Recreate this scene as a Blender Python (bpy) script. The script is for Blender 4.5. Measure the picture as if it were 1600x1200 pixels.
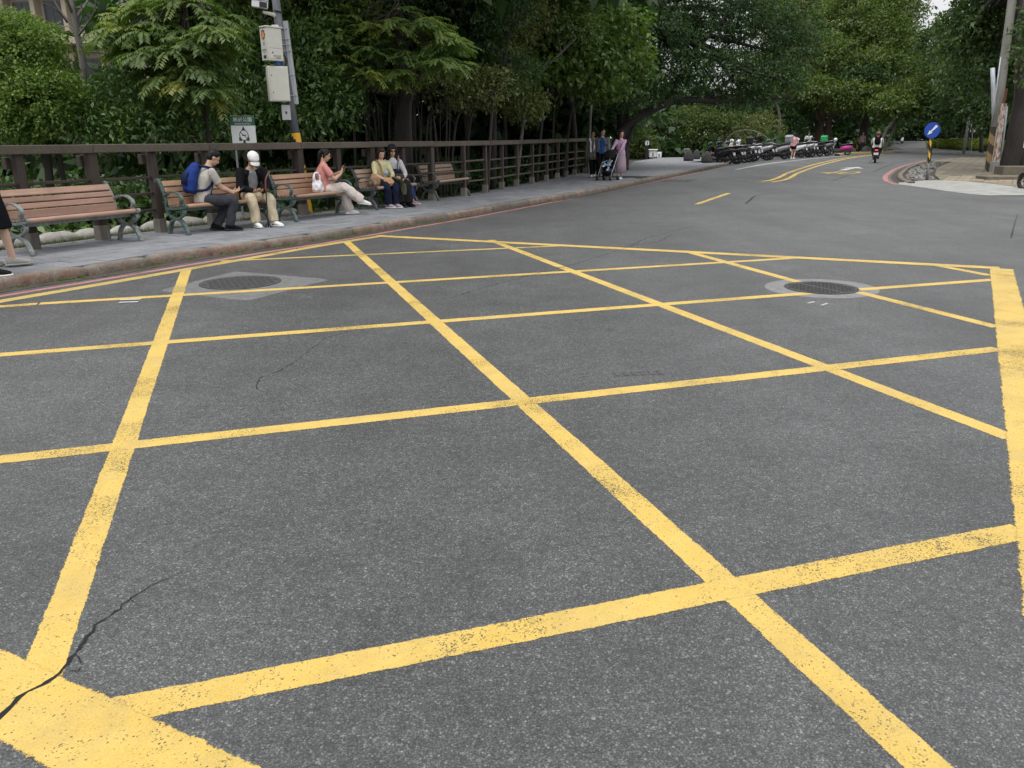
import bpy, math, random
import numpy as np
from mathutils import Vector, Matrix
R = math.radians
scn = bpy.context.scene
for o in list(bpy.data.objects): bpy.data.objects.remove(o)
COL = scn.collection

# ------------------------------------------------------------------ camera, sky, sun, exposure
CAM_H, FPX, PITCH, ROLL = 1.55, 1225.0, 0.30246, -0.0076
cam = bpy.data.objects.new('camera', bpy.data.cameras.new('camera')); COL.objects.link(cam)
cam.data.sensor_width = 36; cam.data.lens = 36*FPX/1600; cam.data.clip_end = 3000; cam.data.clip_start = 0.05
cam.matrix_world = Matrix.Translation((0, 0, CAM_H)) @ Matrix.Rotation(math.pi/2-PITCH, 4, 'X') @ Matrix.Rotation(ROLL, 4, 'Z')
scn.camera = cam

SUN_EL, SUN_AZ = R(66), R(200)
w = bpy.data.worlds.new('World'); scn.world = w; w.use_nodes = True
wn = w.node_tree; wn.nodes.clear()
wo = wn.nodes.new('ShaderNodeOutputWorld'); bg = wn.nodes.new('ShaderNodeBackground')
sky = wn.nodes.new('ShaderNodeTexSky'); sky.sky_type = 'NISHITA'; sky.sun_disc = False
sky.sun_elevation = SUN_EL; sky.sun_rotation = SUN_AZ; sky.dust_density = 3.0; sky.air_density = 1.0
tcw = wn.nodes.new('ShaderNodeTexCoord'); cl = wn.nodes.new('ShaderNodeTexNoise'); cl.inputs['Scale'].default_value = 2.2; cl.inputs['Detail'].default_value = 6
wn.links.new(tcw.outputs['Generated'], cl.inputs['Vector'])
cr = wn.nodes.new('ShaderNodeValToRGB'); cr.color_ramp.elements[0].position = .3; cr.color_ramp.elements[1].position = .7
cr.color_ramp.elements[0].color = (8.0, 8.05, 8.2, 1); cr.color_ramp.elements[1].color = (11.3, 11.2, 11.2, 1)
wn.links.new(cl.outputs['Fac'], cr.inputs['Fac'])
mx = wn.nodes.new('ShaderNodeMix'); mx.data_type = 'RGBA'; mx.inputs[0].default_value = .82
wn.links.new(sky.outputs['Color'], mx.inputs[6]); wn.links.new(cr.outputs['Color'], mx.inputs[7])
# overcast dome: about three times brighter overhead than at the horizon
sz = wn.nodes.new('ShaderNodeSeparateXYZ'); wn.links.new(tcw.outputs['Generated'], sz.inputs[0])
mr = wn.nodes.new('ShaderNodeMapRange'); mr.inputs['From Min'].default_value = 0; mr.inputs['From Max'].default_value = 1; mr.inputs['To Min'].default_value = .62; mr.inputs['To Max'].default_value = 1.55
wn.links.new(sz.outputs['Z'], mr.inputs['Value']); vm = wn.nodes.new('ShaderNodeVectorMath'); vm.operation = 'SCALE'
wn.links.new(mx.outputs[2], vm.inputs[0]); wn.links.new(mr.outputs['Result'], vm.inputs['Scale'])
wn.links.new(vm.outputs[0], bg.inputs['Color']); bg.inputs['Strength'].default_value = 0.1
wn.links.new(bg.outputs[0], wo.inputs['Surface'])
sl = bpy.data.lights.new('sun', 'SUN'); sl.energy = 0.9; sl.angle = R(25); sl.color = (1, .97, .93)
sun = bpy.data.objects.new('sun', sl); COL.objects.link(sun)
# sky's sun_rotation runs clockwise from +Y; the lamp points the same way down
sd = Vector((math.sin(SUN_AZ)*math.cos(SUN_EL), math.cos(SUN_AZ)*math.cos(SUN_EL), math.sin(SUN_EL)))
sun.rotation_euler = (-sd).to_track_quat('-Z', 'Y').to_euler(); sun.location = (0, 0, 30)
vs = scn.view_settings; vs.view_transform = 'Standard'; vs.look = 'None'; vs.gamma = 1; vs.use_curve_mapping = False
vs.exposure = 0.42
scn.cycles.max_bounces = 8; scn.cycles.diffuse_bounces = 3; scn.cycles.transparent_max_bounces = 8
scn.cycles.use_denoising = True

# ------------------------------------------------------------------ survey helpers
_cp, _sp, _cr, _sr = math.cos(PITCH), math.sin(PITCH), math.cos(ROLL), math.sin(ROLL)
def zg(y): return 0.006*max(0.0, y-25)          # the road climbs very gently in the distance
def ray(u, v):
    x = (u-800)/FPX; y = -(v-600)/FPX
    X = _cr*x-_sr*y; Y = _sr*x+_cr*y
    return (X, _cp+Y*_sp, -_sp+Y*_cp)
def at(u, v, dz=0.0):
    d = ray(u, v); z = dz
    for _ in range(25):
        t = (z-CAM_H)/d[2]; z = zg(d[1]*t)+dz
    return Vector((d[0]*t, d[1]*t, z))
def pt(u, v, Y):
    d = ray(u, v); t = Y/d[1]
    return Vector((d[0]*t, Y, CAM_H+d[2]*t))
rng = random.Random(7)

# ------------------------------------------------------------------ node materials
class NT:
    def __init__(s, name):
        s.m = bpy.data.materials.new(name); s.m.use_nodes = True; s.t = s.m.node_tree; s.t.nodes.clear()
        s.out = s.n('ShaderNodeOutputMaterial')
        s.tc = s.n('ShaderNodeTexCoord')
    def n(s, ty, **kw):
        nd = s.t.nodes.new(ty)
        for k, v in kw.items():
            if hasattr(nd, k) and k not in nd.inputs: setattr(nd, k, v)
            else: s.set(nd, k, v)
        return nd
    def set(s, nd, k, v):
        if isinstance(k, str) and k.startswith('i') and k[1:].isdigit(): k = int(k[1:])
        i = nd.inputs[k]
        if isinstance(v, bpy.types.NodeSocket): s.t.links.new(v, i)
        elif isinstance(v, (tuple, list)) and len(v) == 3 and i.type == 'RGBA': i.default_value = (*v, 1)
        else: i.default_value = v
    def mapping(s, scale=(1,1,1), rot=(0,0,0), src='Object'):
        return s.n('ShaderNodeMapping', Vector=s.tc.outputs[src], Scale=scale, Rotation=rot).outputs[0]
    def noise(s, scale, detail=4, rough=.55, vec=None, dist=0):
        return s.n('ShaderNodeTexNoise', Vector=vec or s.tc.outputs['Object'], Scale=scale, Detail=detail, Roughness=rough, Distortion=dist).outputs['Fac']
    def vor(s, scale, vec=None, feature='F1'):
        return s.n('ShaderNodeTexVoronoi', Vector=vec or s.tc.outputs['Object'], Scale=scale, feature=feature)
    def ramp(s, fac, *stops, interp='LINEAR'):
        r = s.n('ShaderNodeValToRGB', Fac=fac); e = r.color_ramp.elements; r.color_ramp.interpolation = interp
        while len(e) < len(stops): e.new(.5)
        for q, (p, c) in zip(e, stops):
            q.position = p; q.color = (*c, 1) if isinstance(c, (tuple, list)) else (c, c, c, 1)
        return r.outputs['Color']
    def mix(s, fac, a, b, mode='MIX'):
        m = s.n('ShaderNodeMix', data_type='RGBA', blend_type=mode)
        s.set(m, 0, fac); s.set(m, 6, a); s.set(m, 7, b); return m.outputs[2]
    def math(s, op, a, b=0.0, c=None):
        m = s.n('ShaderNodeMath', operation=op); s.set(m, 0, a); s.set(m, 1, b)
        if c is not None: s.set(m, 2, c)
        return m.outputs[0]
    def bump(s, h, strength=.3, dist=.01, normal=None):
        b = s.n('ShaderNodeBump', Height=h, Strength=strength, Distance=dist)
        if normal is not None: s.set(b, 'Normal', normal)
        return b.outputs[0]
    def bsdf(s, color, rough=.6, metal=0, normal=None, **kw):
        b = s.n('ShaderNodeBsdfPrincipled'); s.set(b, 'Base Color', color); s.set(b, 'Roughness', rough); s.set(b, 'Metallic', metal)
        if normal is not None: s.set(b, 'Normal', normal)
        for k, v in kw.items(): s.set(b, k.replace('_', ' '), v)
        return b.outputs[0]
    def done(s, shader): s.t.links.new(shader, s.out.inputs['Surface']); return s.m
M = {}
def simple(name, col, rough=.6, metal=0, var=.18, nscale=14, bump=0, bscale=60, **kw):
    n = NT(name); f = n.noise(nscale, 5)
    c = n.mix(f, tuple(x*(1-var) for x in col), tuple(min(1, x*(1+var)) for x in col))
    nb = n.bump(n.noise(bscale, 3), bump, .004) if bump else None
    M[name] = n.done(n.bsdf(c, rough, metal, nb, **kw)); return M[name]

def mk_asphalt():
    n = NT('asphalt'); ob = n.tc.outputs['Object']
    v1 = n.vor(120); v2 = n.vor(270); v3 = n.vor(33)
    bw = n.n('ShaderNodeRGBToBW', Color=v1.outputs['Color']).outputs[0]
    bw2 = n.n('ShaderNodeRGBToBW', Color=v2.outputs['Color']).outputs[0]
    bw3 = n.n('ShaderNodeRGBToBW', Color=v3.outputs['Color']).outputs[0]
    c1 = n.ramp(bw, (.0, (.044,.044,.044)), (.45, (.088,.088,.088)), (.66, (.125,.125,.123)), (.78, (.20,.20,.195)), (.87, (.36,.36,.345)))
    c2 = n.ramp(bw2, (.0, (.036,.036,.036)), (.5, (.085,.085,.085)), (.72, (.15,.15,.148)), (.85, (.31,.31,.30)))
    e1 = n.ramp(v1.outputs['Distance'], (.35, 1.0), (.62, 0.0))
    c = n.mix(e1, (.046,.046,.046), c1)
    c = n.mix(.45, c, c2)
    big = n.math('MULTIPLY', n.ramp(bw3, (.72, 0.0), (.77, 1.0)), n.ramp(v3.outputs['Distance'], (.18, 1.0), (.26, 0.0)))
    c = n.mix(n.math('MULTIPLY', big, .75), c, n.ramp(bw2, (0, (.13,.12,.10)), (1, (.34,.34,.33))))
    t = n.ramp(n.noise(.55, 5, .6), (.3, .80), (.7, 1.16)); c = n.mix(1.0, c, t, 'MULTIPLY')
    t2 = n.ramp(n.noise(3.1, 4, .6), (.32, .86), (.68, 1.12)); c = n.mix(1.0, c, t2, 'MULTIPLY')
    st = n.ramp(n.noise(1.4, 3, .7, dist=.8), (.64, 1.0), (.76, .84)); c = n.mix(1.0, c, st, 'MULTIPLY')
    v4 = n.vor(.9); b4 = n.n('ShaderNodeRGBToBW', Color=v4.outputs['Color']).outputs[0]
    sp = n.math('MULTIPLY', n.ramp(n.math('MULTIPLY_ADD', n.noise(9, 4, .7), .10, v4.outputs['Distance']), (.085, 1.0), (.125, 0.0)), n.ramp(b4, (.45, 0.0), (.55, .45)))
    c = n.mix(sp, c, (.035,.035,.036))
    c = n.mix(1.0, c, n.ramp(n.noise(24, 3, .85), (.30, .66), (.70, 1.34)), 'MULTIPLY')
    # far-road sheen put into the colour: base turns paler with distance
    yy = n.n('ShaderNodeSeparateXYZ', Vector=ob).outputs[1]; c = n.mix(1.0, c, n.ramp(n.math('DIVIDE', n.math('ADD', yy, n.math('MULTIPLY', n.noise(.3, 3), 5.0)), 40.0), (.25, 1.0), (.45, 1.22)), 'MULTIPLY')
    # tyre-worn lanes: long streaks along the road's run
    sv = n.mapping((.9, .10, 1), (0, 0, R(-26))); c = n.mix(1.0, c, n.ramp(n.noise(1.0, 4, .6, sv), (.35, .88), (.65, 1.10)), 'MULTIPLY')
    h = n.math('ADD', n.math('MULTIPLY', e1, .6), n.math('MULTIPLY', bw, .4))
    nb = n.bump(h, .55, .004)
    c = n.mix(1.0, c, (.785,.80,.805), 'MULTIPLY')
    M['asphalt'] = n.done(n.bsdf(c, n.ramp(bw, (0, .48), (1, .66)), 0, nb))
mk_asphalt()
def mk_paint(name, col, col2, wear=.5, edge=.06):
    # worn road paint: chips through to the asphalt, ragged along both edges (UV.y runs across the line)
    n = NT(name); uv = n.n('ShaderNodeSeparateXYZ', Vector=n.tc.outputs['UV']).outputs
    d = n.math('ABSOLUTE', n.math('SUBTRACT', uv[1], .5))                 # 0 centre .. .5 edge
    fine = n.noise(150, 5, .75); mid = n.noise(9, 5, .7); big = n.noise(1.7, 3, .6)
    e = n.math('SUBTRACT', n.math('MULTIPLY_ADD', n.noise(30, 5, .75), .17, n.math('MULTIPLY_ADD', n.noise(5, 3, .6), .12, .325)), d)
    keep_e = n.ramp(n.math('MULTIPLY_ADD', n.math('SUBTRACT', fine, .5), .10, e), (.0, 0.0), (.02, 1.0))
    wz = n.ramp(n.noise(.85, 4, .65), (.50, 0.0), (.64, 1.0))
    wmap = n.math('ADD', n.math('MULTIPLY', mid, .5), n.math('MULTIPLY', big, .5))
    th = n.math('MULTIPLY_ADD', wz, .10, n.math('MULTIPLY_ADD', wmap, wear, .308-wear*.5))                   # chip threshold
    v = n.vor(170); bw = n.n('ShaderNodeRGBToBW', Color=v.outputs['Color']).outputs[0]
    chipv = n.math('ADD', n.math('MULTIPLY', fine, .6), n.math('MULTIPLY', bw, .4))
    keep_c = n.ramp(n.math('SUBTRACT', chipv, th), (.0, .18), (.05, 1.0))
    keep = n.math('MULTIPLY', keep_e, keep_c)
    c = n.mix(n.ramp(mid, (.3, 0.0), (.7, 1.0)), col, col2)
    c = n.mix(n.math('MULTIPLY', n.ramp(big, (.45, 0.0), (.75, 1.0)), .35), c, tuple(x*.72 for x in col))
    c = n.mix(1.0, c, n.ramp(n.noise(160, 3, .7), (.25, .80), (.7, 1.06)), 'MULTIPLY')
    c = n.mix(n.math('MULTIPLY', n.ramp(n.noise(2.6, 5, .7, dist=.6), (.45, 0.0), (.75, 1.0)), .42), c, (.27,.225,.13))
    nb = n.bump(n.math('ADD', v.outputs['Distance'], fine), .35, .003)
    b = n.bsdf(c, .7, 0, nb); tr = n.n('ShaderNodeBsdfTransparent').outputs[0]
    ms = n.n('ShaderNodeMixShader'); n.set(ms, 0, keep); n.set(ms, 1, tr); n.set(ms, 2, b)
    M[name] = n.done(ms.outputs[0])
mk_paint('yellow_paint', (.61,.415,.085), (.66,.47,.125), .46)
mk_paint('yellow_old', (.50,.365,.095), (.56,.42,.13), .60)
mk_paint('white_paint', (.54,.54,.52), (.64,.64,.62), .55)
mk_paint('red_paint', (.40,.145,.14), (.47,.23,.22), .55)
def mk_stone(name, c1, c2, c3, scale=6, bump=.5, speck=True):
    n = NT(name); rnd = n.n('ShaderNodeObjectInfo').outputs['Random']
    f = n.noise(scale, 6, .65); g = n.noise(scale*9, 4, .7)
    c = n.ramp(f, (.28, c1), (.52, c2), (.75, c3))
    c = n.mix(1.0, c, n.ramp(g, (.25, .72), (.7, 1.12)), 'MULTIPLY')
    c = n.mix(1.0, c, n.ramp(rnd, (0, .86), (1, 1.12)), 'MULTIPLY')
    M[name] = n.done(n.bsdf(c, .85, 0, n.bump(n.math('ADD', f, n.math('MULTIPLY', g, .4)), bump, .01)))
mk_stone('paving', (0.167,0.176,0.186), (0.216,0.225,0.240), (0.265,0.274,0.284), 4, .25)
mk_stone('joint', (0.025,0.025,0.025), (0.035,0.035,0.035), (0.045,0.045,0.043), 8, .3)
mk_stone('concrete', (0.232,0.232,0.211), (0.310,0.310,0.288), (0.396,0.396,0.370), 2.2, .3)
mk_stone('collar_pale', (0.163,0.163,0.161), (0.215,0.215,0.212), (0.267,0.267,0.262), 9, .3)
mk_stone('concrete_ring', (0.095,0.095,0.093), (0.138,0.138,0.136), (0.181,0.181,0.177), 9, .3)
mk_stone('iron_cover', (0.039,0.039,0.039), (0.052,0.052,0.052), (0.073,0.069,0.069), 20, .5)
mk_stone('boulder', (0.030,0.031,0.030), (0.054,0.055,0.053), (0.078,0.078,0.072), 7, .6)
mk_stone('rock_pale', (.28,.27,.24), (.42,.41,.37), (.55,.54,.49), 5, .7)
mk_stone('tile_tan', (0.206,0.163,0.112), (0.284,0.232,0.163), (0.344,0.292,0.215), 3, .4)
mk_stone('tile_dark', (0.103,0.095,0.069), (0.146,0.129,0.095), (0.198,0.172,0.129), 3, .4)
mk_stone('rubble', (.09,.085,.075), (.22,.21,.19), (.45,.44,.41), 6, .7)
mk_stone('dirt', (.035,.03,.02), (.06,.05,.035), (.09,.08,.055), 3, .6)
mk_stone('litter', (.03,.028,.018), (.055,.045,.028), (.085,.07,.04), 9, .8)
def mk_kerb():
    n = NT('kerbstone'); rnd = n.n('ShaderNodeObjectInfo').outputs['Random']
    z = n.n('ShaderNodeSeparateXYZ', Vector=n.tc.outputs['UV']).outputs[1]
    f = n.noise(5, 6, .65); g = n.noise(40, 4, .7)
    stone = n.ramp(f, (.3, (.15,.135,.11)), (.55, (.22,.20,.165)), (.8, (.29,.27,.225)))
    redm = n.math('MULTIPLY', n.ramp(n.noise(7, 6, .75, dist=.4), (.40, 0.0), (.58, 1.0)), n.ramp(rnd, (.1, .15), (.7, 1.0)))
    redm = n.math('MULTIPLY', redm, n.ramp(z, (.30, 1.0), (.62, .15)))
    c = n.mix(n.math('MULTIPLY', redm, .8), stone, (.20,.095,.072))
    c = n.mix(n.math('MULTIPLY', n.ramp(n.noise(11, 5, .7), (.48, 0.0), (.62, 1.0)), n.ramp(z, (.0, .9), (.30, .0))), c, (.055,.055,.03))
    c = n.mix(1.0, c, n.ramp(g, (.25, .62), (.7, 1.12)), 'MULTIPLY'); c = n.mix(1.0, c, n.ramp(rnd, (0, .78), (1, 1.15)), 'MULTIPLY')
    M['kerbstone'] = n.done(n.bsdf(c, .88, 0, n.bump(n.math('ADD', f, n.math('MULTIPLY', g, .5)), .7, .012)))
mk_kerb()
def mk_wood(name, a, b, c_, axis=0, rough=.75, bump=.4, stretch=14):
    n = NT(name); rnd = n.n('ShaderNodeObjectInfo').outputs['Random']
    sc = [stretch]*3; sc[axis] = stretch*.06
    off = n.n('ShaderNodeVectorMath', operation='ADD'); n.set(off, 0, n.tc.outputs['Object'])
    cv = n.n('ShaderNodeCombineXYZ'); [n.set(cv, i, n.math('MULTIPLY', rnd, 37.0)) for i in range(3)]; n.set(off, 1, cv.outputs[0])
    mp = n.n('ShaderNodeMapping', Vector=off.outputs[0], Scale=tuple(sc)).outputs[0]
    g = n.noise(3.0, 6, .7, mp, .6); s = n.noise(1.6, 3, .6, off.outputs[0])
    c = n.ramp(g, (.28, a), (.52, b), (.78, c_)); c = n.mix(1.0, c, n.ramp(s, (.3, .75), (.7, 1.15)), 'MULTIPLY')
    c = n.mix(1.0, c, n.ramp(rnd, (0, .88), (1, 1.10)), 'MULTIPLY')
    M[name] = n.done(n.bsdf(c, rough, 0, n.bump(g, bump, .006)))
mk_wood('fence_wood', (.028,.021,.016), (.050,.037,.028), (.082,.064,.050))
mk_wood('fence_rail_wood', (.055,.044,.033), (.098,.080,.061), (.165,.140,.110))
mk_wood('fence_post_wood', (.026,.019,.015), (.046,.034,.027), (.072,.056,.045), 2)
mk_wood('foot_wood', (.12,.105,.085), (.19,.17,.145), (.27,.25,.22), 2)
mk_wood('slat_pink', (0.297,0.180,0.129), (0.356,0.224,0.164), (0.425,0.284,0.214), 0, .55, .15)
mk_wood('slat_orange', (0.306,0.176,0.110), (0.372,0.226,0.146), (0.427,0.281,0.194), 0, .5, .15)
mk_wood('slat_grey', (0.282,0.194,0.147), (0.364,0.258,0.194), (0.470,0.364,0.294), 0, .6, .2)
mk_wood('bark', (0.019,0.016,0.013), (0.037,0.032,0.027), (0.065,0.059,0.050), 2, .9, .8, 9)
mk_wood('bark_pale', (.10,.092,.080), (.17,.16,.14), (.27,.25,.225), 2, .9, .6, 9)
mk_wood('bark_red', (.045,.030,.022), (.085,.058,.043), (.13,.095,.075), 2, .9, .7, 9)
def mk_iron(name, base, worn):
    n = NT(name); p = n.n('ShaderNodeNewGeometry').outputs['Pointiness']
    e = n.math('MULTIPLY', n.ramp(p, (.50, 0.0), (.56, 1.0)), n.ramp(n.noise(18, 4, .7), (.35, .2), (.6, 1.0)))
    c = n.mix(e, n.mix(n.noise(12, 4), base, tuple(x*1.6 for x in base)), worn)
    M[name] = n.done(n.bsdf(c, .45, .15, n.bump(n.noise(70, 3), .25, .003)))
mk_iron('iron_green', (.016,.050,.044), (.11,.15,.14))
mk_iron('iron_grey', (.045,.058,.056), (.26,.28,.275))
mk_iron('iron_black', (.016,.020,.020), (.11,.12,.12))
for nm, c, r_, mt in [('steel_grey', (.14,.15,.165), .5, .2), ('galv', (.36,.38,.39), .45, .35), ('box_cream', (.62,.62,.55), .5, 0), ('box_grey', (.45,.47,.47), .5, 0),
    ('cable', (.012,.012,.013), .5, 0), ('black', (.012,.012,.013), .55, 0), ('black_gloss', (.012,.012,.014), .22, 0), ('white', (.76,.76,.75), .45, 0), ('white_plastic', (.72,.73,.74), .3, 0),
    ('sign_green', (.01,.10,.055), .4, 0), ('sign_blue', (.008,.06,.36), .4, 0), ('sign_white', (.74,.76,.74), .4, 0), ('sign_navy', (.02,.03,.16), .4, 0), ('sign_red', (.35,.03,.06), .4, 0),
    ('stripe_yellow', (.72,.40,.03), .55, 0), ('badge_orange', (.72,.18,.03), .45, 0), ('badge_dark', (.10,.03,.03), .5, 0), ('sticker_blue', (.03,.22,.62), .4, 0), ('rust', (.15,.055,.03), .85, 0),
    ('rubber', (.016,.016,.017), .7, 0), ('chrome', (.55,.56,.58), .22, .9), ('tail_red', (.22,.01,.015), .25, 0), ('lamp_glass', (.55,.58,.6), .12, 0), ('silver_paint', (.42,.43,.45), .3, .5),
    ('sc_white', (.70,.71,.72), .25, 0), ('sc_black', (.014,.014,.016), .22, 0), ('sc_grey', (.12,.125,.135), .28, .2), ('sc_blue', (.03,.09,.36), .25, 0), ('sc_pink', (.40,.03,.23), .3, 0), ('sc_red', (.42,.015,.02), .25, 0),
    ('wall_beige', (.42,.36,.27), .85, 0), ('wall_grey', (.20,.20,.19), .85, 0), ('win_dark', (.03,.035,.04), .2, 0), ('sign_cream', (.62,.60,.44), .5, 0), ('sign_back', (.30,.29,.24), .6, 0),
    ('stripe_tan', (.36,.25,.11), .7, 0), ('stripe_brown', (.07,.055,.045), .8, 0), ('yellow_strip', (.45,.38,.17), .8, 0), ('pole_white', (.52,.56,.60), .5, .1), ('box_green', (.03,.36,.11), .5, 0), ('leaf_yellow', (.55,.42,.06), .6, 0)]:
    simple(nm, c, r_, mt, .12 if mt == 0 else .2, 9, .12)
def mk_pole():
    n = NT('concrete_pole'); f = n.noise(4, 6, .7, n.mapping((1, 1, .25)))
    M['concrete_pole'] = n.done(n.bsdf(n.ramp(f, (.3, (.20,.195,.175)), (.55, (.30,.29,.265)), (.8, (.38,.37,.34))), .85, 0, n.bump(f, .4, .01)))
mk_pole()
def mk_leaf(name, dark, mid, lite, trans=.35, rough=.5, hue=0):
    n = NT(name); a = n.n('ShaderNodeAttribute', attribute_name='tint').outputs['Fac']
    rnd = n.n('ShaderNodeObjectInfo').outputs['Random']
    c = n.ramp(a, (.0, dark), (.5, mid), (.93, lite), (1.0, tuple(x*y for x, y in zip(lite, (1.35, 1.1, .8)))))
    c = n.mix(1.0, c, n.ramp(rnd, (0, .88), (1, 1.14)), 'MULTIPLY')
    b = n.bsdf(c, rough, 0, None, Specular_IOR_Level=.5)
    tl = n.n('ShaderNodeBsdfTranslucent'); n.set(tl, 'Color', n.mix(1.0, c, (1.1, 1.35, .55), 'MULTIPLY'))
    ms = n.n('ShaderNodeMixShader'); n.set(ms, 0, trans); n.set(ms, 1, b); n.set(ms, 2, tl.outputs[0])
    M[name] = n.done(ms.outputs[0])
mk_leaf('leaf_small', (0.080,0.134,0.028), (0.142,0.218,0.044), (0.237,0.329,0.075))
mk_leaf('leaf_glossy', (0.054,0.112,0.034), (0.100,0.178,0.051), (0.201,0.297,0.085), .25, .38)
mk_leaf('leaf_frond', (0.077,0.133,0.035), (0.125,0.197,0.049), (0.222,0.279,0.065))
mk_leaf('leaf_broad', (0.069,0.127,0.028), (0.122,0.193,0.044), (0.209,0.286,0.069))
mk_leaf('leaf_mid', (0.042,0.081,0.026), (0.075,0.127,0.039), (0.130,0.195,0.060))
mk_leaf('leaf_dark', (0.027,0.060,0.021), (0.048,0.096,0.031), (0.082,0.147,0.048))
mk_leaf('leaf_far', (0.051,0.085,0.018), (0.090,0.132,0.026), (0.150,0.194,0.041))
mk_leaf('leaf_hedge', (.09,.13,.02), (.16,.21,.03), (.26,.30,.05))
mk_leaf('leaf_olive', (0.087,0.109,0.037), (0.147,0.170,0.056), (0.243,0.255,0.093))
mk_leaf('leaf_dry', (.05,.035,.015), (.12,.085,.03), (.24,.17,.05), .1)
mk_leaf('grass_blade', (.06,.085,.02), (.11,.14,.035), (.19,.20,.07))

# ------------------------------------------------------------------ mesh helpers
class MB:
    def __init__(s): s.v = []; s.f = []; s.mi = []; s.uv = None; s.cur = 0
    def add(s, vs, fs):
        b = len(s.v); s.v.extend([tuple(p) for p in vs]); s.f.extend([tuple(i+b for i in f) for f in fs]); s.mi.extend([s.cur]*len(fs)); return s
    def box(s, c, sz, rot=None, bev=0):
        x, y, z = [d/2 for d in sz]
        if bev:
            P = []
            b = bev
            for sx in (-1, 1):
                for sy in (-1, 1):
                    for sz_ in (-1, 1):
                        P += [(sx*x, sy*(y-b), sz_*(z-b)), (sx*(x-b), sy*y, sz_*(z-b)), (sx*(x-b), sy*(y-b), sz_*z)]
            def ix(a, b_, c_): return ((a > 0)*4+(b_ > 0)*2+(c_ > 0))*3
            F = []
            for sx in (-1, 1): F.append([ix(sx, a, b_) for a, b_ in ((-1,-1),(1,-1),(1,1),(-1,1))][::sx])
            for sy in (-1, 1): F.append([ix(a, sy, b_)+1 for a, b_ in ((-1,-1),(-1,1),(1,1),(1,-1))][::sy])
            for q in (-1, 1): F.append([ix(a, b_, q)+2 for a, b_ in ((-1,-1),(1,-1),(1,1),(-1,1))][::q])
            for sx in (-1, 1):
                for sy in (-1, 1): F.append([ix(sx,sy,-1), ix(sx,sy,1), ix(sx,sy,1)+1, ix(sx,sy,-1)+1][::-sx*sy])
                for q in (-1, 1): F.append([ix(sx,-1,q), ix(sx,1,q), ix(sx,1,q)+2, ix(sx,-1,q)+2][::sx*q])
            for sy in (-1, 1):
                for q in (-1, 1): F.append([ix(-1,sy,q)+1, ix(1,sy,q)+1, ix(1,sy,q)+2, ix(-1,sy,q)+2][::-sy*q])
            for sx in (-1, 1):
                for sy in (-1, 1):
                    for q in (-1, 1): k = ix(sx,sy,q); F.append([k, k+1, k+2][::sx*sy*q])
        else:
            P = [(-x,-y,-z),(x,-y,-z),(x,y,-z),(-x,y,-z),(-x,-y,z),(x,-y,z),(x,y,z),(-x,y,z)]
            F = [(0,3,2,1),(4,5,6,7),(0,1,5,4),(1,2,6,5),(2,3,7,6),(3,0,4,7)]
        P = [Vector(p) for p in P]
        if rot is not None: P = [rot @ p for p in P]
        c = Vector(c); return s.add([p+c for p in P], F)
    def beam(s, a, b, wdt, hgt, up=(0,0,1), bev=0):
        a, b = Vector(a), Vector(b); d = b-a; L = d.length; x = d.normalized(); y = Vector(up).cross(x)
        y = y.normalized() if y.length > 1e-5 else Vector((0,1,0)); z = x.cross(y)
        return s.box((a+b)/2, (L, wdt, hgt), Matrix((x, y, z)).transposed(), bev)
    def loft(s, rings, n=10, closed=True):
        # rings: (centre, axis_u*ru, axis_v*rv)
        vs = []
        for c, au, av in rings:
            c, au, av = Vector(c), Vector(au), Vector(av)
            for k in range(n):
                t = 2*math.pi*k/n; vs.append(c+au*math.cos(t)+av*math.sin(t))
        fs = []
        for i in range(len(rings)-1):
            for k in range(n): fs.append((i*n+k, i*n+(k+1) % n, (i+1)*n+(k+1) % n, (i+1)*n+k))
        if closed: fs.append(tuple(range(n))[::-1]); fs.append(tuple((len(rings)-1)*n+k for k in range(n)))
        return s.add(vs, fs)
    def tube(s, pts, rad, n=8, sub=0):
        pts = [Vector(p) for p in pts]; rad = list(rad) if hasattr(rad, '__len__') else [rad]*len(pts)
        if sub: pts, rad = catmull(pts, rad, sub)
        rings = []; up = None
        for i, p in enumerate(pts):
            d = (pts[min(i+1, len(pts)-1)]-pts[max(i-1, 0)])
            if d.length < 1e-9: d = Vector((0,0,1))
            d.normalize()
            if up is None: up = d.orthogonal().normalized()
            up = (up-d*up.dot(d)); up = up.normalized() if up.length > 1e-6 else d.orthogonal().normalized()
            rings.append((p, up*rad[i], d.cross(up)*rad[i]))
        return s.loft(rings, n)
    def ell(s, c, r, rot=None, nu=10, nv=7):
        c = Vector(c); rings = []
        vs = []; fs = []
        for j in range(1, nv):
            ph = math.pi*j/nv
            for k in range(nu):
                th = 2*math.pi*k/nu; p = Vector((r[0]*math.sin(ph)*math.cos(th), r[1]*math.sin(ph)*math.sin(th), r[2]*math.cos(ph)))
                vs.append(c+(rot @ p if rot is not None else p))
        top = Vector((0,0,r[2])); 
        vs.append(c+(rot @ top if rot is not None else top)); vs.append(c-(rot @ top if rot is not None else top))
        T = (nv-1)*nu
        for j in range(nv-2):
            for k in range(nu): fs.append((j*nu+k, (j+1)*nu+k, (j+1)*nu+(k+1) % nu, j*nu+(k+1) % nu))
        for k in range(nu): fs.append((T, k, (k+1) % nu)); fs.append((T+1, (nv-2)*nu+(k+1) % nu, (nv-2)*nu+k))
        return s.add(vs, fs)
    def prism(s, poly, z0, z1):
        n = len(poly); vs = [(x, y, z0) for x, y in poly]+[(x, y, z1) for x, y in poly]
        return s.add(vs, [tuple(range(n))[::-1], tuple(range(n, 2*n))]+[(k, (k+1) % n, n+(k+1) % n, n+k) for k in range(n)])
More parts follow.
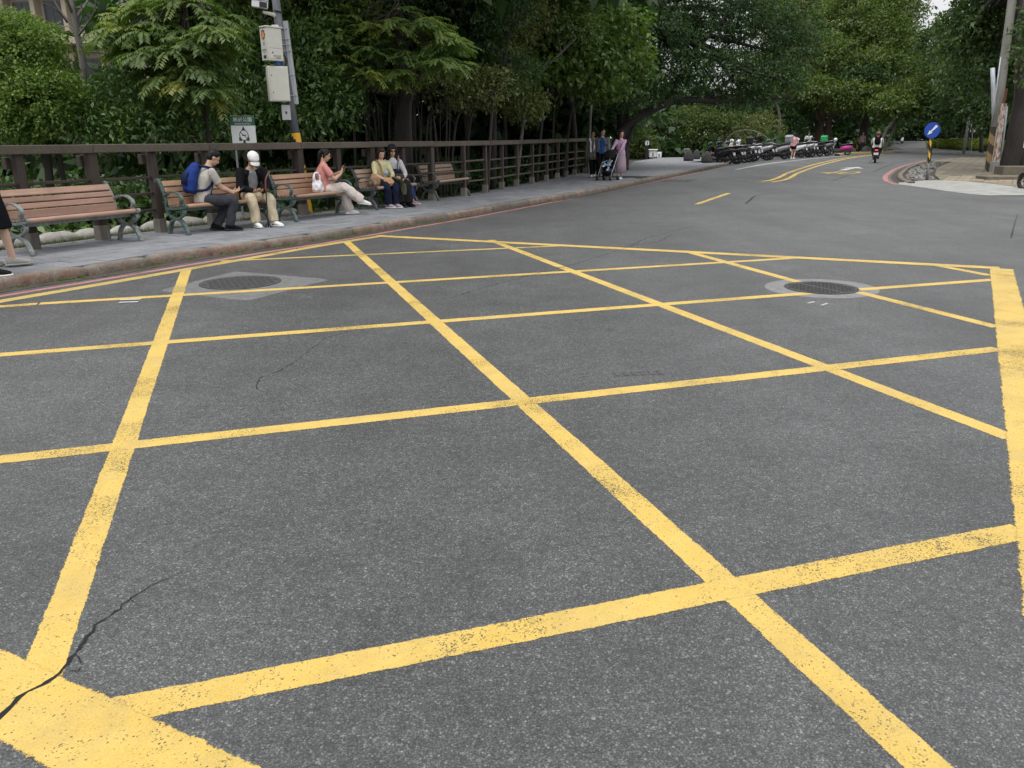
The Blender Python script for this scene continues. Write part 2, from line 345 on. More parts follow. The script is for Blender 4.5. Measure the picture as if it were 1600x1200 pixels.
    def bar2d(s, pts, wd, x0, x1, sub=5):
        # flat bar following (y,z) points, wd wide in that plane, from x0 to x1
        P = [Vector((0, p[0], p[1])) for p in pts]
        if sub: P, _ = catmull(P, [1]*len(P), sub)
        rings = []
        for i, p in enumerate(P):
            d = (P[min(i+1, len(P)-1)]-P[max(i-1, 0)]).normalized(); nrm = Vector((0, -d.z, d.y))
            rings.append([p+nrm*wd/2+Vector((x1,0,0)), p+nrm*wd/2+Vector((x0,0,0)), p-nrm*wd/2+Vector((x0,0,0)), p-nrm*wd/2+Vector((x1,0,0))])
        vs = [q for r in rings for q in r]; fs = []
        for i in range(len(rings)-1):
            for k in range(4): fs.append((i*4+k, (i+1)*4+k, (i+1)*4+(k+1) % 4, i*4+(k+1) % 4))
        fs.append((0,1,2,3)); e = (len(rings)-1)*4; fs.append((e+3,e+2,e+1,e))
        return s.add(vs, fs)
    def mesh(s, name, mats, smooth=False):
        me = bpy.data.meshes.new(name); me.from_pydata(s.v, [], s.f)
        for m in (mats if isinstance(mats, (list, tuple)) else [mats]): me.materials.append(M[m] if isinstance(m, str) else m)
        if any(s.mi): me.polygons.foreach_set('material_index', s.mi)
        if smooth: me.polygons.foreach_set('use_smooth', [True]*len(me.polygons))
        if s.uv is not None:
            ul = me.uv_layers.new(name='UVMap'); flat = []
            for f in s.f:
                for i in f: flat += s.uv[i]
            ul.data.foreach_set('uv', flat)
        me.update(); return me
    def build(s, name, mats, parent=None, smooth=False, loc=None):
        return link(name, s.mesh(name, mats, smooth), parent, loc)
def catmull(P, Rr, sub):
    out = []; ro = []
    for i in range(len(P)-1):
        p0 = P[max(i-1, 0)]; p1 = P[i]; p2 = P[i+1]; p3 = P[min(i+2, len(P)-1)]
        for k in range(sub):
            t = k/sub
            out.append(.5*((2*p1)+(p2-p0)*t+(2*p0-5*p1+4*p2-p3)*t*t+(3*p1-p0-3*p2+p3)*t**3)); ro.append(Rr[i]*(1-t)+Rr[i+1]*t)
    out.append(P[-1]); ro.append(Rr[-1]); return out, ro
def link(name, me, parent=None, loc=None):
    o = bpy.data.objects.new(name, me); COL.objects.link(o)
    if parent is not None: o.parent = parent
    if loc is not None: o.location = loc
    return o
def empty(name, loc, rz=0):
    o = bpy.data.objects.new(name, None); COL.objects.link(o); o.location = loc; o.rotation_euler = (0, 0, rz); o.empty_display_size = .1; return o
def tag(o, label, cat, group=None):
    o['label'] = label; o['category'] = cat
    if group: o['group'] = group
    return o
def struct(o, label=None): o['kind'] = 'structure'; return o
def stuff(o, label=None, cat=None):
    o['kind'] = 'stuff'
    if label: o['label'] = label
    if cat: o['category'] = cat
    return o
def copy_tree(o, parent=None):
    c = o.copy(); COL.objects.link(c); c.parent = parent
    for ch in o.children: copy_tree(ch, c)
    return c
def text_mesh(body, size, mat, name='lettering', extrude=0.0):
    cu = bpy.data.curves.new('txt', 'FONT'); cu.body = body; cu.size = size; cu.align_x = 'CENTER'; cu.align_y = 'CENTER'; cu.extrude = extrude
    o = bpy.data.objects.new('txt', cu); COL.objects.link(o)
    dg = bpy.context.evaluated_depsgraph_get(); me = bpy.data.meshes.new_from_object(o.evaluated_get(dg))
    bpy.data.objects.remove(o); bpy.data.curves.remove(cu); me.materials.clear(); me.materials.append(M[mat]); me.name = name
    return me
class Poly:
    """smooth plan polyline with arc length"""
    def __init__(s, pts, step=.1, sub=10):
        P, _ = catmull([Vector((p[0], p[1], 0)) for p in pts], [0]*len(pts), sub)
        L = [0.0]
        for a, b in zip(P, P[1:]): L.append(L[-1]+(b-a).length)
        s.P, s.L, s.len = P, L, L[-1]
    def pos(s, d, off=0.0):
        d0 = min(max(d, 0), s.len-1e-6); i = int(np.searchsorted(s.L, d0, side='right'))-1; i = min(i, len(s.P)-2)
        t = (d0-s.L[i])/(s.L[i+1]-s.L[i]+1e-12)
        tg = s.tan(d0); p = s.P[i].lerp(s.P[i+1], t)+tg*(d-d0)
        return p+Vector((-tg.y, tg.x, 0))*off          # off>0: to the left of the run
    def tan(s, d):
        a = s.raw(max(d-.4, 0)); b = s.raw(min(d+.4, s.len)); return (b-a).normalized()
    def raw(s, d):
        d = min(max(d, 0), s.len-1e-6); i = min(int(np.searchsorted(s.L, d, side='right'))-1, len(s.P)-2)
        return s.P[i].lerp(s.P[i+1], (d-s.L[i])/(s.L[i+1]-s.L[i]+1e-12))
    def at_y(s, y):
        i = next((k for k in range(len(s.P)-1) if s.P[k+1].y >= y), len(s.P)-2); a, b = s.P[i], s.P[i+1]; t = (y-a.y)/(b.y-a.y); return a.x+(b.x-a.x)*t
    def d_at_y(s, y):
        i = next((k for k in range(len(s.P)-1) if s.P[k+1].y >= y), len(s.P)-2); a, b = s.P[i], s.P[i+1]; t = (y-a.y)/(b.y-a.y); return s.L[i]+t*(s.L[i+1]-s.L[i])
def strip(mb, poly, off0, off1, d0, d1, z, step=.4, jit=0):
    """ribbon along a Poly between two offsets, uv.y across"""
    n = max(2, int((d1-d0)/step)); vs = []; uv = []
    for k in range(n+1):
        d = d0+(d1-d0)*k/n
        for o, vv in ((off0, 0.0), (off1, 1.0)):
            p = poly.pos(d, o+rng.uniform(-jit, jit)); vs.append((p.x, p.y, zg(p.y)+z)); uv.append((d, vv))
    fs = [(2*k, 2*k+1, 2*k+3, 2*k+2) if off1 < off0 else (2*k, 2*k+2, 2*k+3, 2*k+1) for k in range(n)]
    if mb.uv is None: mb.uv = []
    mb.add(vs, fs); mb.uv.extend(uv); return mb

# ================================================================== ground, road, kerb, pavement
KERB = Poly([(-10.4,1.0), (-7.9,5.0), (-6.35,7.45)]+[tuple(at(*q))[:2] for q in ((25,449),(169,427),(278,408),(369,395),(453,383),(500,376),(580,362.5),(629,354),(717,340),(785,327),(841,317),(909,305.5),(1025,281),(1100,266),(1140,257.5))])
RED = Poly([(-9.7,1.0), (-7.2,5.0)]+[tuple(at(*q))[:2] for q in ((0,463),(150,438.5),(266,419),(344,406),(416,394),(500,381),(629,358.5),(725,342),(837,321),(912,306.5),(1025,283),(1100,267.5),(1138,259))])
FENCE = Poly([(-9.6,6.0), (-8.35,8.3), (-7.35,10.1), (-6.82,11.2), (-6.3,12.25), (-5.85,13.25), (-4.15,16.3), (-2.55,19.1), (-1.15,21.6), (.25,25.84), (1.45,29.0), (2.52,32.56), (2.95,33.7), (3.42,34.9)])
SW = .115                                                     # pavement height above the road
xs = [-500,-200,-90,-50,-30,-20,-14,-10,-6,-2,2,6,10,16,24,36,50,70,110,200,500]; ys = [-120,-40,-10,0,5,8,11,14,17,20,25,30,40,50,60,80,100,130,170,260,450,900]
mb = MB(); mb.v = [(x, y, zg(y)-.07 if y < 170 else zg(170)-.07) for y in ys for x in xs]
nx = len(xs); mb.f = [(j*nx+i, j*nx+i+1, (j+1)*nx+i+1, (j+1)*nx+i) for j in range(len(ys)-1) for i in range(nx-1)]; mb.mi = [0]*len(mb.f)
struct(mb.build('ground', 'litter'))
def road_left(y):
    pts = [(-12,-18.5), (1,-10.7)]
    if y < 1: return -10.7+(y-1)*.6
    if y < 44.9: return KERB.at_y(y)-.12
    P = [(44.9,11.9), (45.2,9.6), (56,15.6), (66.5,23.5), (72,29.5), (78,37), (131,60), (150,70)]
    for (a, xa), (b, xb) in zip(P, P[1:]):
        if y <= b: return xa+(xb-xa)*(y-a)/(b-a)
    return 70
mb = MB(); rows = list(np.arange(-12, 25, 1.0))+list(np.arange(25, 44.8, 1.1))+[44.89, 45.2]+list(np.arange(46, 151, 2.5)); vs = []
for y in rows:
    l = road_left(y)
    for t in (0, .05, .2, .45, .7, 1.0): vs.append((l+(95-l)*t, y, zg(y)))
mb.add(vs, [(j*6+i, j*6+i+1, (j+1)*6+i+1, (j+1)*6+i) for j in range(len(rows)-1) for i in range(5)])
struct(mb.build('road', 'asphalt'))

# --- yellow box junction: border bands and two families of diagonals
box = struct(empty('yellow_box_marking', (0, 0, 0)))
def line(name, a, b, wd, z, mat='yellow_paint', parent=box, img=True):
    A, B = (at(*a), at(*b)) if img else (Vector(a), Vector(b))
    p = Poly([A, B], sub=1); mb = MB(); strip(mb, p, wd/2, -wd/2, 0, p.len, z, .5)
    return mb.build(name, mat, parent)
LW = .132
for a, b in (((62,1062),(291,422)), ((1500,1243),(542,378)), ((1580,684),(766,375)), ((1558,511),(1342,456.5)), ((1262,444.5),(1070,392)), ((1546,430),(1455,413))):
    line('diagonal_line', a, b, LW, .0008)
for a, b in (((150,1117),(1598,829)), ((-60,725),(1560,545)), ((-60,559),(1272,457.5)), ((1342,452.5),(1552,437)), ((62,474.5),(1245,403)), ((-40,482),(58,474.8)), ((345,408),(890,383.5))):
    line('diagonal_line', a, b, LW if a[1] > 450 else .115, .0013, 'yellow_paint' if a[1] > 420 else 'yellow_old')
BW = .265
d1 = Vector((.889,-.458,0)); c1 = Vector((-1.04,1.85,0))-Vector((.458,.889,0))*BW/2
line('border_line', c1-d1*4.6, c1+d1*3.0, BW, .0018, img=False)
i0, i1 = at(1545,419), at(1569,680); dd = (i1-i0).normalized(); nn = Vector((dd.y,-dd.x,0)); nn = nn if nn.x > 0 else -nn
line('border_line', i0+nn*BW/2-dd*.02, i0+nn*BW/2+dd*11.2, BW, .0018, img=False)
t0, t1 = at(588,368.5), at(1562,419)
line('border_line', t0, t1, .22, .0022, img=False)
YB = Poly([tuple(at(*q))[:2] for q in ((-60,482),(0,471),(150,445.5),(262,426),(359,409),(416,399),(500,384),(594,369))]); mb = MB()
strip(mb, YB, .09, -.09, 0, YB.len, .0018, .4); mb.build('border_line', 'yellow_old', box)
red = MB(); strip(red, RED, .06, -.06, 0, RED.len, .0012, .4); struct(red.build('red_kerb_line', 'red_paint'))
mk = struct(empty('lane_marking', (0, 0, 0)))
line('dash', (1088,319.5), (1139,302), .15, .005, parent=mk)
D1 = Poly([tuple(at(*q))[:2] for q in ((1182,284.3),(1205,281.5),(1222,275),(1232,270),(1270,257.8),(1310,248.6),(1345,243.6),(1372,240.9))])
for o_ in (.0, -.42):
    mb = MB(); strip(mb, D1, o_+.09, o_-.09, .3, D1.len, .005, .6); mb.build('centre_line', 'yellow_paint', mk)
# white straight-ahead arrow and the yellow 40
def road_dir(p, q): d = at(*q)-at(*p); return math.atan2(d.y, d.x)
ra = R(57)
mb = MB(); mb.uv = []
poly = [(-.16,-2.2), (.16,-2.2), (.16,.2), (.55,.0), (0,1.9), (-.55,.0), (-.16,.2)]
mb.add([(x, y, 0) for x, y in poly], [tuple(range(7))]); mb.uv = [(.5,.5)]*7
ar = mb.build('arrow', 'white_paint', mk); c = at(1330,263.3); ar.location = (c.x, c.y, c.z+.006); ar.rotation_euler = (R(.34), 0, ra-R(90))
t4 = link('speed_figure', text_mesh('40', 1.5, 'yellow_paint', 'speed_figure'), mk); c = at(1311,270.2)
ul = t4.data.uv_layers.new(name='UVMap') if not t4.data.uv_layers else t4.data.uv_layers[0]
for q in ul.data: q.uv = (.5, .5)
t4.location = (c.x, c.y, c.z+.006); t4.rotation_euler = (R(.34), 0, R(52)-R(90)); t4.scale = (1.05, 2.3, 1)
WL = Poly([tuple(at(*q))[:2] for q in ((1150,265),(1160,263),(1200,256),(1250,250),(1290,246),(1325,243.5))]); mb = MB(); strip(mb, WL, .1, -.1, 0, WL.len, .005, .5); mb.build('bay_line', 'white_paint', mk)
for a, b in (((1262,474.5),(1272,472)), ((1283,478),(1293,474.5))): line('chalk_mark', a, b, .035, .005, 'white_paint', mk)
for a, b in (((188,469),(220,468)), ((186,473),(216,472))): line('chalk_mark', a, b, .05, .005, 'white_paint', mk)

# --- cracks in the asphalt
simple('crack_dark', (.008,.008,.008), .95)
def crack(pts, w0, w1, seed, j_=.009):
    r = random.Random(seed); P = [at(*q) for q in pts]; Q = []
    for a, b in zip(P, P[1:]):
        n = max(2, int((b-a).length/.022))
        for k in range(n): Q.append(a.lerp(b, k/n)+Vector((r.gauss(0,j_), r.gauss(0,j_), 0)))
    Q.append(P[-1]); mb = MB(); vs = []
    for i, p in enumerate(Q):
        d = (Q[min(i+1, len(Q)-1)]-Q[max(i-1, 0)]).normalized(); n = Vector((-d.y, d.x, 0)); t = i/(len(Q)-1); wd = (w0+(w1-w0)*t)*r.uniform(.25, 1.5)/2
        vs += [(p.x+n.x*wd, p.y+n.y*wd, zg(p.y)+.0028), (p.x-n.x*wd, p.y-n.y*wd, zg(p.y)+.0028)]
    mb.add(vs, [(2*k, 2*k+1, 2*k+3, 2*k+2) for k in range(len(Q)-1)])
    struct(mb.build('asphalt_crack', 'crack_dark'))
crack([(-40,1150),(0,1122),(30,1090),(62,1075),(92,1052),(118,1022),(150,975),(180,957),(205,934),(240,915),(285,892)], .017, .002, 1, .0045)
crack([(118,1022),(128,1035),(125,1048),(108,1050)], .004, .002, 11, .003)
crack([(205,934),(214,948),(232,945)], .003, .001, 12, .003)
crack([(400,608),(405,592),(440,578),(455,570),(480,550),(508,528),(530,522)], .007, .002, 2, .005)
crack([(640,478),(700,466),(790,440),(900,412),(965,392),(985,384),(1030,378),(1050,366)], .004, .010, 3, .008)
crack([(985,384),(1010,372),(1060,360),(1085,353)], .010, .006, 4, .008)
crack([(1165,318),(1180,306),(1205,303)], .03, .015, 5, .02); crack([(1300,283),(1325,274)], .03, .02, 6, .02); crack([(1365,268),(1395,256),(1420,250)], .03, .02, 7, .02)
crack([(1580,372),(1585,350),(1590,335)], .012, .006, 8, .008); crack([(1150,378),(1200,370)], .01, .005, 9, .008)

mk_stone('plate_dull', (.06,.06,.06), (.085,.085,.085), (.11,.11,.11), 16, .4)
# --- manhole covers with their concrete collars
def manhole(c, r_out, r_in, square, label, seed):
    t = tag(empty('manhole_cover', (c.x, c.y, c.z)), label, 'manhole cover')
    mb = MB(); N = 48
    if square: ol = [at(*q)-c for q in ((247,454),(385,470.5),(516,436.5),(368,424))]
    for k in range(N):
        th = 2*math.pi*k/N
        if square:
            
            p = (1, 0); dv = Vector((math.cos(th), math.sin(th), 0))
            for A_, B_ in zip(ol, ol[1:]+ol[:1]):
                e_ = B_-A_; den = dv.x*e_.y-dv.y*e_.x
                if abs(den) > 1e-9:
                    r_ = (A_.x*e_.y-A_.y*e_.x)/den; u_ = (A_.x*dv.y-A_.y*dv.x)/den
                    if r_ > 0 and -1e-6 <= u_ <= 1+1e-6: p = (dv.x*r_, dv.y*r_)
        else: p = (r_out[0]*math.cos(th), r_out[1]*math.sin(th))
        mb.v.append((*p, .0004)); mb.v.append((r_in*math.cos(th)*1.02, r_in*math.sin(th)*1.02, .0005))
    mb.f = [(2*k, (2*k+2) % (2*N), (2*k+3) % (2*N), 2*k+1) for k in range(N)]; mb.mi = [0]*N
    co = mb.build('concrete_collar', 'concrete_ring' if square else 'collar_pale', t); co.rotation_euler.z = 0 if square else R(28)
    mb = MB(); mb.prism([(r_in*math.cos(2*math.pi*k/N), r_in*math.sin(2*math.pi*k/N)) for k in range(N)], -.03, .0055)
    g = r_in/7.2
    for i in range(-6, 7):
        for j in range(-6, 7):
            x, y = i*g*1.08, j*g*1.08
            if x*x+y*y < (r_in*.9)**2 and not (seed == 2 and i == 0): mb.box((x, y, .0065), (g*.78, g*.55 if (i+j) % 2 else g*.78, .007))
    cv = mb.build('iron_lid', 'iron_cover', t); cv.rotation_euler.z = R(25)
    mb = MB(); n = 40; vs = []
    for k in range(n):
        th = 2*math.pi*k/n
        for rr, z in ((r_in*1.0, .0062), (r_in*1.05, .0062)): vs.append((rr*math.cos(th), rr*math.sin(th), z))
    mb.add(vs, [(2*k, 2*k+1, (2*k+3) % (2*n), (2*k+2) % (2*n)) for k in range(n)]); mb.build('lid_frame', 'iron_cover', t)
manhole(at(376,441.5), (.7,.5), .43, True, 'round iron manhole cover in a square concrete collar near the red kerb', 1)
manhole(at(1283,450), (.60,.56), .36, False, 'round iron manhole cover in a round concrete collar near the right yellow band', 2)
for (u, v, a, b, rz, lab) in ((997,584,.36,.10,.1,'small dark rectangular iron plate set in the asphalt inside the yellow box'), (1062,282,1.1,1.7,R(-25),'dark rectangular drain grate by the kerb beyond the seated people')):
    mb = MB(); mb.box((0,0,-.01), (a, b, .026), bev=.004)
    for k in range(6): mb.box((-a/2+a*(k+.5)/6, 0, .0045), (a*.07, b*.86, .004))
    o = tag(mb.build('drain_plate', 'plate_dull', None, loc=at(u, v)), lab, 'drain plate'); o.rotation_euler.z = rz

# --- kerb stones, each a piece of its own
kerb = MB(); strip(kerb, KERB, .20, -.20, 0, KERB.len, .004, .5); kerb = struct(kerb.build('kerb', 'dirt'))
prof = [(0,-.03), (.0,.045), (.006,.092), (.024,.118), (.055,.124), (.16,.122), (.19,.118), (.195,-.03)]
d = 0.0; kr = random.Random(3)
while d < KERB.len-.3:
    L = kr.uniform(.88, 1.12); L = min(L, KERB.len-d); mb = MB(); vs = []; uvv = []; o_ = kr.uniform(-.012, .005); hz = kr.uniform(-.010, .008); NS = 6
    for k in range(NS+1):
        dd_ = d+.019+(L-.038)*k/NS; e = .016 if k in (0, NS) else 0
        for i, (a, z) in enumerate(prof):
            p = KERB.pos(dd_, a+o_+(kr.uniform(-.004,.004) if 0 < i < 6 else 0)+(e*.5 if i < 4 else 0)); vs.append((p.x, p.y, zg(p.y)+z+(hz-e if z > .05 else 0))); uvv.append((dd_, i/7*1.05))
    n = len(prof); fs = [(k*n+i, k*n+i+1, (k+1)*n+i+1, (k+1)*n+i)[::-1] for k in range(NS) for i in range(n-1)]
    fs += [tuple(range(n)), tuple(NS*n+i for i in range(n))[::-1]]
    mb.add(vs, fs); mb.uv = uvv; mb.build('kerb_stone', 'kerbstone', kerb, True); d += L

# --- pavement: bed sheet, 294 slabs that can be told apart, plain sheet beyond
DS0 = KERB.d_at_y(7.3)
def mk_pavesheet():
    n = NT('paving_far'); b = n.n('ShaderNodeTexBrick', Vector=n.mapping((1,1,1), (0,0,R(-62))), Scale=1.0)
    n.set(b, 'Brick Width', .6); n.set(b, 'Row Height', .3); n.set(b, 'Mortar Size', .012); n.set(b, 'Color1', (.20,.21,.225)); n.set(b, 'Color2', (.25,.26,.275)); n.set(b, 'Mortar', (.09,.09,.09))
    c = n.mix(1.0, b.outputs['Color'], n.ramp(n.noise(5, 5, .65), (.3, .8), (.7, 1.12)), 'MULTIPLY'); M['paving_far'] = n.done(n.bsdf(c, .85))
mk_pavesheet()
pave = MB()
strip(pave, KERB, 2.31, .15, 0, KERB.d_at_y(31), .103, .5); pave.cur = 1; pave.uv = None
P_ = []
for y in list(np.arange(2, 31.01, .5)):
    dk = KERB.d_at_y(y); a = KERB.pos(dk, 2.29); fx = FENCE.at_y(a.y) if a.y > 6 else FENCE.at_y(6)+(a.y-6)*.55
    P_.append((a, Vector((fx-.30, a.y, 0))))
vs = []
for a, b in P_: vs += [(a.x, a.y, zg(a.y)+.1135), (b.x, b.y, zg(b.y)+.1135)]
pave.add(vs, [(2*k, 2*k+2, 2*k+3, 2*k+1) for k in range(len(P_)-1)])
ya = KERB.d_at_y(31); q0 = [KERB.pos(ya+(KERB.len-ya)*k/12, .17) for k in range(13)]
far_edge = [Vector((14.5,51.2,0)), Vector((16,56,0)), Vector((14.1,56,0)), Vector((10.2,55.4,0)), Vector((7.4,48.5,0)), Vector((5.5,39.2,0)), Vector((2.8,34.0,0))]
mid = [Vector((9.9,45.3,0)), Vector((13.2,51,0))]
pl = q0+[Vector((10.0,46.0,0)), Vector((15.2,54.6,0)), Vector((15.6,56.6,0))]+far_edge[2:]+[P_[-1][1], P_[-1][0]]
pave.add([(p.x, p.y, zg(p.y)+.114) for p in pl], [tuple(range(len(pl)))])
pave.uv = None
pave_o = struct(pave.build('pavement', ['joint', 'paving_far']))
sr = random.Random(5); cols = 42
for c_ in range(cols):
    for r_ in range(7):
        d0 = DS0+(c_+(.5 if r_ % 2 else 0))*.6; o0 = .205+r_*.3; mb = MB(); hz = .114+sr.uniform(-.002,.004)
        cs = [KERB.pos(d0+.007, o0+.007), KERB.pos(d0+.593, o0+.007), KERB.pos(d0+.593, o0+.293), KERB.pos(d0+.007, o0+.293)]
        cc = sum(cs, Vector())/4; ins = [p.lerp(cc, .02) for p in cs]
        tl = [sr.uniform(-.0012,.0012) for _ in range(4)]
        mb.add([(p.x, p.y, zg(p.y)+.10) for p in cs]+[(p.x, p.y, zg(p.y)+hz-.003) for p in cs]+[(p.x, p.y, zg(p.y)+hz+t) for p, t in zip(ins, tl)],
               [(0,1,5,4),(1,2,6,5),(2,3,7,6),(3,0,4,7),(4,5,9,8),(5,6,10,9),(6,7,11,10),(7,4,8,11),(8,9,10,11)])
        mb.build('slab', 'paving', pave_o)

# ================================================================== timber fence
fe = tag(empty('wooden_fence', (-4.15,16.3,SW)), 'long weathered dark timber post and rail fence behind the benches', 'fence')
FZ = lambda p: zg(p.y)+SW
def inv(o): return o
fl = Vector(fe.location)
def fb(mb, name, mat, parent=fe):
    mb.v = [(x-fl.x, y-fl.y, z-fl.z) for x, y, z in mb.v]; return mb.build(name, mat, parent)
d = .35; posts = []; fr = random.Random(9); i = 0
grid_from = FENCE.d_at_y(20.3)
while d < FENCE.len-.2: posts.append(d); d += 1.12 if d < grid_from-.6 else 1.5
for i, d in enumerate(posts):
    p = FENCE.pos(d, 0); tg = FENCE.tan(d); rot = Matrix.Rotation(math.atan2(tg.y, tg.x), 3, 'Z'); z0 = FZ(p); far_ = d > grid_from; wd = (.15 if i % 2 == 0 else .12) if not far_ else .085
    mb = MB(); mb.box((p.x, p.y, z0+.64), (wd, .13 if not far_ else .10, 1.30), rot, .008); fb(mb, 'post', 'fence_post_wood')
    mb = MB(); mb.box((p.x, p.y, z0+.10), (wd+.025, .155, .24), rot, .008); fb(mb, 'post_sleeve', 'foot_wood')
    if not far_: mb = MB(); q = FENCE.pos(d, .12); mb.box((q.x, q.y, z0+1.17), (.24, .10, .16), rot, .006); fb(mb, 'bracket', 'fence_wood')
    if i+1 < len(posts):
        d2 = posts[i+1]
        if i % 2 == 0:
            dn = posts[min(i+2, len(posts)-1)]
            a, b = FENCE.pos(d-.0, -.03), FENCE.pos(dn-.006, -.03); mb = MB(); zz = fr.uniform(-.006,.006)
            mb.beam((a.x, a.y, FZ(a)+1.345+zz), (b.x, b.y, FZ(b)+1.345), .15, .125, bev=.01); fb(mb, 'top_rail', 'fence_rail_wood')
        for hz in (.37, .63, .89):
            a, b = FENCE.pos(d, .005), FENCE.pos(d2, .005); mb = MB()
            mb.beam((a.x, a.y, FZ(a)+hz), (b.x, b.y, FZ(b)+hz+fr.uniform(-.008,.008)), .055, .042, bev=.006); fb(mb, 'rail', 'fence_rail_wood' if d > grid_from else 'fence_wood')
        if d > grid_from-.5:
            q = FENCE.pos(d, -.045); mb = MB(); rot = Matrix.Rotation(math.atan2(tg.y, tg.x), 3, 'Z')
            mb.box((q.x, q.y, FZ(q)+.655), (.055, .045, 1.25), rot, .005); fb(mb, 'upright', 'fence_rail_wood')

# ================================================================== benches
def make_bench(front_left, front_right, iron, wood, label):
    a, b = Vector(front_left), Vector(front_right); d = (b-a); d.z = 0; L = d.length; rz = math.atan2(d.y, d.x)
    nrm = Vector((-d.y, d.x, 0)).normalized(); c = (a+b)/2+nrm*.27
    t = tag(empty('park_bench', (c.x, c.y, zg(c.y)+SW+.004), rz), label, 'bench', 'benches along the fence')
    H = L/2
    for sx in (-1, 1):
        x0, x1 = (sx*H-.024, sx*H+.024)
        mb = MB()
        mb.bar2d([(-.285,.0), (-.262,.07), (-.205,.165), (-.12,.225), (-.04,.238), (.06,.215), (.13,.14), (.165,.05), (.17,.0)], .036, x0-.008, x1+.008)
        mb.box((sx*H, -.285, .006), (.06,.07,.012)); mb.box((sx*H, .17, .006), (.06,.07,.012)); mb.build('leg_arch', iron, t)
        mb = MB()
        mb.bar2d([(-.235,.405), (-.265,.36), (-.235,.315), (-.16,.275), (-.06,.248), (.05,.262), (.13,.31), (.18,.37)], .03, x0, x1)
        mb.bar2d([(-.30,.432), (-.24,.425), (-.10,.41), (.05,.40), (.19,.405)], .034, x0-.004, x1+.004)
        mb.bar2d([(-.20,.36), (-.17,.33), (-.195,.30), (-.235,.315), (-.24,.35), (-.20,.36)], .016, x0+.004, x1-.004, 4)
        mb.bar2d([(.10,.345), (.13,.32), (.16,.335), (.155,.37), (.12,.375), (.10,.345)], .016, x0+.004, x1-.004, 4)
        mb.bar2d([(-.30,.43), (-.325,.44), (-.325,.465), (-.30,.475), (-.28,.46)], .02, x0, x1, 4)
        for q in (-.2, -.12, -.04, .04, .12): mb.box((sx*H, q, .444), (.02,.026,.024))
        mb.build('seat_bracket', iron, t)
        mb = MB()
        mb.bar2d([(.17,.36), (.185,.42), (.175,.48), (.185,.56), (.215,.66), (.26,.76), (.305,.83), (.34,.855), (.365,.84), (.36,.81)], .034, x0, x1)
        for k in range(7): z = .44+k*.058; mb.box((sx*H, .198+.0009*k*k*3.2, z), (.03,.022,.024))
        mb.build('back_upright', iron, t)
        mb = MB(); mb.bar2d([(.20,.60), (.10,.645), (-.02,.665), (-.13,.65), (-.205,.605), (-.225,.55), (-.195,.495), (-.185,.44)], .024, x0-.006, x1+.006); mb.build('armrest', iron, t)
    for z, wd, yy, tilt in ((.50,.115,.145,.12), (.605,.075,.165,.22), (.69,.075,.192,.36), (.785,.095,.232,.48)):
        mb = MB(); mb.box((0,0,0), (L-.02, .028, wd), Matrix.Rotation(-tilt, 3, 'X'), .008); mb.build('back_slat', wood, t, loc=(0, yy, z))
    for k, (yy, z) in enumerate(((-.17,.441), (-.085,.432), (.0,.424), (.085,.42))):
        mb = MB(); mb.box((0,0,0), (L-.02, .074, .028), Matrix.Rotation(R(-5), 3, 'X'), .006); mb.build('seat_slat', wood, t, loc=(0, yy, z+.012))
    mb = MB(); mb.loft([((x, 0, 0), (0,.042*s_,0), (0,0,.034*s_)) for x, s_ in ((-H+.015,.9), (-H+.03,1), (H-.03,1), (H-.015,.9))], 12); mb.build('front_roll', wood, t, True, loc=(0,-.262,.447))
    mb = MB(); mb.box((0,-.13,.385), (L-.03,.03,.05), None, .004); mb.box((0,.13,.375), (L-.03,.03,.045), None, .004); mb.build('stretcher', iron, t)
    return t
bn = [make_bench(at(50,400,SW), at(220,376.5,SW), 'iron_grey', 'slat_pink', 'park bench with pinkish slats and greyed iron ends, leftmost, nobody on it')]
def bench_from(front_left_px, L, iron, wood, label):
    a = at(*front_left_px, SW); dk = KERB.d_at_y(a.y-1.0); tg = KERB.tan(dk+1); ang = math.atan2(tg.y, tg.x); b = a+Vector((math.cos(ang), math.sin(ang), 0))*L
    return make_bench(a, b, iron, wood, label)
bn.append(bench_from((294,367.5), 1.72, 'iron_green', 'slat_orange', 'park bench with dark green iron ends holding the two men'))
bn.append(bench_from((463,346.5), 1.72, 'iron_green', 'slat_orange', 'park bench with orange slats under the woman in pink'))
bn.append(bench_from((588,328), 1.72, 'iron_black', 'slat_grey', 'park bench with greyed slats under the women in yellow and white shirts'))
bn.append(make_bench(at(684.5,313.5,SW), at(733,306,SW), 'iron_black', 'slat_grey', 'empty park bench at the far right end of the row of benches'))

# low stone edging and grass behind the nearest fence posts
se = tag(empty('stone_edging', (-6.9,12.2,0)), 'low row of pale rough stones behind the fence by the nearest benches', 'stone edging')
for k in range(16):
    d_ = FENCE.d_at_y(8.2)+k*.62; p = FENCE.pos(d_, .75); mb = MB(); s_ = fr.uniform(.85,1.1)
    mb.ell((0,0,0), (.36*s_,.16,.13*s_), None, 10, 6); mb.v = [(x*(1+fr.uniform(-.12,.12)), y*(1+fr.uniform(-.15,.15)), max(-.1, z*(1+fr.uniform(-.12,.12)))) for x, y, z in mb.v]
    o = mb.build('stone', 'rock_pale', se, True, loc=(p.x+6.9, p.y-12.2, .10)); tg = FENCE.tan(d_); o.rotation_euler.z = math.atan2(tg.y, tg.x)+fr.uniform(-.1,.1)

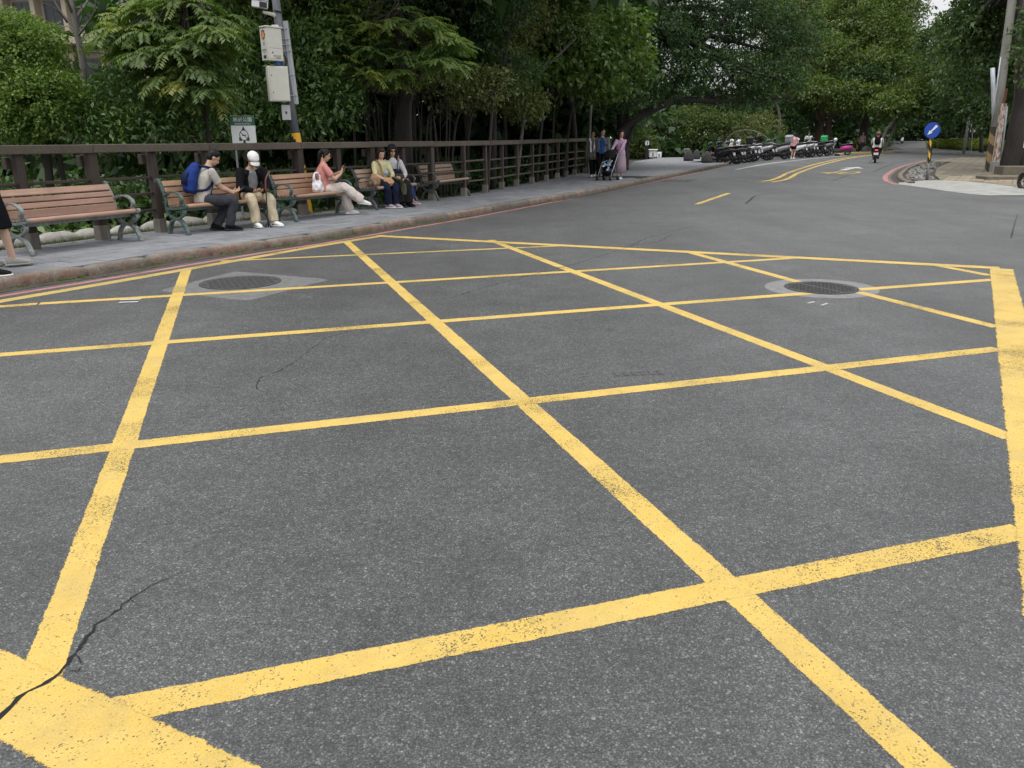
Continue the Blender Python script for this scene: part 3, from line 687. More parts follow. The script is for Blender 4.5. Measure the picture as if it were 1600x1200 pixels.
# ================================================================== island on the right: apron, trench, tiles
ISL = Poly([tuple(at(*q))[:2] for q in ((1404,288.6),(1391,285.5),(1383.5,280.5),(1384,275),(1390,270),(1403,262.5),(1430,254.5),(1462,249),(1500,246.3),(1545,245)) ])
mb = MB(); strip(mb, ISL, .10, -.10, 0, ISL.len*.72, .005, .4); struct(mb.build('red_kerb_line', 'red_paint'))
isk = MB(); strip(isk, ISL, -.2, -.62, .3, ISL.len, .004, .4); isk = struct(isk.build('kerb', 'dirt'))
d = .3; kr = random.Random(13)
while d < ISL.len-.5:
    L = kr.uniform(.9, 1.2); mb = MB(); vs = []; uvv = []
    for k in range(5):
        dd_ = d+.01+(L-.02)*k/4
        for i, (a, z) in enumerate(((-.42,-.03), (-.42,.05), (-.44,.085), (-.58,.09), (-.60,.08), (-.60,-.03))):
            p = ISL.pos(dd_, a); vs.append((p.x, p.y, zg(p.y)+z)); uvv.append((dd_, i/5))
    mb.add(vs, [(k*6+i, k*6+i+1, (k+1)*6+i+1, (k+1)*6+i) for k in range(4) for i in range(5)]+[tuple(range(6)), tuple(24+i for i in range(6))]); mb.uv = uvv
    mb.build('kerb_stone', 'kerbstone', isk, True); d += L
# trench floor + tiled sheet
inner = [ISL.pos(ISL.len*k/40, -.62) for k in range(2, 41)]
tre = [ISL.pos(ISL.len*k/40, -1.75) for k in range(3, 26)]
mb = MB(); q = [p for p in inner[:26]]+tre[::-1]
mb.add([(p.x, p.y, zg(p.y)+.012) for p in q], [tuple(range(len(q)))]); struct(mb.build('trench', 'dirt'))
rub = MB(); rr = random.Random(21)
for k in range(150):
    t = rr.uniform(.06,.56); p = ISL.pos(ISL.len*t, -rr.uniform(.75, 1.6)); s_ = rr.uniform(.05,.22); b0 = len(rub.v)
    rub.ell((p.x, p.y, zg(p.y)+s_*.2), (s_, s_*rr.uniform(.5,.9), s_*rr.uniform(.3,.6)), Matrix.Rotation(rr.uniform(0,6), 3, 'Z'), 6, 4)
    for j in range(b0, len(rub.v)): x, y, z = rub.v[j]; rub.v[j] = (x+rr.uniform(-.25,.25)*s_, y+rr.uniform(-.25,.25)*s_, z+rr.uniform(-.15,.15)*s_)
stuff(rub.build('rubble', 'rubble'), 'broken stone rubble filling the dug up strip behind the curved red line', 'rubble')
A = [at(1404,288.4), at(1425,291), at(1450,294.5), at(1480,299), at(1515,303.5), at(1545,305.5), at(1600,305), at(1680,303)]
Bk = [at(1404,288), at(1430,285.6), at(1446,284.2), at(1475,284.5), at(1510,285.8), at(1550,290), at(1600,297), at(1680,298)]
mb = MB(); mb.add([(p.x, p.y, zg(p.y)+.006) for p in A]+[(p.x, p.y, zg(p.y)+.055) for p in Bk], [(k, k+1, 9+k, 8+k) for k in range(7)]); struct(mb.build('concrete_apron', 'concrete'))
tl = [tre[0]]+tre[3:]+inner[23:]+[Vector((41,56,0)), Vector((40,20,0)), Vector((18,21.5,0))]+[Vector((p.x, p.y, 0)) for p in Bk[:1:-1]]
def mk_tilefar():
    n = NT('tile_far'); b = n.n('ShaderNodeTexBrick', Vector=n.mapping((1,1,1), (0,0,R(-58))), Scale=1.0); b.offset = 0
    n.set(b, 'Brick Width', .42); n.set(b, 'Row Height', .42); n.set(b, 'Mortar Size', .012); n.set(b, 'Color1', (.15,.135,.095)); n.set(b, 'Color2', (.20,.175,.125)); n.set(b, 'Mortar', (.04,.045,.025))
    c = n.mix(1.0, b.outputs['Color'], n.ramp(n.noise(1.5, 5, .65), (.3, .65), (.7, 1.3)), 'MULTIPLY'); M['tile_far'] = n.done(n.bsdf(c, .85))
mk_tilefar()
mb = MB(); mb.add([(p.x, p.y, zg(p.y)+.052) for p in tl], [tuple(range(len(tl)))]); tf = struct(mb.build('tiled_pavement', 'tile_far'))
# single tiles near the apron
o0 = at(1452,283); e1 = Vector((math.cos(R(58)), math.sin(R(58)), 0)); e2 = Vector((e1.y, -e1.x, 0)); tr_ = random.Random(31); TS = .42; tcount = 0
me_t = [None, None]
for kind, mname in ((0, 'tile_tan'), (1, 'tile_dark')):
    mb = MB(); mb.box((0,0,0), (TS-.034, TS-.034, .05), None, .006); me_t[kind] = mb.mesh('tile', mname)
poly_t = [(p.x, p.y) for p in tl]
def inside(x, y, P):
    r = False
    for (x0, y0), (x1, y1) in zip(P, P[1:]+P[:1]):
        if (y0 > y) != (y1 > y) and x < (x1-x0)*(y-y0)/(y1-y0)+x0: r = not r
    return r
cand = []
for i in range(-6, 60):
    for j in range(-8, 22):
        p = o0+e1*(i+.5)*TS+e2*(j+.5)*TS
        if all(inside((p+e1*a*TS*.5+e2*b*TS*.5).x, (p+e1*a*TS*.5+e2*b*TS*.5).y, poly_t) for a in (-1,1) for b in (-1,1)) and p.x < 21.5*p.y/33+1.5: cand.append((p.length, p))
cand.sort(key=lambda q: q[0])
for L, p in cand[:290]:
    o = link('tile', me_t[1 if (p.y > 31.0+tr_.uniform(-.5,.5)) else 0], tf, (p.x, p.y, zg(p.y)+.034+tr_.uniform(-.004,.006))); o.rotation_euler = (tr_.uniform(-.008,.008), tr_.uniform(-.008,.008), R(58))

# ================================================================== vegetation
def ppm(Y): return FPX*1.03/(Y*.955+.4)
NR = np.random.default_rng(11)
def unit(a): return a/(np.linalg.norm(a, axis=-1, keepdims=True)+1e-9)
def leaf_mesh(name, C, A, N, L, W, tint, mat, curl=.15):
    n = len(C); A = unit(A); S = unit(np.cross(A, N)); N = np.cross(S, A)
    L = np.broadcast_to(np.asarray(L, float).reshape(-1, 1), (n, 1)); W = np.broadcast_to(np.asarray(W, float).reshape(-1, 1), (n, 1))
    V = np.empty((n, 4, 3)); V[:, 0] = C; V[:, 1] = C+A*L*.48+S*W*.5+N*W*.16; V[:, 2] = C+A*L-N*L*curl; V[:, 3] = C+A*L*.48-S*W*.5+N*W*.16
    me = bpy.data.meshes.new(name); me.vertices.add(4*n); me.vertices.foreach_set('co', V.ravel().astype(np.float32))
    me.loops.add(4*n); me.loops.foreach_set('vertex_index', np.arange(4*n, dtype=np.int32)); me.polygons.add(n)
    me.polygons.foreach_set('loop_start', np.arange(0, 4*n, 4, dtype=np.int32)); me.polygons.foreach_set('loop_total', np.full(n, 4, np.int32))
    at_ = me.attributes.new('tint', 'FLOAT', 'POINT'); at_.data.foreach_set('value', np.repeat(tint, 4).astype(np.float32))
    me.materials.append(M[mat]); me.update(calc_edges=True); return me
def lumpy(P, f, seed):
    s = np.random.default_rng(seed).uniform(0, 6, (4, 3)); r = 0
    for k in range(4): r = r+np.sin(P[:, 0]*f*(1+.6*k)+s[k, 0])*np.sin(P[:, 1]*f*(1+.6*k)+s[k, 1])*np.sin(P[:, 2]*f*(1+.6*k)+s[k, 2])/(1+.5*k)
    return r
def crown_data(lobes, L, W, lai=3.2, k=9, spread=.8, gap=0.0, droop=.25, upn=.7, seed=0, inner=.45, layered=0.0):
    """lobes: (centre, (rx,ry,rz)); returns leaf arrays"""
    rs = np.random.default_rng(seed); Cs, As, Ns, Ts, Ls = [], [], [], [], []
    for c, r in lobes:
        r = np.array(r, float); area = math.pi*(r[0]*r[2]+r[0]*r[1]+r[1]*r[2])/3
        n = max(6, int(lai*area*1.6/(L*W*.5)/k)); D = unit(rs.normal(size=(n, 3))); rad = rs.uniform(inner**2, 1, n)**.5
        D[:, 2] = np.where((D[:, 2] < -.35) & (rs.random(n) < .5), -D[:, 2], D[:, 2])
        lump = 1+.20*lumpy(D*2.2, 1.6, seed+int(abs(c[0])*10) % 97)
        P = D*r*(rad*lump)[:, None]
        if layered: P[:, 2] = np.round((P[:, 2]+.35*layered*lumpy(P, .55, seed+9))/layered)*layered*.6+P[:, 2]*.4-.10*layered*(P[:, 0]**2+P[:, 1]**2)/(r[0]*r[1])
        if gap > 0:
            keep = lumpy(P+np.array(c), 2.6/max(.5, min(r)), seed+5) > (gap-1); P = P[keep]; D = D[keep]; n = len(P)
        ct = np.clip(rs.normal(.42, .17, n), 0, 1)
        sp = L*spread
        Q = np.repeat(P, k, 0)+rs.normal(size=(n*k, 3))*sp*np.array([1, 1, .6]); O = np.repeat(D, k, 0)
        Ax = unit(O*.7+rs.normal(size=(n*k, 3))*.75+np.array([0, 0, -droop]))
        Nn = unit(O*.35+np.array([0, 0, upn])+rs.normal(size=(n*k, 3))*.45)
        Cs.append(Q+np.array(c)); As.append(Ax); Ns.append(Nn); Ts.append(np.clip(np.repeat(ct, k)+rs.normal(0, .14, n*k), 0, 1)); Ls.append(rs.uniform(.55, 1.4, n*k))
    return [np.concatenate(x) for x in (Cs, As, Ns, Ts, Ls)]
def frond_data(tips, length, pairs=11, leaflet=(.13,.042), per=7, seed=0):
    """pinnate fronds sprayed from each twig end; tips: (position, outward)"""
    rs = np.random.default_rng(seed); Cs, As, Ns, Ts = [], [], [], []
    for p, o in tips:
        p = np.array(p); o = np.array(o); ct = np.clip(rs.normal(.5, .2), 0, 1)
        for q in range(per):
            th = rs.uniform(0, 2*math.pi); h = np.array([math.cos(th), math.sin(th), rs.uniform(-.05,.55)])+o*.5; h /= np.linalg.norm(h); Lr = length*rs.uniform(.7, 1.2)
            t = np.linspace(.18, 1, pairs); drop = rs.uniform(.25,.6)
            pos = p+np.outer(t*Lr, h)-np.outer(t**2*Lr*drop, np.array([0,0,1])); tang = unit(h-np.outer(2*t*drop, np.array([0,0,1])))
            side = unit(np.cross(tang, np.array([0,0,1.]))); up = np.cross(side, tang)
            for s in (-1, 1):
                Cs.append(pos); As.append(unit(side*s*.95+tang*.55-np.array([0,0,.35])+rs.normal(size=(pairs,3))*.10)); Ns.append(unit(up+rs.normal(size=(pairs,3))*.15)); Ts.append(np.clip(ct+rs.normal(0,.10,pairs), 0, 1))
    C, A, N, T = [np.concatenate(x) for x in (Cs, As, Ns, Ts)]
    return C, A, N, T, np.random.default_rng(seed+1).uniform(.75, 1.15, len(C))
def L_(u, v, Y, ru, rv, dp=None):
    c = pt(u, v, Y); k = ppm(Y); return ((c.x, c.y, c.z), (ru/k, dp if dp else min(ru/k, 2.5), rv/k))
def trunk_mesh(mb, pts, r0, r1, n=7, wob=.0, sub=5, seed=0):
    rs = random.Random(seed); P = [Vector(p) for p in pts]; m = len(P)
    P = [p+Vector((rs.uniform(-wob,wob), rs.uniform(-wob,wob), 0)) if 0 < i else p for i, p in enumerate(P)]
    mb.tube(P, [r0+(r1-r0)*(i/(m-1))**.8 for i in range(m)], n, sub); return mb
def plant(name, label, cat, base, trunks, lobes, leaf, L, W, bark='bark', group=None, fronds=None, crown='crown', limbs=3, limb_r=1.0, tr=(.08,.02), curl=.15, **kw):
    """a tree or shrub: Empty > trunk (tapered, with limbs into the crown), crown"""
    base = Vector(base); t = tag(empty(name, base), label, cat, group); b = np.array(base); rs = random.Random(kw.get('seed', 0)+3)
    if trunks:
        mb = MB()
        for i, (pts, r0, r1) in enumerate(trunks): trunk_mesh(mb, [Vector(p)-base for p in pts], r0, r1, 8, seed=i)
        tp = [Vector(p)-base for p in trunks[0][0]]
        for c, r in (lobes or []):
            c = Vector(c)-base; st = tp[-1].lerp(tp[-2], rs.uniform(.1,.8)); rr = trunks[0][2]*limb_r
            for k in range(limbs):
                e = c+Vector((rs.uniform(-.7,.7)*r[0], rs.uniform(-.7,.7)*r[1], rs.uniform(-.3,.7)*r[2])); m = st.lerp(e, .5)+Vector((0, 0, .15*(e-st).length))*rs.uniform(-.3,1)
                mb.tube([st, m, e], [rr*.9, rr*.55, rr*.15], 5, 4)
        mb.build('trunk', bark, t, True)
    if fronds: C, A, N, T, S = frond_data(**fronds); C = C-b; LL, WW = fronds.get('leaflet', (.13,.042)); me = leaf_mesh(crown, C, A, N, LL*S, WW*S, T, leaf, curl)
    else:
        C, A, N, T, S = crown_data([(np.array(c)-b, r) for c, r in lobes], L, W, **kw); me = leaf_mesh(crown, C, A, N, L*S, W*S, T, leaf, curl)
    link(crown, me, t); return t
def gpt(u, Y, dz=-.06): p = pt(u, 230, Y); return Vector((p.x, Y, zg(Y)+dz))

# ---- along the fence, from the left
plant('round_shrub_tree', 'dense small-leaved rounded tree at the far left behind the fence', 'tree', gpt(60,15.4),
      [([gpt(60,15.4), pt(70,215,15.4), pt(45,170,15.4)], .09, .05), ([gpt(95,15.5), pt(88,215,15.5), pt(100,170,15.5)], .06, .03), ([gpt(30,15.5), pt(26,215,15.5), pt(10,170,15.5)], .06, .03)],
      [L_(12,112,15.4,95,85,1.1), L_(70,160,15.0,58,58,.8), L_(-70,130,15.2,80,110,1.1), L_(40,66,15.8,52,34,.8), L_(20,200,15.0,60,34,.6)], 'leaf_small', .062, .036, lai=3.6, k=10, spread=1.0, seed=1, inner=.6, gap=.25)
# bare pale-branched tree
bt = tag(empty('bare_tree', gpt(128,17.2)), 'thin leafless tree with pale lichened branches between the round tree and the feathery tree', 'tree')
mb = MB(); B0 = gpt(128,17.2)
def br(pts, r0, r1): trunk_mesh(mb, [pt(u, v, Y-3.8)-B0 for u, v, Y in pts], r0, r1, 6, .0, 5)
mb2 = [((128,232,21),(126,170,21),(130,110,21),(118,40,21),(112,0,21),(108,-40,21))]
for p in mb2: br(p, .085, .045)
for p, a, b in ((((113,20,21),(98,-10,20.6),(70,-40,20.3)), .035, .012), (((116,30,21),(135,5,21.3),(150,-30,21.6)), .035, .012), (((123,55,21),(138,35,20.7),(148,15,20.5),(149,-8,20.4)), .028, .008), (((118,45,21),(95,18,21),(78,-12,21)), .025, .01),
                (((128,72,21),(150,70,20.5),(178,76,20.2),(192,75,20)), .026, .006), (((131,82,21),(155,82,21.4),(180,88,21.6),(196,82,21.7)), .024, .006), (((127,160,21),(145,157,20.6),(162,154,20.4)), .02, .007), (((126,110,21),(112,95,20.6),(85,100,20.2),(80,108,20)), .02, .006),
                (((96,118,20.5),(88,108,20.3),(82,100,20.1)), .018, .006), (((97,118,20.5),(100,135,20.5),(108,138,20.4)), .02, .008), (((105,35,21),(88,15,20.5),(62,2,20.2)), .018, .006), (((140,30,20.7),(128,12,20.4),(124,-10,20.2)), .016, .006), (((185,72,20.1),(188,65,20),(186,58,20)), .01, .004)):
    br(p, a, b)
mb.build('branches', 'bark_pale', bt, True)
def frond_tips(spec, Y, base, n, seed):
    rs = random.Random(seed); out = []
    for u, v, du, dv in spec:
        for k in range(n):
            p = pt(u+rs.uniform(-du,du), v+rs.uniform(-dv,dv), Y+rs.uniform(-.8,.6)); o = (p-base); o.z *= .2; out.append((tuple(p), tuple(o.normalized()*.8)))
    return out
def frond_tree(label, base, trunk, spec, Y, n, seed, extra=(), length=.5):
    tips = frond_tips(spec, Y, pt(trunk[-2][0], trunk[-2][1], trunk[-2][2]), n, seed); P = [base]+[pt(*q) for q in trunk]
    tr = [(P, .055, .02)]
    for p, o in tips[::2]: s = P[-2].lerp(P[-1], (seed*.37+p[0]) % 1.0); e = Vector(p); tr.append(([s, s.lerp(e, .5)+Vector((0,0,.12)), e], .016, .005))
    return plant('feathery_tree', label, 'tree', base, tr+list(extra), None, 'leaf_frond', .12, .04, bark='bark', fronds=dict(tips=tips, length=length, pairs=11, leaflet=(.125,.043), per=8, seed=seed), curl=.1)
frond_tree('feathery pinnate-leaved tree on a slender slanting trunk left of the park sign', gpt(331,15.6), [(322,190,15.6),(314,150,15.6),(300,90,15.5),(290,20,15.4),(288,-40,15.4)],
           [(215,45,45,20), (260,85,50,25), (300,115,45,25), (322,75,32,25), (335,40,22,30), (250,20,50,25), (320,15,40,25), (285,60,40,30), (215,75,25,12), (320,140,30,15), (270,125,25,15)], 15.5, 9, 3,
           extra=[([gpt(314,15.9), pt(300,200,15.9), pt(284,160,15.9)], .03, .02)])
plant('glossy_shrub', 'tall shrub of loose oval leaves below the feathery tree left of the sign', 'shrub', gpt(220,16.2), [([gpt(220,16.2), pt(225,200,16.2), pt(230,160,16.2)], .04, .02)],
      [L_(195,160,16.2,62,50,.8), L_(240,195,15.6,70,42,.6), L_(150,205,15.4,52,38,.6), L_(300,185,16.4,62,50,.7)], 'leaf_glossy', .11, .046, lai=2.7, k=7, spread=1.2, seed=4, inner=.45, gap=.75, curl=.25)
plant('glossy_shrub', 'dark leafy shrub right behind the green and white park sign', 'shrub', gpt(375,18.6), [([gpt(380,18.6), pt(380,200,18.6), pt(385,150,18.6)], .04, .02)],
      [L_(375,165,18.7,48,62,.7), L_(350,205,18.3,55,30,.6), L_(400,110,19,55,60,.7), L_(410,190,18.7,40,36,.6)], 'leaf_glossy', .115, .05, lai=2.8, k=7, spread=1.1, seed=5, inner=.45, gap=.7, curl=.25)
plant('glossy_shrub', 'big-leaved bright shrub right of the pole with the metal boxes', 'shrub', gpt(505,19.4), [([gpt(505,19.4), pt(500,200,19.4), pt(505,160,19.4)], .05, .02)],
      [L_(488,140,19.4,45,55,.7), L_(520,165,19.6,45,50,.7), L_(470,195,19,40,34,.5), L_(440,165,19.2,36,44,.5), L_(490,80,19.8,55,50,.8)], 'leaf_glossy', .13, .058, lai=2.7, k=7, spread=1.1, seed=6, inner=.45, gap=.7, curl=.25)
plant('leafy_tree', 'light green tree filling the frame top above the camera pole', 'tree', gpt(455,20.8), [([gpt(455,20.8), pt(455,120,20.8), pt(450,40,20.8), pt(450,-60,20.8)], .08, .04)],
      [L_(420,40,20.6,60,50,1), L_(480,10,20.8,70,50,1), L_(380,-5,20.5,60,40,.9), L_(540,20,21,60,40,.9), L_(430,-70,21,110,60,1.6)], 'leaf_broad', .12, .05, lai=2.6, k=7, seed=7, gap=.35)
frond_tree('feathery light green tree spreading over the seated women', gpt(642,20.6), [(640,180,20.6),(645,140,20.6),(640,100,20.5),(630,50,20.4),(620,-10,20.4)],
           [(600,60,35,22), (650,55,40,25), (690,85,28,18), (560,80,40,25), (640,95,45,20), (520,50,30,25), (560,30,40,22), (640,25,40,15), (690,55,20,15), (520,100,25,18), (600,110,30,12)], 20.3, 9, 8, length=.55)
# old banyan in the dark with hanging roots
bb = gpt(625,22.5); tr = [([bb, pt(630,200,22.5), pt(635,150,22.5), pt(625,100,22.5), pt(620,20,22.5)], .30, .16)]
rs_ = random.Random(17)
for k in range(26):
    u = rs_.uniform(570,705); tr.append(([gpt(u+rs_.uniform(-8,8),22.5+rs_.uniform(-.6,.6)), pt(u+rs_.uniform(-5,5),190,22.4), pt(u+rs_.uniform(-12,4),140,22.4), pt(u*.7+630*.3,95,22.4)], rs_.uniform(.016,.05), .012))
for e in ((700,60),(560,70),(740,100),(520,130),(680,20)): tr.append(([pt(632,150,22.5), pt((632+e[0])/2,e[1]*.5+75,22.3), pt(*e,22)], .12, .03))
plant('banyan_tree', 'old dark banyan with hanging aerial roots behind the women on the bench', 'tree', bb, tr, [L_(560,-10,23,110,60,2.2), L_(690,-5,23.5,110,60,2.2), L_(640,-90,23.5,190,60,3), L_(730,70,24,55,45,1.2), L_(570,120,23.6,50,30,.8)], 'leaf_dark', .13, .06, lai=3.4, k=9, seed=9, limbs=2, gap=.2)
# thin slanting trunks right of it, one tree each
slim = [(760,21,[(770,160),(785,110),(800,40)],.05), (806,24.5,[(822,160),(840,120),(900,60)],.06), (838,26,[(850,165),(862,140),(885,60)],.06), (862,28,[(866,160),(868,120),(872,40)],.05), (880,29,[(893,170),(905,150),(930,110)],.05), (700,20.8,[(712,195),(730,168),(760,150)],.045), (724,21.6,[(735,190),(752,165),(800,130)],.04), (920,32,[(923,170),(926,145),(940,125)],.07), (658,20.4,[(668,195),(675,178),(702,160)],.04), (553,19.8,[(553,190),(556,160),(560,110)],.04), (730,24,[(728,150),(722,90),(724,-10)],.09), (790,26,[(788,150),(782,80),(778,-10)],.07)]
desc = ['slim pale trunk leaning right behind the empty far bench', 'slender grey trunk forking low behind the grid of the fence', 'slim straight sapling with a thin crown left of the family', 'thin upright stem in the dark wood behind the fence grid', 'bent grey sapling reaching right toward the family', 'low crooked sapling leaning right near the empty bench', 'thin arching sapling behind the empty bench back', 'pale forked trunk just left of the woman with the white scarf', 'short crooked stem behind the woman with sunglasses', 'thin straight stem behind the woman in pink', 'tall dark trunk rising out of the frame right of the feathery tree', 'tall thin dark trunk in the wood above the empty bench']
for i, ((u, Y, P, r), ds) in enumerate(zip(slim, desc)):
    Y += 2.0
    b = gpt(u, Y); e = pt(P[-1][0], P[-1][1], Y); pts = [b]+[pt(a, v, Y) for a, v in P]
    tr = [(pts, r, r*.45)]
    for q in range(3):
        s = pts[1+q % (len(pts)-1)]; tr.append(([s, s+Vector((rs_.uniform(-.4,.5), 0, .35)), s+Vector((rs_.uniform(-.9,1.0), rs_.uniform(-.3,.3), .8))], r*.45, r*.12))
    plant('slender_tree', ds, 'tree', b, tr, [((e.x, e.y, e.z+.3), (.9,.8,.55))], ('leaf_dark','leaf_broad','leaf_olive')[i % 3], .10, .045, bark='bark_pale' if i in (1, 7) else 'bark', lai=1.3, k=6, seed=40+i, limbs=2, gap=.5)
# broad-leaved trees in the middle
plant('broadleaf_tree', 'large-leaved tree hanging over the fence before the family', 'tree', gpt(900,34.5), [([gpt(900,34.5), pt(895,180,32), pt(880,120,29), pt(870,60,28)], .14, .07), ([pt(846,50,27), pt(868,18,27), pt(905,8,27), pt(950,-12,27)], .05, .02)],
      [L_(850,85,27.5,70,45,1.4), L_(915,95,28.5,75,50,1.5), L_(985,100,30,38,42,1.0), L_(870,40,28,80,40,1.5), L_(950,50,29,70,40,1.5), L_(800,120,26.5,50,40,1.0), L_(930,140,29,50,22,.9)], 'leaf_broad', .19, .12, lai=2.5, k=6, seed=10, gap=.35, curl=.3)
plant('leafy_tree', 'fine-leaved tree in shade above the empty far bench', 'tree', gpt(770,25.5), [([gpt(770,25.5), pt(772,160,25.5), pt(770,100,25.5), pt(765,40,25.5)], .10, .05)],
      [L_(770,110,25,60,45,1.2), L_(740,150,24,40,28,.8), L_(815,165,26,45,28,.8), L_(755,40,25.5,75,55,1.5), L_(810,20,26,60,55,1.5)], 'leaf_olive', .11, .05, lai=2.4, k=8, seed=11, gap=.45)
ab = gpt(972,37); arch = [([pt(966,214,36.6), pt(990,188,36.6), pt(1030,166,36.6), pt(1070,156,36.8), pt(1140,158,37), pt(1235,150,37.5)], .26, .08), ([pt(980,225,36.5), pt(992,195,36.5), pt(1012,170,36.5)], .09, .05), ([pt(1100,157,37), pt(1150,120,37), pt(1215,95,37.5)], .12, .05), ([pt(1040,160,37), pt(1080,90,37), pt(1130,30,37), pt(1180,-10,37)], .14, .06)]
plant('spreading_tree', 'big dark tree with a long low limb arching over the plaza behind the family', 'tree', ab, [([ab, pt(974,190,37), pt(968,130,37), pt(985,60,37), pt(1000,-30,37)], .34, .16)]+arch,
      [L_(985,150,36,55,30,1.2), L_(1040,110,36.5,75,45,2), L_(1120,115,37,75,36,2), L_(1195,125,38,60,40,2), L_(1010,55,36.5,90,45,2.2), L_(1100,45,38,90,45,2.2), L_(1190,50,39,80,55,2.2), L_(1060,-30,38,160,50,3), L_(1150,155,37.5,60,18,1.2), L_(1235,80,39,50,50,1.6)], 'leaf_dark', .14, .065, lai=1.9, k=10, seed=12, gap=.55, limbs=3)
# bushes beyond the plaza
for i, (lob, ds) in enumerate(((((1030,212,63,48,34),(1000,222,58,26,24),(1065,195,66,38,26)), 'broad green bush on the left edge of the plaza by the bollard lamp'),
                               (((1110,205,61,46,34),(1095,185,63,40,22),(1135,190,63,34,24)), 'high rounded green bush behind the dark boulders'),
                               (((1165,215,62,40,28),(1190,205,64,36,30),(1150,230,60,30,16)), 'yellowish green bush behind the nearest parked scooters'),
                               (((1225,205,70,34,34),(1245,190,72,36,34),(1210,180,70,36,30)), 'dark green bush between the scooters and the big reddish trunk'))):
    p = lob[0]; b = gpt(p[0], p[2])
    plant('bush', ds, 'bush', b, [([b, pt(p[0], 225, p[2]), pt(p[0], p[1], p[2])], .09, .05)], [L_(*q, 1.4) for q in lob], ('leaf_far','leaf_far','leaf_olive','leaf_dark')[i], .17, .085, lai=2.8, k=8, seed=60+i, gap=.3, group='bushes round the plaza', layered=.35)
mb = MB(); Pb = [pt(1134,220,57), pt(1142,210,57), pt(1160,203.5,57), pt(1180,205,57), pt(1195,213,57), pt(1204,222,57)]
mb.tube([p-Pb[-1] for p in Pb], [.014,.02,.026,.032,.036,.04], 6, 5); mb.tube([pt(1158,203.6,57)-Pb[-1], pt(1152,212,57)-Pb[-1], pt(1146,224,57)-Pb[-1]], [.02,.016,.012], 5, 4)
tag(mb.build('fallen_branch', 'bark_pale', None, True, Pb[-1]), 'bare pale branch arching above the parked scooters', 'branch')
tb = gpt(1284,72)
plant('layered_tree', 'light green layered tree with a dark reddish forked trunk behind the scooters', 'tree', tb, [([tb, pt(1279,205,72), pt(1282,180,72), pt(1270,140,72), pt(1262,90,72)], .55, .25), ([tb+Vector((.5,0,0)), pt(1293,205,72), pt(1300,180,72), pt(1325,165,72), pt(1345,150,72)], .42, .15), ([pt(1277,188,71), pt(1272,168,71), pt(1256,155,71), pt(1246,144,71)], .14, .05)],
      [L_(1250,140,71,50,30,3), L_(1320,150,70,60,26,3), L_(1385,160,69,55,24,3), L_(1290,95,74,70,42,3.5), L_(1370,110,72,70,36,3.5), L_(1440,150,67,48,26,3), L_(1375,62,74,52,44,3.5), L_(1340,40,77,80,46,4), L_(1470,165,66,28,18,2), L_(1405,22,76,34,30,3), L_(1350,0,78,60,30,3)], 'leaf_far', .26, .12, bark='bark_red', lai=2.8, k=9, seed=13, gap=.5, limbs=0)
plant('leafy_tree', 'dense grey-green tree high up between the arching limb and the layered tree', 'tree', gpt(1245,90), [([gpt(1245,90), pt(1245,150,90), pt(1250,60,90)], .5, .25)],
      [L_(1230,40,88,60,60,4), L_(1270,10,90,60,50,4), L_(1225,110,86,45,40,3), L_(1300,-20,92,80,40,5)], 'leaf_olive', .28, .14, lai=2.2, k=9, seed=14, gap=.45)
for i, (u, Y, P, r, ds) in enumerate(((1348,70.5,[(1350,200),(1352,170),(1340,140)],.42,'thick dark trunk beside the narrow black and yellow post'), (1372,66,[(1384,205),(1392,195),(1400,183)],.16,'pale leaning trunk right of the scooter rider'), (1381,67,[(1394,208),(1402,192),(1410,180)],.13,'thin leaning trunk next to the dark triangle of soil'), (1213,66,[(1218,190),(1214,165),(1206,150)],.14,'pale slim trunk above the man with a raised hand'))):
    b = gpt(u, Y); pts = [b]+[pt(a, v, Y) for a, v in P]; e = pts[-1]
    plant('slender_tree' if r < .3 else 'dark_trunk_tree', ds, 'tree', b, [(pts, r, r*.6)], [((e.x, e.y, e.z+.8), (2.6,2,1.1))], 'leaf_far' if i else 'leaf_dark', .32, .15, bark='bark' if i == 0 else 'bark_pale', lai=1.8, k=8, seed=70+i, gap=.4)
# right-hand side
rb = at(1592,272)+Vector((.25,.6,-.06))
plant('massive_tree', 'huge dark trunk at the right edge behind the cream notice', 'tree', rb, [([rb, rb+Vector((.0,0,1.4)), rb+Vector((.1,.3,3.2)), rb+Vector((-.2,.6,6)), rb+Vector((.2,1,9))], .72, .35), ([rb+Vector((-.55,.1,0)), rb+Vector((-.35,.1,1.2)), rb+Vector((-.1,.2,3))], .26, .12), ([rb+Vector((.3,-.6,0)), rb+Vector((.2,-.4,1.2)), rb+Vector((.05,0,3))], .26, .12), ([rb+Vector((-.1,-.75,0)), rb+Vector((-.05,-.5,1.0)), rb+Vector((0,0,2.6))], .22, .1)],
      [L_(1580,140,39,46,46,1.2), L_(1530,90,40,60,55,2), L_(1615,110,37.5,40,70,1.4), L_(1560,30,39.5,70,50,2), L_(1510,50,41,42,48,2), L_(1650,40,36.5,60,90,1.4), L_(1570,-50,40,90,50,2.5), L_(1612,175,37.5,24,34,.8), L_(1608,70,32.2,24,60,.5)], 'leaf_mid', .20, .11, lai=2.6, k=7, seed=15, gap=.4, limbs=3)
plant('leafy_tree', 'dusky broad-leaved tree behind the lamp post on the right', 'tree', gpt(1535,66), [([gpt(1535,66), pt(1532,170,66), pt(1520,120,64)], .16, .1)],
      [L_(1505,130,60,46,44,2.5), L_(1540,165,58,36,30,2), L_(1490,100,64,40,40,2.5), L_(1530,80,62,50,50,2.5), L_(1470,180,64,26,22,1.6), L_(1462,62,66,26,26,1.8), L_(1545,195,57,26,18,1.4)], 'leaf_mid', .24, .13, lai=2.6, k=7, seed=16, gap=.35)
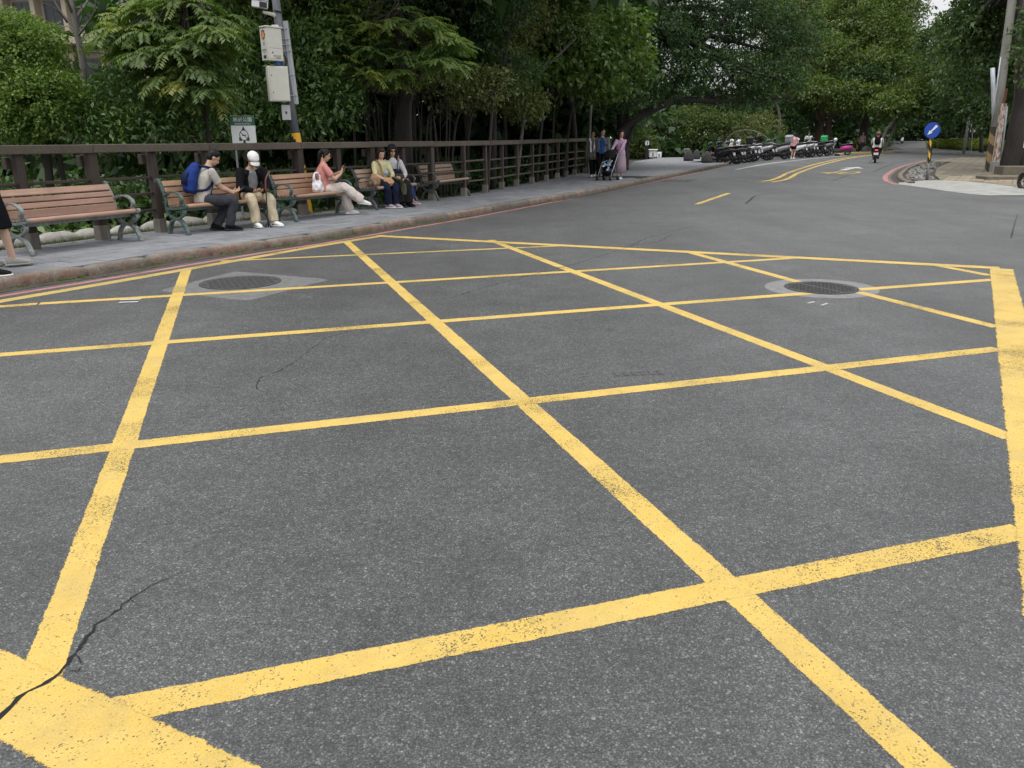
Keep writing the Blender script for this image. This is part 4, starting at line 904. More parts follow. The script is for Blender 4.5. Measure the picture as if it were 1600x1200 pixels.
# the wood behind everything: reads as one mass
WOOD = []
wr = random.Random(77)
def mass(u0, u1, v0, v1, Y0, Y1, n, rpx, dp):
    for k in range(n):
        u, v, Y = wr.uniform(u0,u1), wr.uniform(v0,v1), wr.uniform(Y0,Y1); s = wr.uniform(.8,1.25); WOOD.append(L_(u, v, Y, rpx*s, rpx*s*.8, dp))
mass(170,560,150,235,24,30,26,55,1.2); mass(200,960,-40,120,30,38,46,75,2); mass(560,960,120,215,36,48,34,42,2); mass(-120,170,150,225,26,34,14,45,1.5); mass(-150,90,-10,110,60,72,10,40,2)
mass(940,1010,60,215,56,70,12,40,3); mass(1000,1250,150,200,80,100,22,32,3); mass(1230,1400,60,205,95,125,36,34,4); mass(1400,1480,75,170,125,140,12,28,4); mass(1390,1560,140,198,150,180,34,22,5); mass(1485,1760,50,165,72,90,30,40,4); mass(1590,1800,60,180,48,60,14,50,3)
C, A, N_, T, S = crown_data(WOOD, .58, .31, lai=1.9, k=9, seed=21, inner=.5, gap=.1)
stuff(link('dark_wood', leaf_mesh('dark_wood', C, A, N_, .58*S, .31*S, T, 'leaf_dark', .2)), 'shaded mass of trees filling the background of the whole road', 'woodland')
# unseen canopy added above the frame to block skylight from the wood
CAN = []
for k in range(70):
    t = wr.uniform(0,1); Y = wr.uniform(17,46); u = wr.uniform(190,960) ; p = pt(u, 0, Y); CAN.append(((p.x, Y, wr.uniform(5.6,9.5)), (wr.uniform(1.6,2.6), wr.uniform(1.6,2.6), wr.uniform(.8,1.3))))
for k in range(50):
    Y = wr.uniform(92,150); u = wr.uniform(1180,1390); p = pt(u, 0, Y); CAN.append(((p.x, Y, wr.uniform(14,22)*Y/90+1), (4.5,4.5,2.2)))
C, A, N_, T, S = crown_data(CAN, .6, .32, lai=2.4, k=9, seed=22, inner=.3)
stuff(link('added_shade_canopy', leaf_mesh('added_shade_canopy', C, A, N_, .6*S, .32*S, T, 'leaf_dark', .2)), 'leaf canopy added overhead out of view to keep the wood dark', 'woodland')
# low undergrowth that hides the park floor
UG = []
for k in range(150):
    d_ = wr.uniform(2, FENCE.len-2.5); p = FENCE.pos(d_, wr.uniform(1.6, 7)); h_ = wr.uniform(.25,.6); UG.append(((p.x, p.y, zg(p.y)+h_*.6-.05), (wr.uniform(.5,.9), wr.uniform(.5,.9), h_)))
C, A, N_, T, S = crown_data(UG, .15, .075, lai=1.7, k=7, seed=31, inner=.5, gap=.25)
T = np.where(C[:, 1] > 16.5, T*.35, T)  # leaf tint lowered further back: the wood's shade put into the colour
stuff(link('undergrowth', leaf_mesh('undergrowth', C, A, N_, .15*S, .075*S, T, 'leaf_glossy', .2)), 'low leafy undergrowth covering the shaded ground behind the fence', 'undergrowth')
UG = []
for k in range(260):
    u = wr.uniform(-150,930) if k < 190 else wr.uniform(1230,1370); Y = wr.uniform(36,62) if k < 190 else wr.uniform(90,150); p = pt(u, 215, Y); h_ = wr.uniform(.7,1.5); UG.append(((p.x, p.y, zg(p.y)+h_*.6), (1.8,1.6,h_)))
for k in range(26):
    p = pt(wr.uniform(985,1240), 215, 1.0); Yb = wr.uniform(59,66); UG.append(((p.x*Yb, Yb, zg(Yb)+.45), (1.5,1.2,.6)))
for k in range(60):
    p = pt(wr.uniform(1375,1600), 215, 1.0); Yb = wr.uniform(150,175); UG.append(((p.x*Yb, Yb, zg(Yb)+wr.uniform(.8,4.5)), (4.5,2.5,1.6)))
C, A, N_, T, S = crown_data(UG, .55, .30, lai=1.8, k=8, seed=32, inner=.5, gap=.1)
stuff(link('far_undergrowth', leaf_mesh('far_undergrowth', C, A, N_, .55*S, .30*S, T, 'leaf_dark', .2)), 'dark bushes low down at the back of the wood', 'undergrowth')
# grass strip and tufts
def tufts(name, pts, h, n, mat, label, cat):
    rs = np.random.default_rng(5); P = np.array(pts); i = rs.integers(0, len(P), n); C = P[i]+np.c_[rs.normal(0,.09,(n,2)), np.zeros(n)]
    A = unit(np.c_[rs.normal(0,.45,(n,2)), np.ones(n)]); N_ = unit(rs.normal(size=(n,3)))
    stuff(link(name, leaf_mesh(name, C, A, N_, h*rs.uniform(.4,1.2,n), .012, np.clip(rs.normal(.5,.25,n),0,1), mat, .2)), label, cat)
gp = []
for k in range(400):
    d_ = wr.uniform(FENCE.d_at_y(7), FENCE.d_at_y(22)); p = FENCE.pos(d_, wr.uniform(.22,.62)); gp.append((p.x, p.y, zg(p.y)+.0))
tufts('grass', gp, .16, 9000, 'grass_blade', 'dry short grass strip behind the fence under the benches', 'grass')
gp = []
for k in range(60):
    d_ = wr.uniform(KERB.d_at_y(7), KERB.d_at_y(17)); c0 = KERB.pos(d_, -.03)
    for q in range(3): gp.append((c0.x+wr.gauss(0,.03), c0.y+wr.gauss(0,.03), zg(c0.y)))
rs2 = np.random.default_rng(8); P = np.array(gp); n = 2600; i = rs2.integers(0, len(P), n); C = P[i]+np.c_[rs2.normal(0,.03,(n,2)), np.zeros(n)]
stuff(link('gutter_weeds', leaf_mesh('gutter_weeds', C, unit(np.c_[rs2.normal(0,.6,(n,2)), np.ones(n)]), unit(rs2.normal(size=(n,3))), .035*rs2.uniform(.4,1.2,n), .008, np.clip(rs2.normal(.4,.2,n),0,1), 'leaf_small', .2)), 'small weeds and moss growing in the gutter along the kerb', 'weeds')
# a few fallen leaves in the gutter and on the pavement
gp = []
for k in range(90):
    d_ = wr.uniform(KERB.d_at_y(7), KERB.d_at_y(24)); c0 = KERB.pos(d_, wr.choice((wr.uniform(-.45,-.02), wr.uniform(.3,2.3), wr.uniform(-.2,-.02)))); gp.append((c0.x, c0.y, zg(c0.y)+(.122 if (c0-KERB.raw(d_)).dot(Vector((-1,.5,0))) > .1 else .006)))
C = np.array(gp); n = len(C); ax = unit(np.c_[rs2.normal(size=(n,2)), rs2.normal(0,.1,n)])
stuff(link('leaf_litter', leaf_mesh('leaf_litter', C, ax, unit(np.c_[rs2.normal(0,.15,(n,2)), np.ones(n)]), .06*rs2.uniform(.6,1.3,n), .03, np.clip(rs2.normal(.5,.3,n),0,1), 'leaf_dry', -.1)), 'scattered small dry leaves along the gutter and pavement', 'leaves')
# hedges far right
for i, (a, b, hh, ds) in enumerate((((1462,231),(1549,236.5),.75,'long clipped yellow green hedge around the far traffic island'), ((1490,226),(1552,229),.6,'second low hedge behind the clipped front hedge on the far island'))):
    A0, B0 = at(*a), at(*b); lob = [((A0.lerp(B0, t).x, A0.lerp(B0, t).y, A0.z+hh*.5), (1.1,.9,hh*.55)) for t in np.linspace(0, 1, 16)]
    plant('hedge', ds, 'hedge', A0, [([A0, A0+Vector((0,0,hh*.3)), A0+Vector((0,0,hh*.5))], .05, .03)], lob, 'leaf_hedge', .16, .09, lai=2.6, k=8, seed=90+i, limbs=1)

# ================================================================== street furniture
def striped(mb, p0, p1, r, n_bands, twist=1.2, seg=14, mats=(0, 1)):
    """round post with diagonal two-colour bands"""
    p0, p1 = Vector(p0), Vector(p1); d = (p1-p0); L = d.length; z = d.normalized(); x = z.orthogonal().normalized(); y = z.cross(x); N = n_bands*6; vs = []; r0, r1 = r
    for i in range(N+1):
        rr = r0+(r1-r0)*i/N
        for k in range(seg): th = 2*math.pi*k/seg; vs.append(p0+d*(i/N)+(x*math.cos(th)+y*math.sin(th))*rr)
    b = len(mb.v); mb.v.extend([tuple(v) for v in vs])
    for i in range(N):
        for k in range(seg):
            mb.f.append((b+i*seg+k, b+i*seg+(k+1) % seg, b+(i+1)*seg+(k+1) % seg, b+(i+1)*seg+k)); ph = (i/6+k/seg*twist*2) % 2; mb.mi.append(mats[0] if ph < 1 else mats[1])
    return mb
def local(mb, o): mb.v = [(x-o[0], y-o[1], z-o[2]) for x, y, z in mb.v]; return mb
def face_cam(p): return math.atan2(p.y, p.x)-math.pi/2       # yaw that turns local -Y towards the camera
def decal(mb, pts, y): mb.add([(x, y, z) for x, z in pts], [tuple(range(len(pts)))]); return mb
def disc(cx, cz, rx, rz, n=20): return [(cx+rx*math.cos(2*math.pi*k/n), cz+rz*math.sin(2*math.pi*k/n)) for k in range(n)]

# --- utility pole with cabinets and camera
PY = 17.0; pb = gpt(474, PY, .0); ptop = pt(424, -20, PY-.1); k_ = ppm(PY)
up_ = tag(empty('utility_pole', pb), 'grey steel pole with camera and cream cabinets behind the bench of the woman in pink', 'utility pole')
def along(v):                                                 # point on the pole's axis at image height v
    a, b = ptop-pb, Vector((0,0,0)); z = pt(450, v, PY).z; t = (z-pb.z)/(ptop.z-pb.z); return (ptop-pb)*t
mb = MB(); mb.tube([along(285), along(100), along(-30)+Vector((0,0,1.6))], [.092,.085,.07], 14); mb.build('shaft', 'steel_grey', up_, True)
mb = MB(); striped(mb, (0,0,-.05), along(208), (.099,.097), 5); mb.build('hazard_band', ['stripe_yellow', 'black'], up_, True)
tocam = Vector((-pb.x, -pb.y, 0)).normalized(); rgt = Vector((-tocam.y, tocam.x, 0)); rgt = rgt if rgt.x > 0 else -rgt
def strapbox(name, u, v0, v1, wd, dp, yaw, mat, off, parent=up_, bev=.006):
    c = pt(u, (v0+v1)/2, PY-off)-pb; h = (pt(u, v0, PY-off)-pt(u, v1, PY-off)).length; e = empty(name, c, yaw); e.parent = parent; return e, h, wd, dp
# conduit: long pale channel
a, b = pt(445.5,33,PY-.02)-pb, pt(463,163,PY-.02)-pb
mb = MB(); mb.beam(a, b, .105, .08, up=tocam, bev=.006); cd = mb.build('cable_channel', 'galv', up_)
mb = MB(); mb.beam(a+tocam*.045+rgt*.02, b+tocam*.045+rgt*.02, .02, .02, up=tocam); mb.build('channel_rib', 'box_grey', cd)
for v in (46, 62, 71, 81, 118, 150):
    p = along(v); mb = MB(); mb.tube([p-rgt*.1+tocam*.03, p+tocam*.11, p+rgt*.17+tocam*.03], .009, 6, 4); mb.build('clamp_band', 'galv', up_)
# upper cabinet (corner towards the road)
c = pt(424.5,70,PY-.24)-pb; H = .60; yaw = math.atan2(tocam.y, tocam.x)+math.pi/2+R(33)
mb = MB(); mb.box((0,0,0), (.34,.24,H), None, .008); mb.box((0,0,H/2+.012), (.38,.28,.03), None, .008); cab = mb.build('upper_cabinet', 'box_cream', up_, loc=c); cab.rotation_euler.z = yaw
mb = MB(); mb.box((0,-.122,.10), (.30,.008,.34), None, .002); mb.box((0,-.122,-.175), (.30,.008,.17), None, .002); mb.build('door', 'box_cream', cab)
mb = MB(); decal(mb, disc(-.07,-.155,.016,.016,10), -.1275); mb.build('lock', 'black', cab)
L1 = link('cabinet_lettering', text_mesh('臺北市政府', .034, 'black'), cab, (.03,-.1275,-.215)); L1.rotation_euler = (R(90),0,0)
L2 = link('cabinet_lettering', text_mesh('警察局', .034, 'black'), cab, (.05,-.1275,-.25)); L2.rotation_euler = (R(90),0,0)
def on_side(mbb): mbb.v = [(y-.001-.0, -x, z) for x, y, z in mbb.v]; return mbb    # moves a -Y decal to the -X face
def side(name, pts, mat, e):
    mb = MB(); mb.add([(-.1725-e, -x, z) for x, z in pts], [tuple(range(len(pts)))[::-1]]); return mb.build(name, mat, cab)
side('badge', disc(0,.17,.062,.088), 'badge_dark', 0); side('badge', disc(0,.165,.045,.064), 'badge_orange', .001); side('badge', disc(0,.16,.02,.03), 'stripe_yellow', .002)
for k in range(8): th = k*math.pi/4; side('badge', [(.058*math.cos(th-.2),.17+.082*math.sin(th-.2)), (.085*math.cos(th),.17+.115*math.sin(th)), (.058*math.cos(th+.2),.17+.082*math.sin(th+.2))], 'badge_dark', .0005)
side('emblem', [(-.035,.035), (.035,.035), (0,-.035)], 'sign_navy', 0); side('emblem', [(-.016,.028), (.016,.028), (0,-.004)], 'sign_white', .001)
side('sticker', [(-.05,-.26), (.05,-.26), (.05,-.20), (-.05,-.20)], 'black', 0)
for z, s_, b_ in ((-.11,.042,'監視錄影'), (-.155,.032,'系統')):
    q = link('cabinet_lettering', text_mesh(b_, s_, 'black'), cab, (-.174,0,z)); q.rotation_euler = (R(90),0,R(-90))
mb = MB(); p = along(45); mb.box(p+tocam*.12-rgt*.05, (.13,.05,.09), None, .006); mb.build('bracket', 'white', up_)
# middle cabinet
c = pt(434.5,131.5,PY-.22)-pb; mb = MB(); mb.box((0,0,0), (.40,.20,.66), None, .008); c2 = mb.build('middle_cabinet', 'box_cream', up_, loc=c); c2.rotation_euler.z = yaw-R(22)
mb = MB(); mb.box((.015,-.102,0), (.36,.008,.62), None, .003); mb.build('door', 'box_cream', c2)
mb = MB(); decal(mb, disc(-.13,.16,.012,.012,8), -.1075); decal(mb, disc(-.12,-.16,.012,.012,8), -.1075); mb.build('lock', 'black', c2)
c = pt(447,176,PY-.16)-pb; mb = MB(); mb.box((0,0,0), (.17,.12,.29), None, .006); c3 = mb.build('small_cabinet', 'box_grey', up_, loc=c); c3.rotation_euler.z = yaw-R(28)
mb = MB(); mb.box((0,-.064,.0), (.035,.008,.045)); mb.build('lock', 'black', c3)
mb = MB(); q = pt(433.5,97.5,PY-.2)-pb; mb.box(q, (.12,.012,.085)); st = mb.build('sticker', 'sticker_blue', up_)
mb = MB(); mb.tube([pt(440,20,PY-.12)-pb, pt(436,18,PY-.15)-pb, pt(428,17,PY-.2)-pb], .014, 6, 4); mb.tube([pt(434,24,PY-.12)-pb, pt(437,40,PY-.13)-pb, pt(439,52,PY-.13)-pb], .014, 6, 4)
mb.tube([pt(437,76,PY-.14)-pb, pt(447,92,PY-.13)-pb, pt(445,104,PY-.14)-pb, pt(435,108,PY-.16)-pb, pt(430,95,PY-.2)-pb], .02, 6, 5); mb.tube([pt(448,108,PY-.12)-pb, pt(452,140,PY-.12)-pb, pt(453,168,PY-.12)-pb], .016, 6, 4)
mb.tube([pt(408,16,PY-.35)-pb, pt(410,28,PY-.33)-pb, pt(415,33,PY-.3)-pb, pt(420,28,PY-.28)-pb], .014, 6, 5); mb.build('cables', 'cable', up_, True)
mb = MB(); mb.tube([pt(433,26,PY-.08)-pb, pt(424,22,PY-.2)-pb, pt(411,19,PY-.35)-pb], [.05,.035,.028], 8, 4); mb.build('camera_arm', 'box_cream', up_, True)
c = pt(406,7,PY-.38)-pb; mb = MB(); mb.box((0,0,0), (.30,.12,.13), None, .012); mb.box((-.01,0,.075), (.34,.15,.012), None, .003); cc = mb.build('security_camera', 'white_plastic', up_, loc=c); cc.rotation_euler = (0, R(6), yaw-R(30))
mb = MB(); mb.box((.153,0,-.005), (.012,.10,.11), None, .003); mb.box((.06,-.062,-.005), (.14,.006,.10)); mb.build('lens_window', 'black_gloss', cc)

# --- park sign
sb = gpt(383, 15.7, 0); ps = tag(empty('park_sign', sb, face_cam(sb)+R(8)), 'green and white no-smoking park sign standing behind the fence above the old man', 'sign')
ztop, zbot = pt(375,181,15.7).z-sb.z, pt(375,230,15.7).z-sb.z; W2 = .222
mb = MB(); mb.box((0,0,(ztop+zbot)/2), (2*W2,.02,ztop-zbot), None, .004); pan = mb.build('panel', 'sign_white', ps)
gz = ztop-.175
mb = MB(); decal(mb, [(-W2,gz), (W2,gz), (W2,ztop-.004), (-W2,ztop-.004)], -.0125); mb.build('green_header', 'sign_green', pan)
for body, s_, z in (('無菸公園', .088, ztop-.072), ('Smoke-free Park', .044, ztop-.142)):
    q = link('sign_lettering', text_mesh(body, s_, 'sign_white'), pan, (0,-.0145,z)); q.rotation_euler = (R(90),0,0)
q = link('sign_lettering', text_mesh('園區禁菸 違者受罰', .045, 'sign_navy'), pan, (0,-.0135,zbot+.035)); q.rotation_euler = (R(90),0,0)
cz = (gz+zbot)/2+.02; ES = .80
def em(pts, mat, e): mb = MB(); decal(mb, [(x*ES, cz+(z-cz)*ES) for x, z in pts], -.0125-e); mb.build('emblem', mat, pan)
em([(0,cz+.21), (.06,cz+.08), (.125,cz-.08), (.115,cz-.13), (.07,cz-.13), (.03,cz-.10), (-.03,cz-.10), (-.07,cz-.13), (-.115,cz-.13), (-.125,cz-.08), (-.06,cz+.08)], 'sign_green', 0)
em([(0,cz+.21), (.05,cz+.09), (-.05,cz+.09)], 'sign_navy', .001); em(disc(0,cz,.105,.125), 'black', .0012); em(disc(0,cz,.088,.108), 'sign_white', .0018)
em([(-.05,cz-.015), (.055,cz-.008), (.055,cz+.018), (-.05,cz+.012)], 'sign_red', .0024); em([(-.075,cz+.06), (-.065,cz+.07), (.07,cz-.06), (.06,cz-.07)], 'black', .003)
em([(-.02,cz-.10), (.02,cz-.10), (.025,cz-.16), (.05,cz-.185), (-.05,cz-.185), (-.025,cz-.16)], 'black', .0012)
for sx in (-1, 1): mb = MB(); mb.tube([(sx*.17,.025,-.05), (sx*.17,.025,ztop-.05)], .02, 8); mb.build('leg', 'galv', ps)

# --- round blue keep-left sign
b = at(1448,284); bs = tag(empty('keep_left_sign', b), 'round blue sign with a white arrow on a yellow and black post', 'traffic sign'); cp = pt(1455.3,203.6,b.y)-b
mb = MB(); mb.tube([(0,0,0), (0,0,.03)], [.12,.10], 12); mb.tube([(0,0,.02), cp*.38], [.05,.036], 10); mb.build('post_base', 'steel_grey', bs, True)
mb = MB(); striped(mb, cp*.36, cp*1.06, (.037,.037), 6, 1.0, 12); mb.build('post', ['stripe_yellow', 'black'], bs, True)
fy = face_cam(b)
dsk = MB(); N = 40; dsk.add([(.245*math.cos(2*math.pi*k/N), y, .265*math.sin(2*math.pi*k/N)) for y in (-.01,.01) for k in range(N)], [tuple(range(N)), tuple(range(N, 2*N))[::-1]]+[(k, N+k, N+(k+1) % N, (k+1) % N) for k in range(N)])
dk_ = dsk.build('disc', 'sign_blue', bs, loc=cp+Vector((0,-.055,0))); dk_.rotation_euler.z = fy+R(6)
a_ = R(229)
def rot2(p, a): return (p[0]*math.cos(a)-p[1]*math.sin(a), p[0]*math.sin(a)+p[1]*math.cos(a))
mb = MB(); decal(mb, [rot2(q, a_) for q in ((-.20,-.045), (.06,-.018), (.04,-.065), (.20,0), (.04,.065), (.06,.018), (-.20,.045))], -.013); mb.build('arrow', 'sign_white', dk_)
b2 = at(1451,254); mb = MB(); mb.box((0,0,.5), (.16,.10,1.0), None, .01); mb.box((0,0,.02), (.26,.2,.04), None, .006); o = mb.build('marker_post', 'black', None, loc=b2); tag(o, 'short black rectangular post standing behind the blue arrow sign', 'post')
# --- leaning concrete pole, pipes and boxes on the right
b = at(1546,270); cpole = tag(empty('concrete_pole', b), 'leaning round concrete pole with tan and brown bands at the right edge', 'utility pole')
T_ = pt(1587,-40,b.y)-b; mb = MB(); mb.tube([T_*.0, T_*.5, T_, T_*1.5], [.19,.17,.155,.14], 16); mb.build('shaft', 'concrete_pole', cpole, True)
mb = MB(); striped(mb, T_*.0, T_*.245, (.196,.19), 5, 1.0, 16); mb.build('hazard_band', ['stripe_tan', 'stripe_brown'], cpole, True)
mb = MB(); mb.tube([T_*.27+Vector((-.20,-.05,0)), T_*.6+Vector((-.19,-.05,0))], .028, 8); mb.build('conduit', 'pole_white', cpole, True)
b = at(1543,270); e = pt(1551,106,b.y); mb = MB(); mb.tube([(0,0,0), pt(1553,215,b.y)-b, e-b], .085, 12, 3); mb.box((0,0,.01), (.3,.3,.02)); tag(mb.build('white_pipe_post', 'pole_white', None, True, b), 'straight whitish pipe standing left of the leaning concrete pole', 'pipe')
b = at(1552,271); rp = tag(empty('rusty_post', b), 'rust stained white box post leaning beside the concrete pole', 'post'); e = pt(1568,162,b.y)-b; f = pt(1573,138,b.y)-b
mb = MB(); mb.box((0,0,.24), (.26,.26,.48), None, .015); mb.build('footing', 'concrete', rp)
def mk_rusty():
    n = NT('rusty_white'); f_ = n.noise(5, 6, .75, n.mapping((3,3,.7))); c = n.mix(n.ramp(f_, (.46, 0.0), (.56, 1.0)), (.55,.55,.50), (.24,.085,.035)); M['rusty_white'] = n.done(n.bsdf(c, .7))
mk_rusty()
mb = MB(); mb.beam((0,0,.4), e, .20, .16, up=(0,-1,0), bev=.01); mb.build('box_column', 'rusty_white', rp)
mb = MB(); mb.tube([e*.98, f], [.05,.045], 8); mb.build('rusty_stub', 'rust', rp)
b = at(1562,268); e = pt(1574,166,b.y)-b; mb = MB(); mb.tube([(0,0,0), e], .028, 8); tag(mb.build('thin_rod', 'pole_white', None, True, b), 'thin pale rod leaning right of the rusty post', 'rod')
b = at(1594,272)+Vector((-.30,-.75,0)); no = tag(empty('notice_board', b, face_cam(b)+R(4)), 'cream notice with a red prohibition ring at the right edge', 'notice'); zt, zb = pt(1598,188,b.y).z-b.z, pt(1598,231,b.y).z-b.z
mb = MB(); mb.box((0,0,(zt+zb)/2), (.42,.015,zt-zb), None, .003); pn = mb.build('panel', 'sign_cream', no)
ring = MB(); N = 24; ring.add([(r_*math.cos(2*math.pi*k/N), -.0095, zt-.2+r_*math.sin(2*math.pi*k/N)) for r_ in (.13,.165) for k in range(N)], [(k, (k+1) % N, N+(k+1) % N, N+k) for k in range(N)]); ring.build('prohibition_ring', 'sign_red', pn)
mb = MB(); decal(mb, [(-.05,zt-.27), (.05,zt-.27), (.05,zt-.13), (-.05,zt-.13)], -.0095)
for k in range(5): z = zt-.48-k*.09; decal(mb, [(-.15,z), (.15,z), (.15,z+.022), (-.15,z+.022)], -.0095)
mb.build('printed_lines', 'black', pn); mb = MB(); mb.tube([(0,.03,0), (0,.03,zt-.1)], .025, 8); mb.build('leg', 'galv', no)
for (u0, u1, v, h, dp, ds) in ((1543,1640,283.5,.17,.9,'low concrete step in front of the huge trunk'), (1569,1640,276,.38,.8,'upper stone step against the huge trunk')):
    a, c = at(u0, v), at(u1, v); mb = MB(); mb.beam((0,0,h/2), (c-a).to_3d()+Vector((0,0,h/2)), dp, h, bev=.02); tag(mb.build('stone_step', 'tile_dark', None, loc=a+Vector((0,.45,0))), ds, 'step')
# lamp post, far sign, banded post
b = at(1509,219.5)
b = pt(1509,219,62); b.z = zg(62); lp = tag(empty('street_lamp', b), 'slim grey street lamp with a short arm by the far hedge', 'street lamp'); t = pt(1517,163,62)-b
mb = MB(); mb.tube([(0,0,0), t], [.11,.07], 10); mb.build('column', 'galv', lp, True); mb = MB(); mb.tube([t, pt(1513,158,62)-b, pt(1503,156.5,62)-b], [.06,.05,.04], 8, 4); mb.build('arm', 'galv', lp, True); mb = MB(); mb.box(pt(1501,157,62)-b, (.6,.2,.1), None, .03); mb.build('lamp_head', 'galv', lp)
b = pt(1520,222,66); b.z = zg(66); mb = MB(); mb.box(pt(1520.5,200,66)-b, (.42,.02,.62), None, .004); fs = tag(empty('far_sign', b), 'small pale rectangular sign near the far street lamp', 'sign'); mb.build('panel', 'white', fs); mb = MB(); mb.tube([(0,.03,0), pt(1520.5,196,66)-b+Vector((0,.03,0))], .03, 8); mb.build('leg', 'galv', fs)
b = at(1338,237.5); vp = tag(empty('banded_post', b), 'thin yellow and black post carrying a narrow vertical sign by the thick trunk', 'post'); t = pt(1347,185,b.y)-b
mb = MB(); striped(mb, (0,0,0), t*.5, (.075,.07), 5, 1, 10); mb.build('post', ['stripe_yellow', 'black'], vp, True); mb = MB(); mb.tube([t*.5, t*.98], .05, 8); mb.build('upper_post', 'steel_grey', vp, True)
mb = MB(); mb.box(pt(1346.5,192,b.y)-b+Vector((0,-.1,0)), (.32,.02,.86), None, .004); pn = mb.build('panel', 'sign_cream', vp)
for k in range(4): mb = MB(); mb.box(pt(1346.5,192,b.y)-b+Vector((0,-.113,.28-k*.19)), (.2,.004,.10)); mb.build('printed_figure', 'black', pn)
# bollard lamp, lanterns, boulders
b = at(1010,249,SW); bl = tag(empty('bollard_lamp', b), 'black bollard lamp with a white lantern head on the plaza edge', 'lamp'); mb = MB(); mb.box((0,0,.42), (.16,.16,.84), None, .012); mb.build('post', 'black', bl)
mb = MB(); mb.box((0,0,1.0), (.22,.22,.30), None, .02); mb.build('lantern', 'white_plastic', bl); mb = MB(); mb.box((0,0,1.17), (.28,.28,.03), None, .008); mb.build('cap', 'black', bl); mb = MB(); mb.box((0,-.1115,.97), (.06,.006,.17)); mb.build('slot', 'black', bl)
for u, v, w_, h_, cap, ds in ((1019.5,246.5,.44,.44,True,'larger white lantern box with a flat cap on the plaza'), (1029.5,247,.30,.34,False,'smaller white box beside the larger lantern box')):
    b = at(u, v, SW); t = tag(empty('stone_lantern', b), ds, 'lantern'); mb = MB(); mb.box((0,0,h_/2+.05), (w_,w_,h_), None, .02); mb.box((0,0,.03), (w_*.8,w_*.8,.06)); mb.build('body', 'white', t)
    if cap: mb = MB(); mb.box((0,0,h_+.08), (w_*1.35,w_*1.35,.07), None, .02); mb.build('cap', 'white', t)
    mb = MB(); mb.box((-.02,-w_/2-.003,h_*.5), (.07,.01,h_*.5)); mb.build('slot', 'black', t)
for i, (u, v, w_, h_, ds) in enumerate(((1075.5,251.5,.29,.66,'dark domed boulder on the plaza carrying a pale slab, leftmost of three'), (1088,248.5,.24,.60,'dark domed boulder behind the other two beside the scooters'), (1104,254.5,.30,.62,'dark domed boulder closest to the black scooter'))):
    b = at(u, v, SW); rs_b = random.Random(i); mb = MB(); mb.loft([((rs_b.uniform(-.02,.02), 0, h_*t), (w_*s_,0,0), (0,w_*.8*s_,0)) for t, s_ in ((0,1.0), (.2,1.02), (.45,.95), (.65,.80), (.82,.58), (.93,.36), (1.0,.08))], 14)
    mb.v = [(x*(1+rs_b.uniform(-.05,.05)), y*(1+rs_b.uniform(-.05,.05)), z) for x, y, z in mb.v]; o = tag(mb.build('boulder', 'boulder', None, True, b), ds, 'boulder', 'boulders on the plaza')
    if i == 0: mb = MB(); mb.box((-.05,.35,h_+.0), (.34,.26,.07), None, .02); mb.box((-.05,.35,h_/2), (.2,.16,h_)); mb.build('pale_slab', 'concrete', o)
# far kerb strip, pale pavement beyond the rider
FK = Poly([tuple(at(*q))[:2] for q in ((1312,243.5),(1330,241.3),(1360,240),(1385,239.3),(1398,238.8))]); mb = MB()
for k in range(10): pass
vs = []; n = 14
for k in range(n+1):
    for o_, z in ((0,0), (0,.13), (.35,.14), (.35,0)): p = FK.pos(FK.len*k/n, o_); vs.append((p.x, p.y, zg(p.y)+z))
mb.add(vs, [(k*4+i, k*4+4+i, k*4+5+i, k*4+1+i) for k in range(n) for i in range(3)]); struct(mb.build('far_kerb', 'yellow_strip'))
mb = MB(); q = [at(*p) for p in ((1398,239),(1440,236.5),(1470,234.5),(1430,230),(1400,226.5),(1391,228))]; mb.add([(p.x, p.y, zg(p.y)+.01) for p in q], [tuple(range(6))]); struct(mb.build('far_pavement', 'concrete_ring'))
mb = MB(); q = [at(*p) for p in ((1388,233.6),(1412,233.8),(1402,230.5),(1392,229.5),(1388,231))]; mb.add([(p.x, p.y, zg(p.y)+.02) for p in q], [tuple(range(5))]); struct(mb.build('soil_patch', 'dirt'))
# building in the trees at the top left
bb = gpt(75, 46, 0); bu = tag(empty('apartment_building', bb, R(-12)), 'beige apartment block with dark windows glimpsed through the trees at top left', 'building')
zc = pt(75, 20, 46).z
mb = MB(); mb.box((0,2,zc*.5+3), (10,4,zc+6)); mb.build('wall', 'wall_beige', bu)
for fl_ in range(-2, 3):
    z0 = zc-.4+fl_*2.9
    mb = MB(); mb.box((0,-.55,z0-1.25), (10.4,1.1,.45), None, .03); bal = mb.build('balcony', 'wall_beige', bu)
    mb = MB(); mb.box((0,-1.06,z0-.62), (10.2,.06,.05)); [mb.box((-5+k*.45,-1.06,z0-.82), (.03,.03,.4)) for k in range(23)]; mb.build('railing', 'wall_grey', bal)
    for k in range(-2, 3):
        mb = MB(); mb.box((k*1.9,-.03,z0+.1), (1.25,.08,1.5)); wf = mb.build('window', 'wall_grey', bu); mb = MB(); mb.box((k*1.9-.29,-.08,z0+.1), (.54,.03,1.36)); mb.box((k*1.9+.29,-.08,z0+.1), (.54,.03,1.36)); mb.build('pane', 'win_dark', wf)
    for k in range(-3, 4): mb = MB(); mb.box((k*1.9-.95,-.25,z0+.3), (.28,.5,2.7), None, .02); mb.build('column', 'wall_beige', bu)
# dropped yellow leaf on the island tiles
mb = MB(); mb.add([(-.2,0,.012), (0,-.09,.02), (.22,.02,.03), (.02,.1,.012)], [(0,1,2,3)]); tag(mb.build('fallen_leaf', 'leaf_yellow', None, loc=at(1517,266.5,.06)), 'single yellow scrap lying on the island paving', 'leaf')

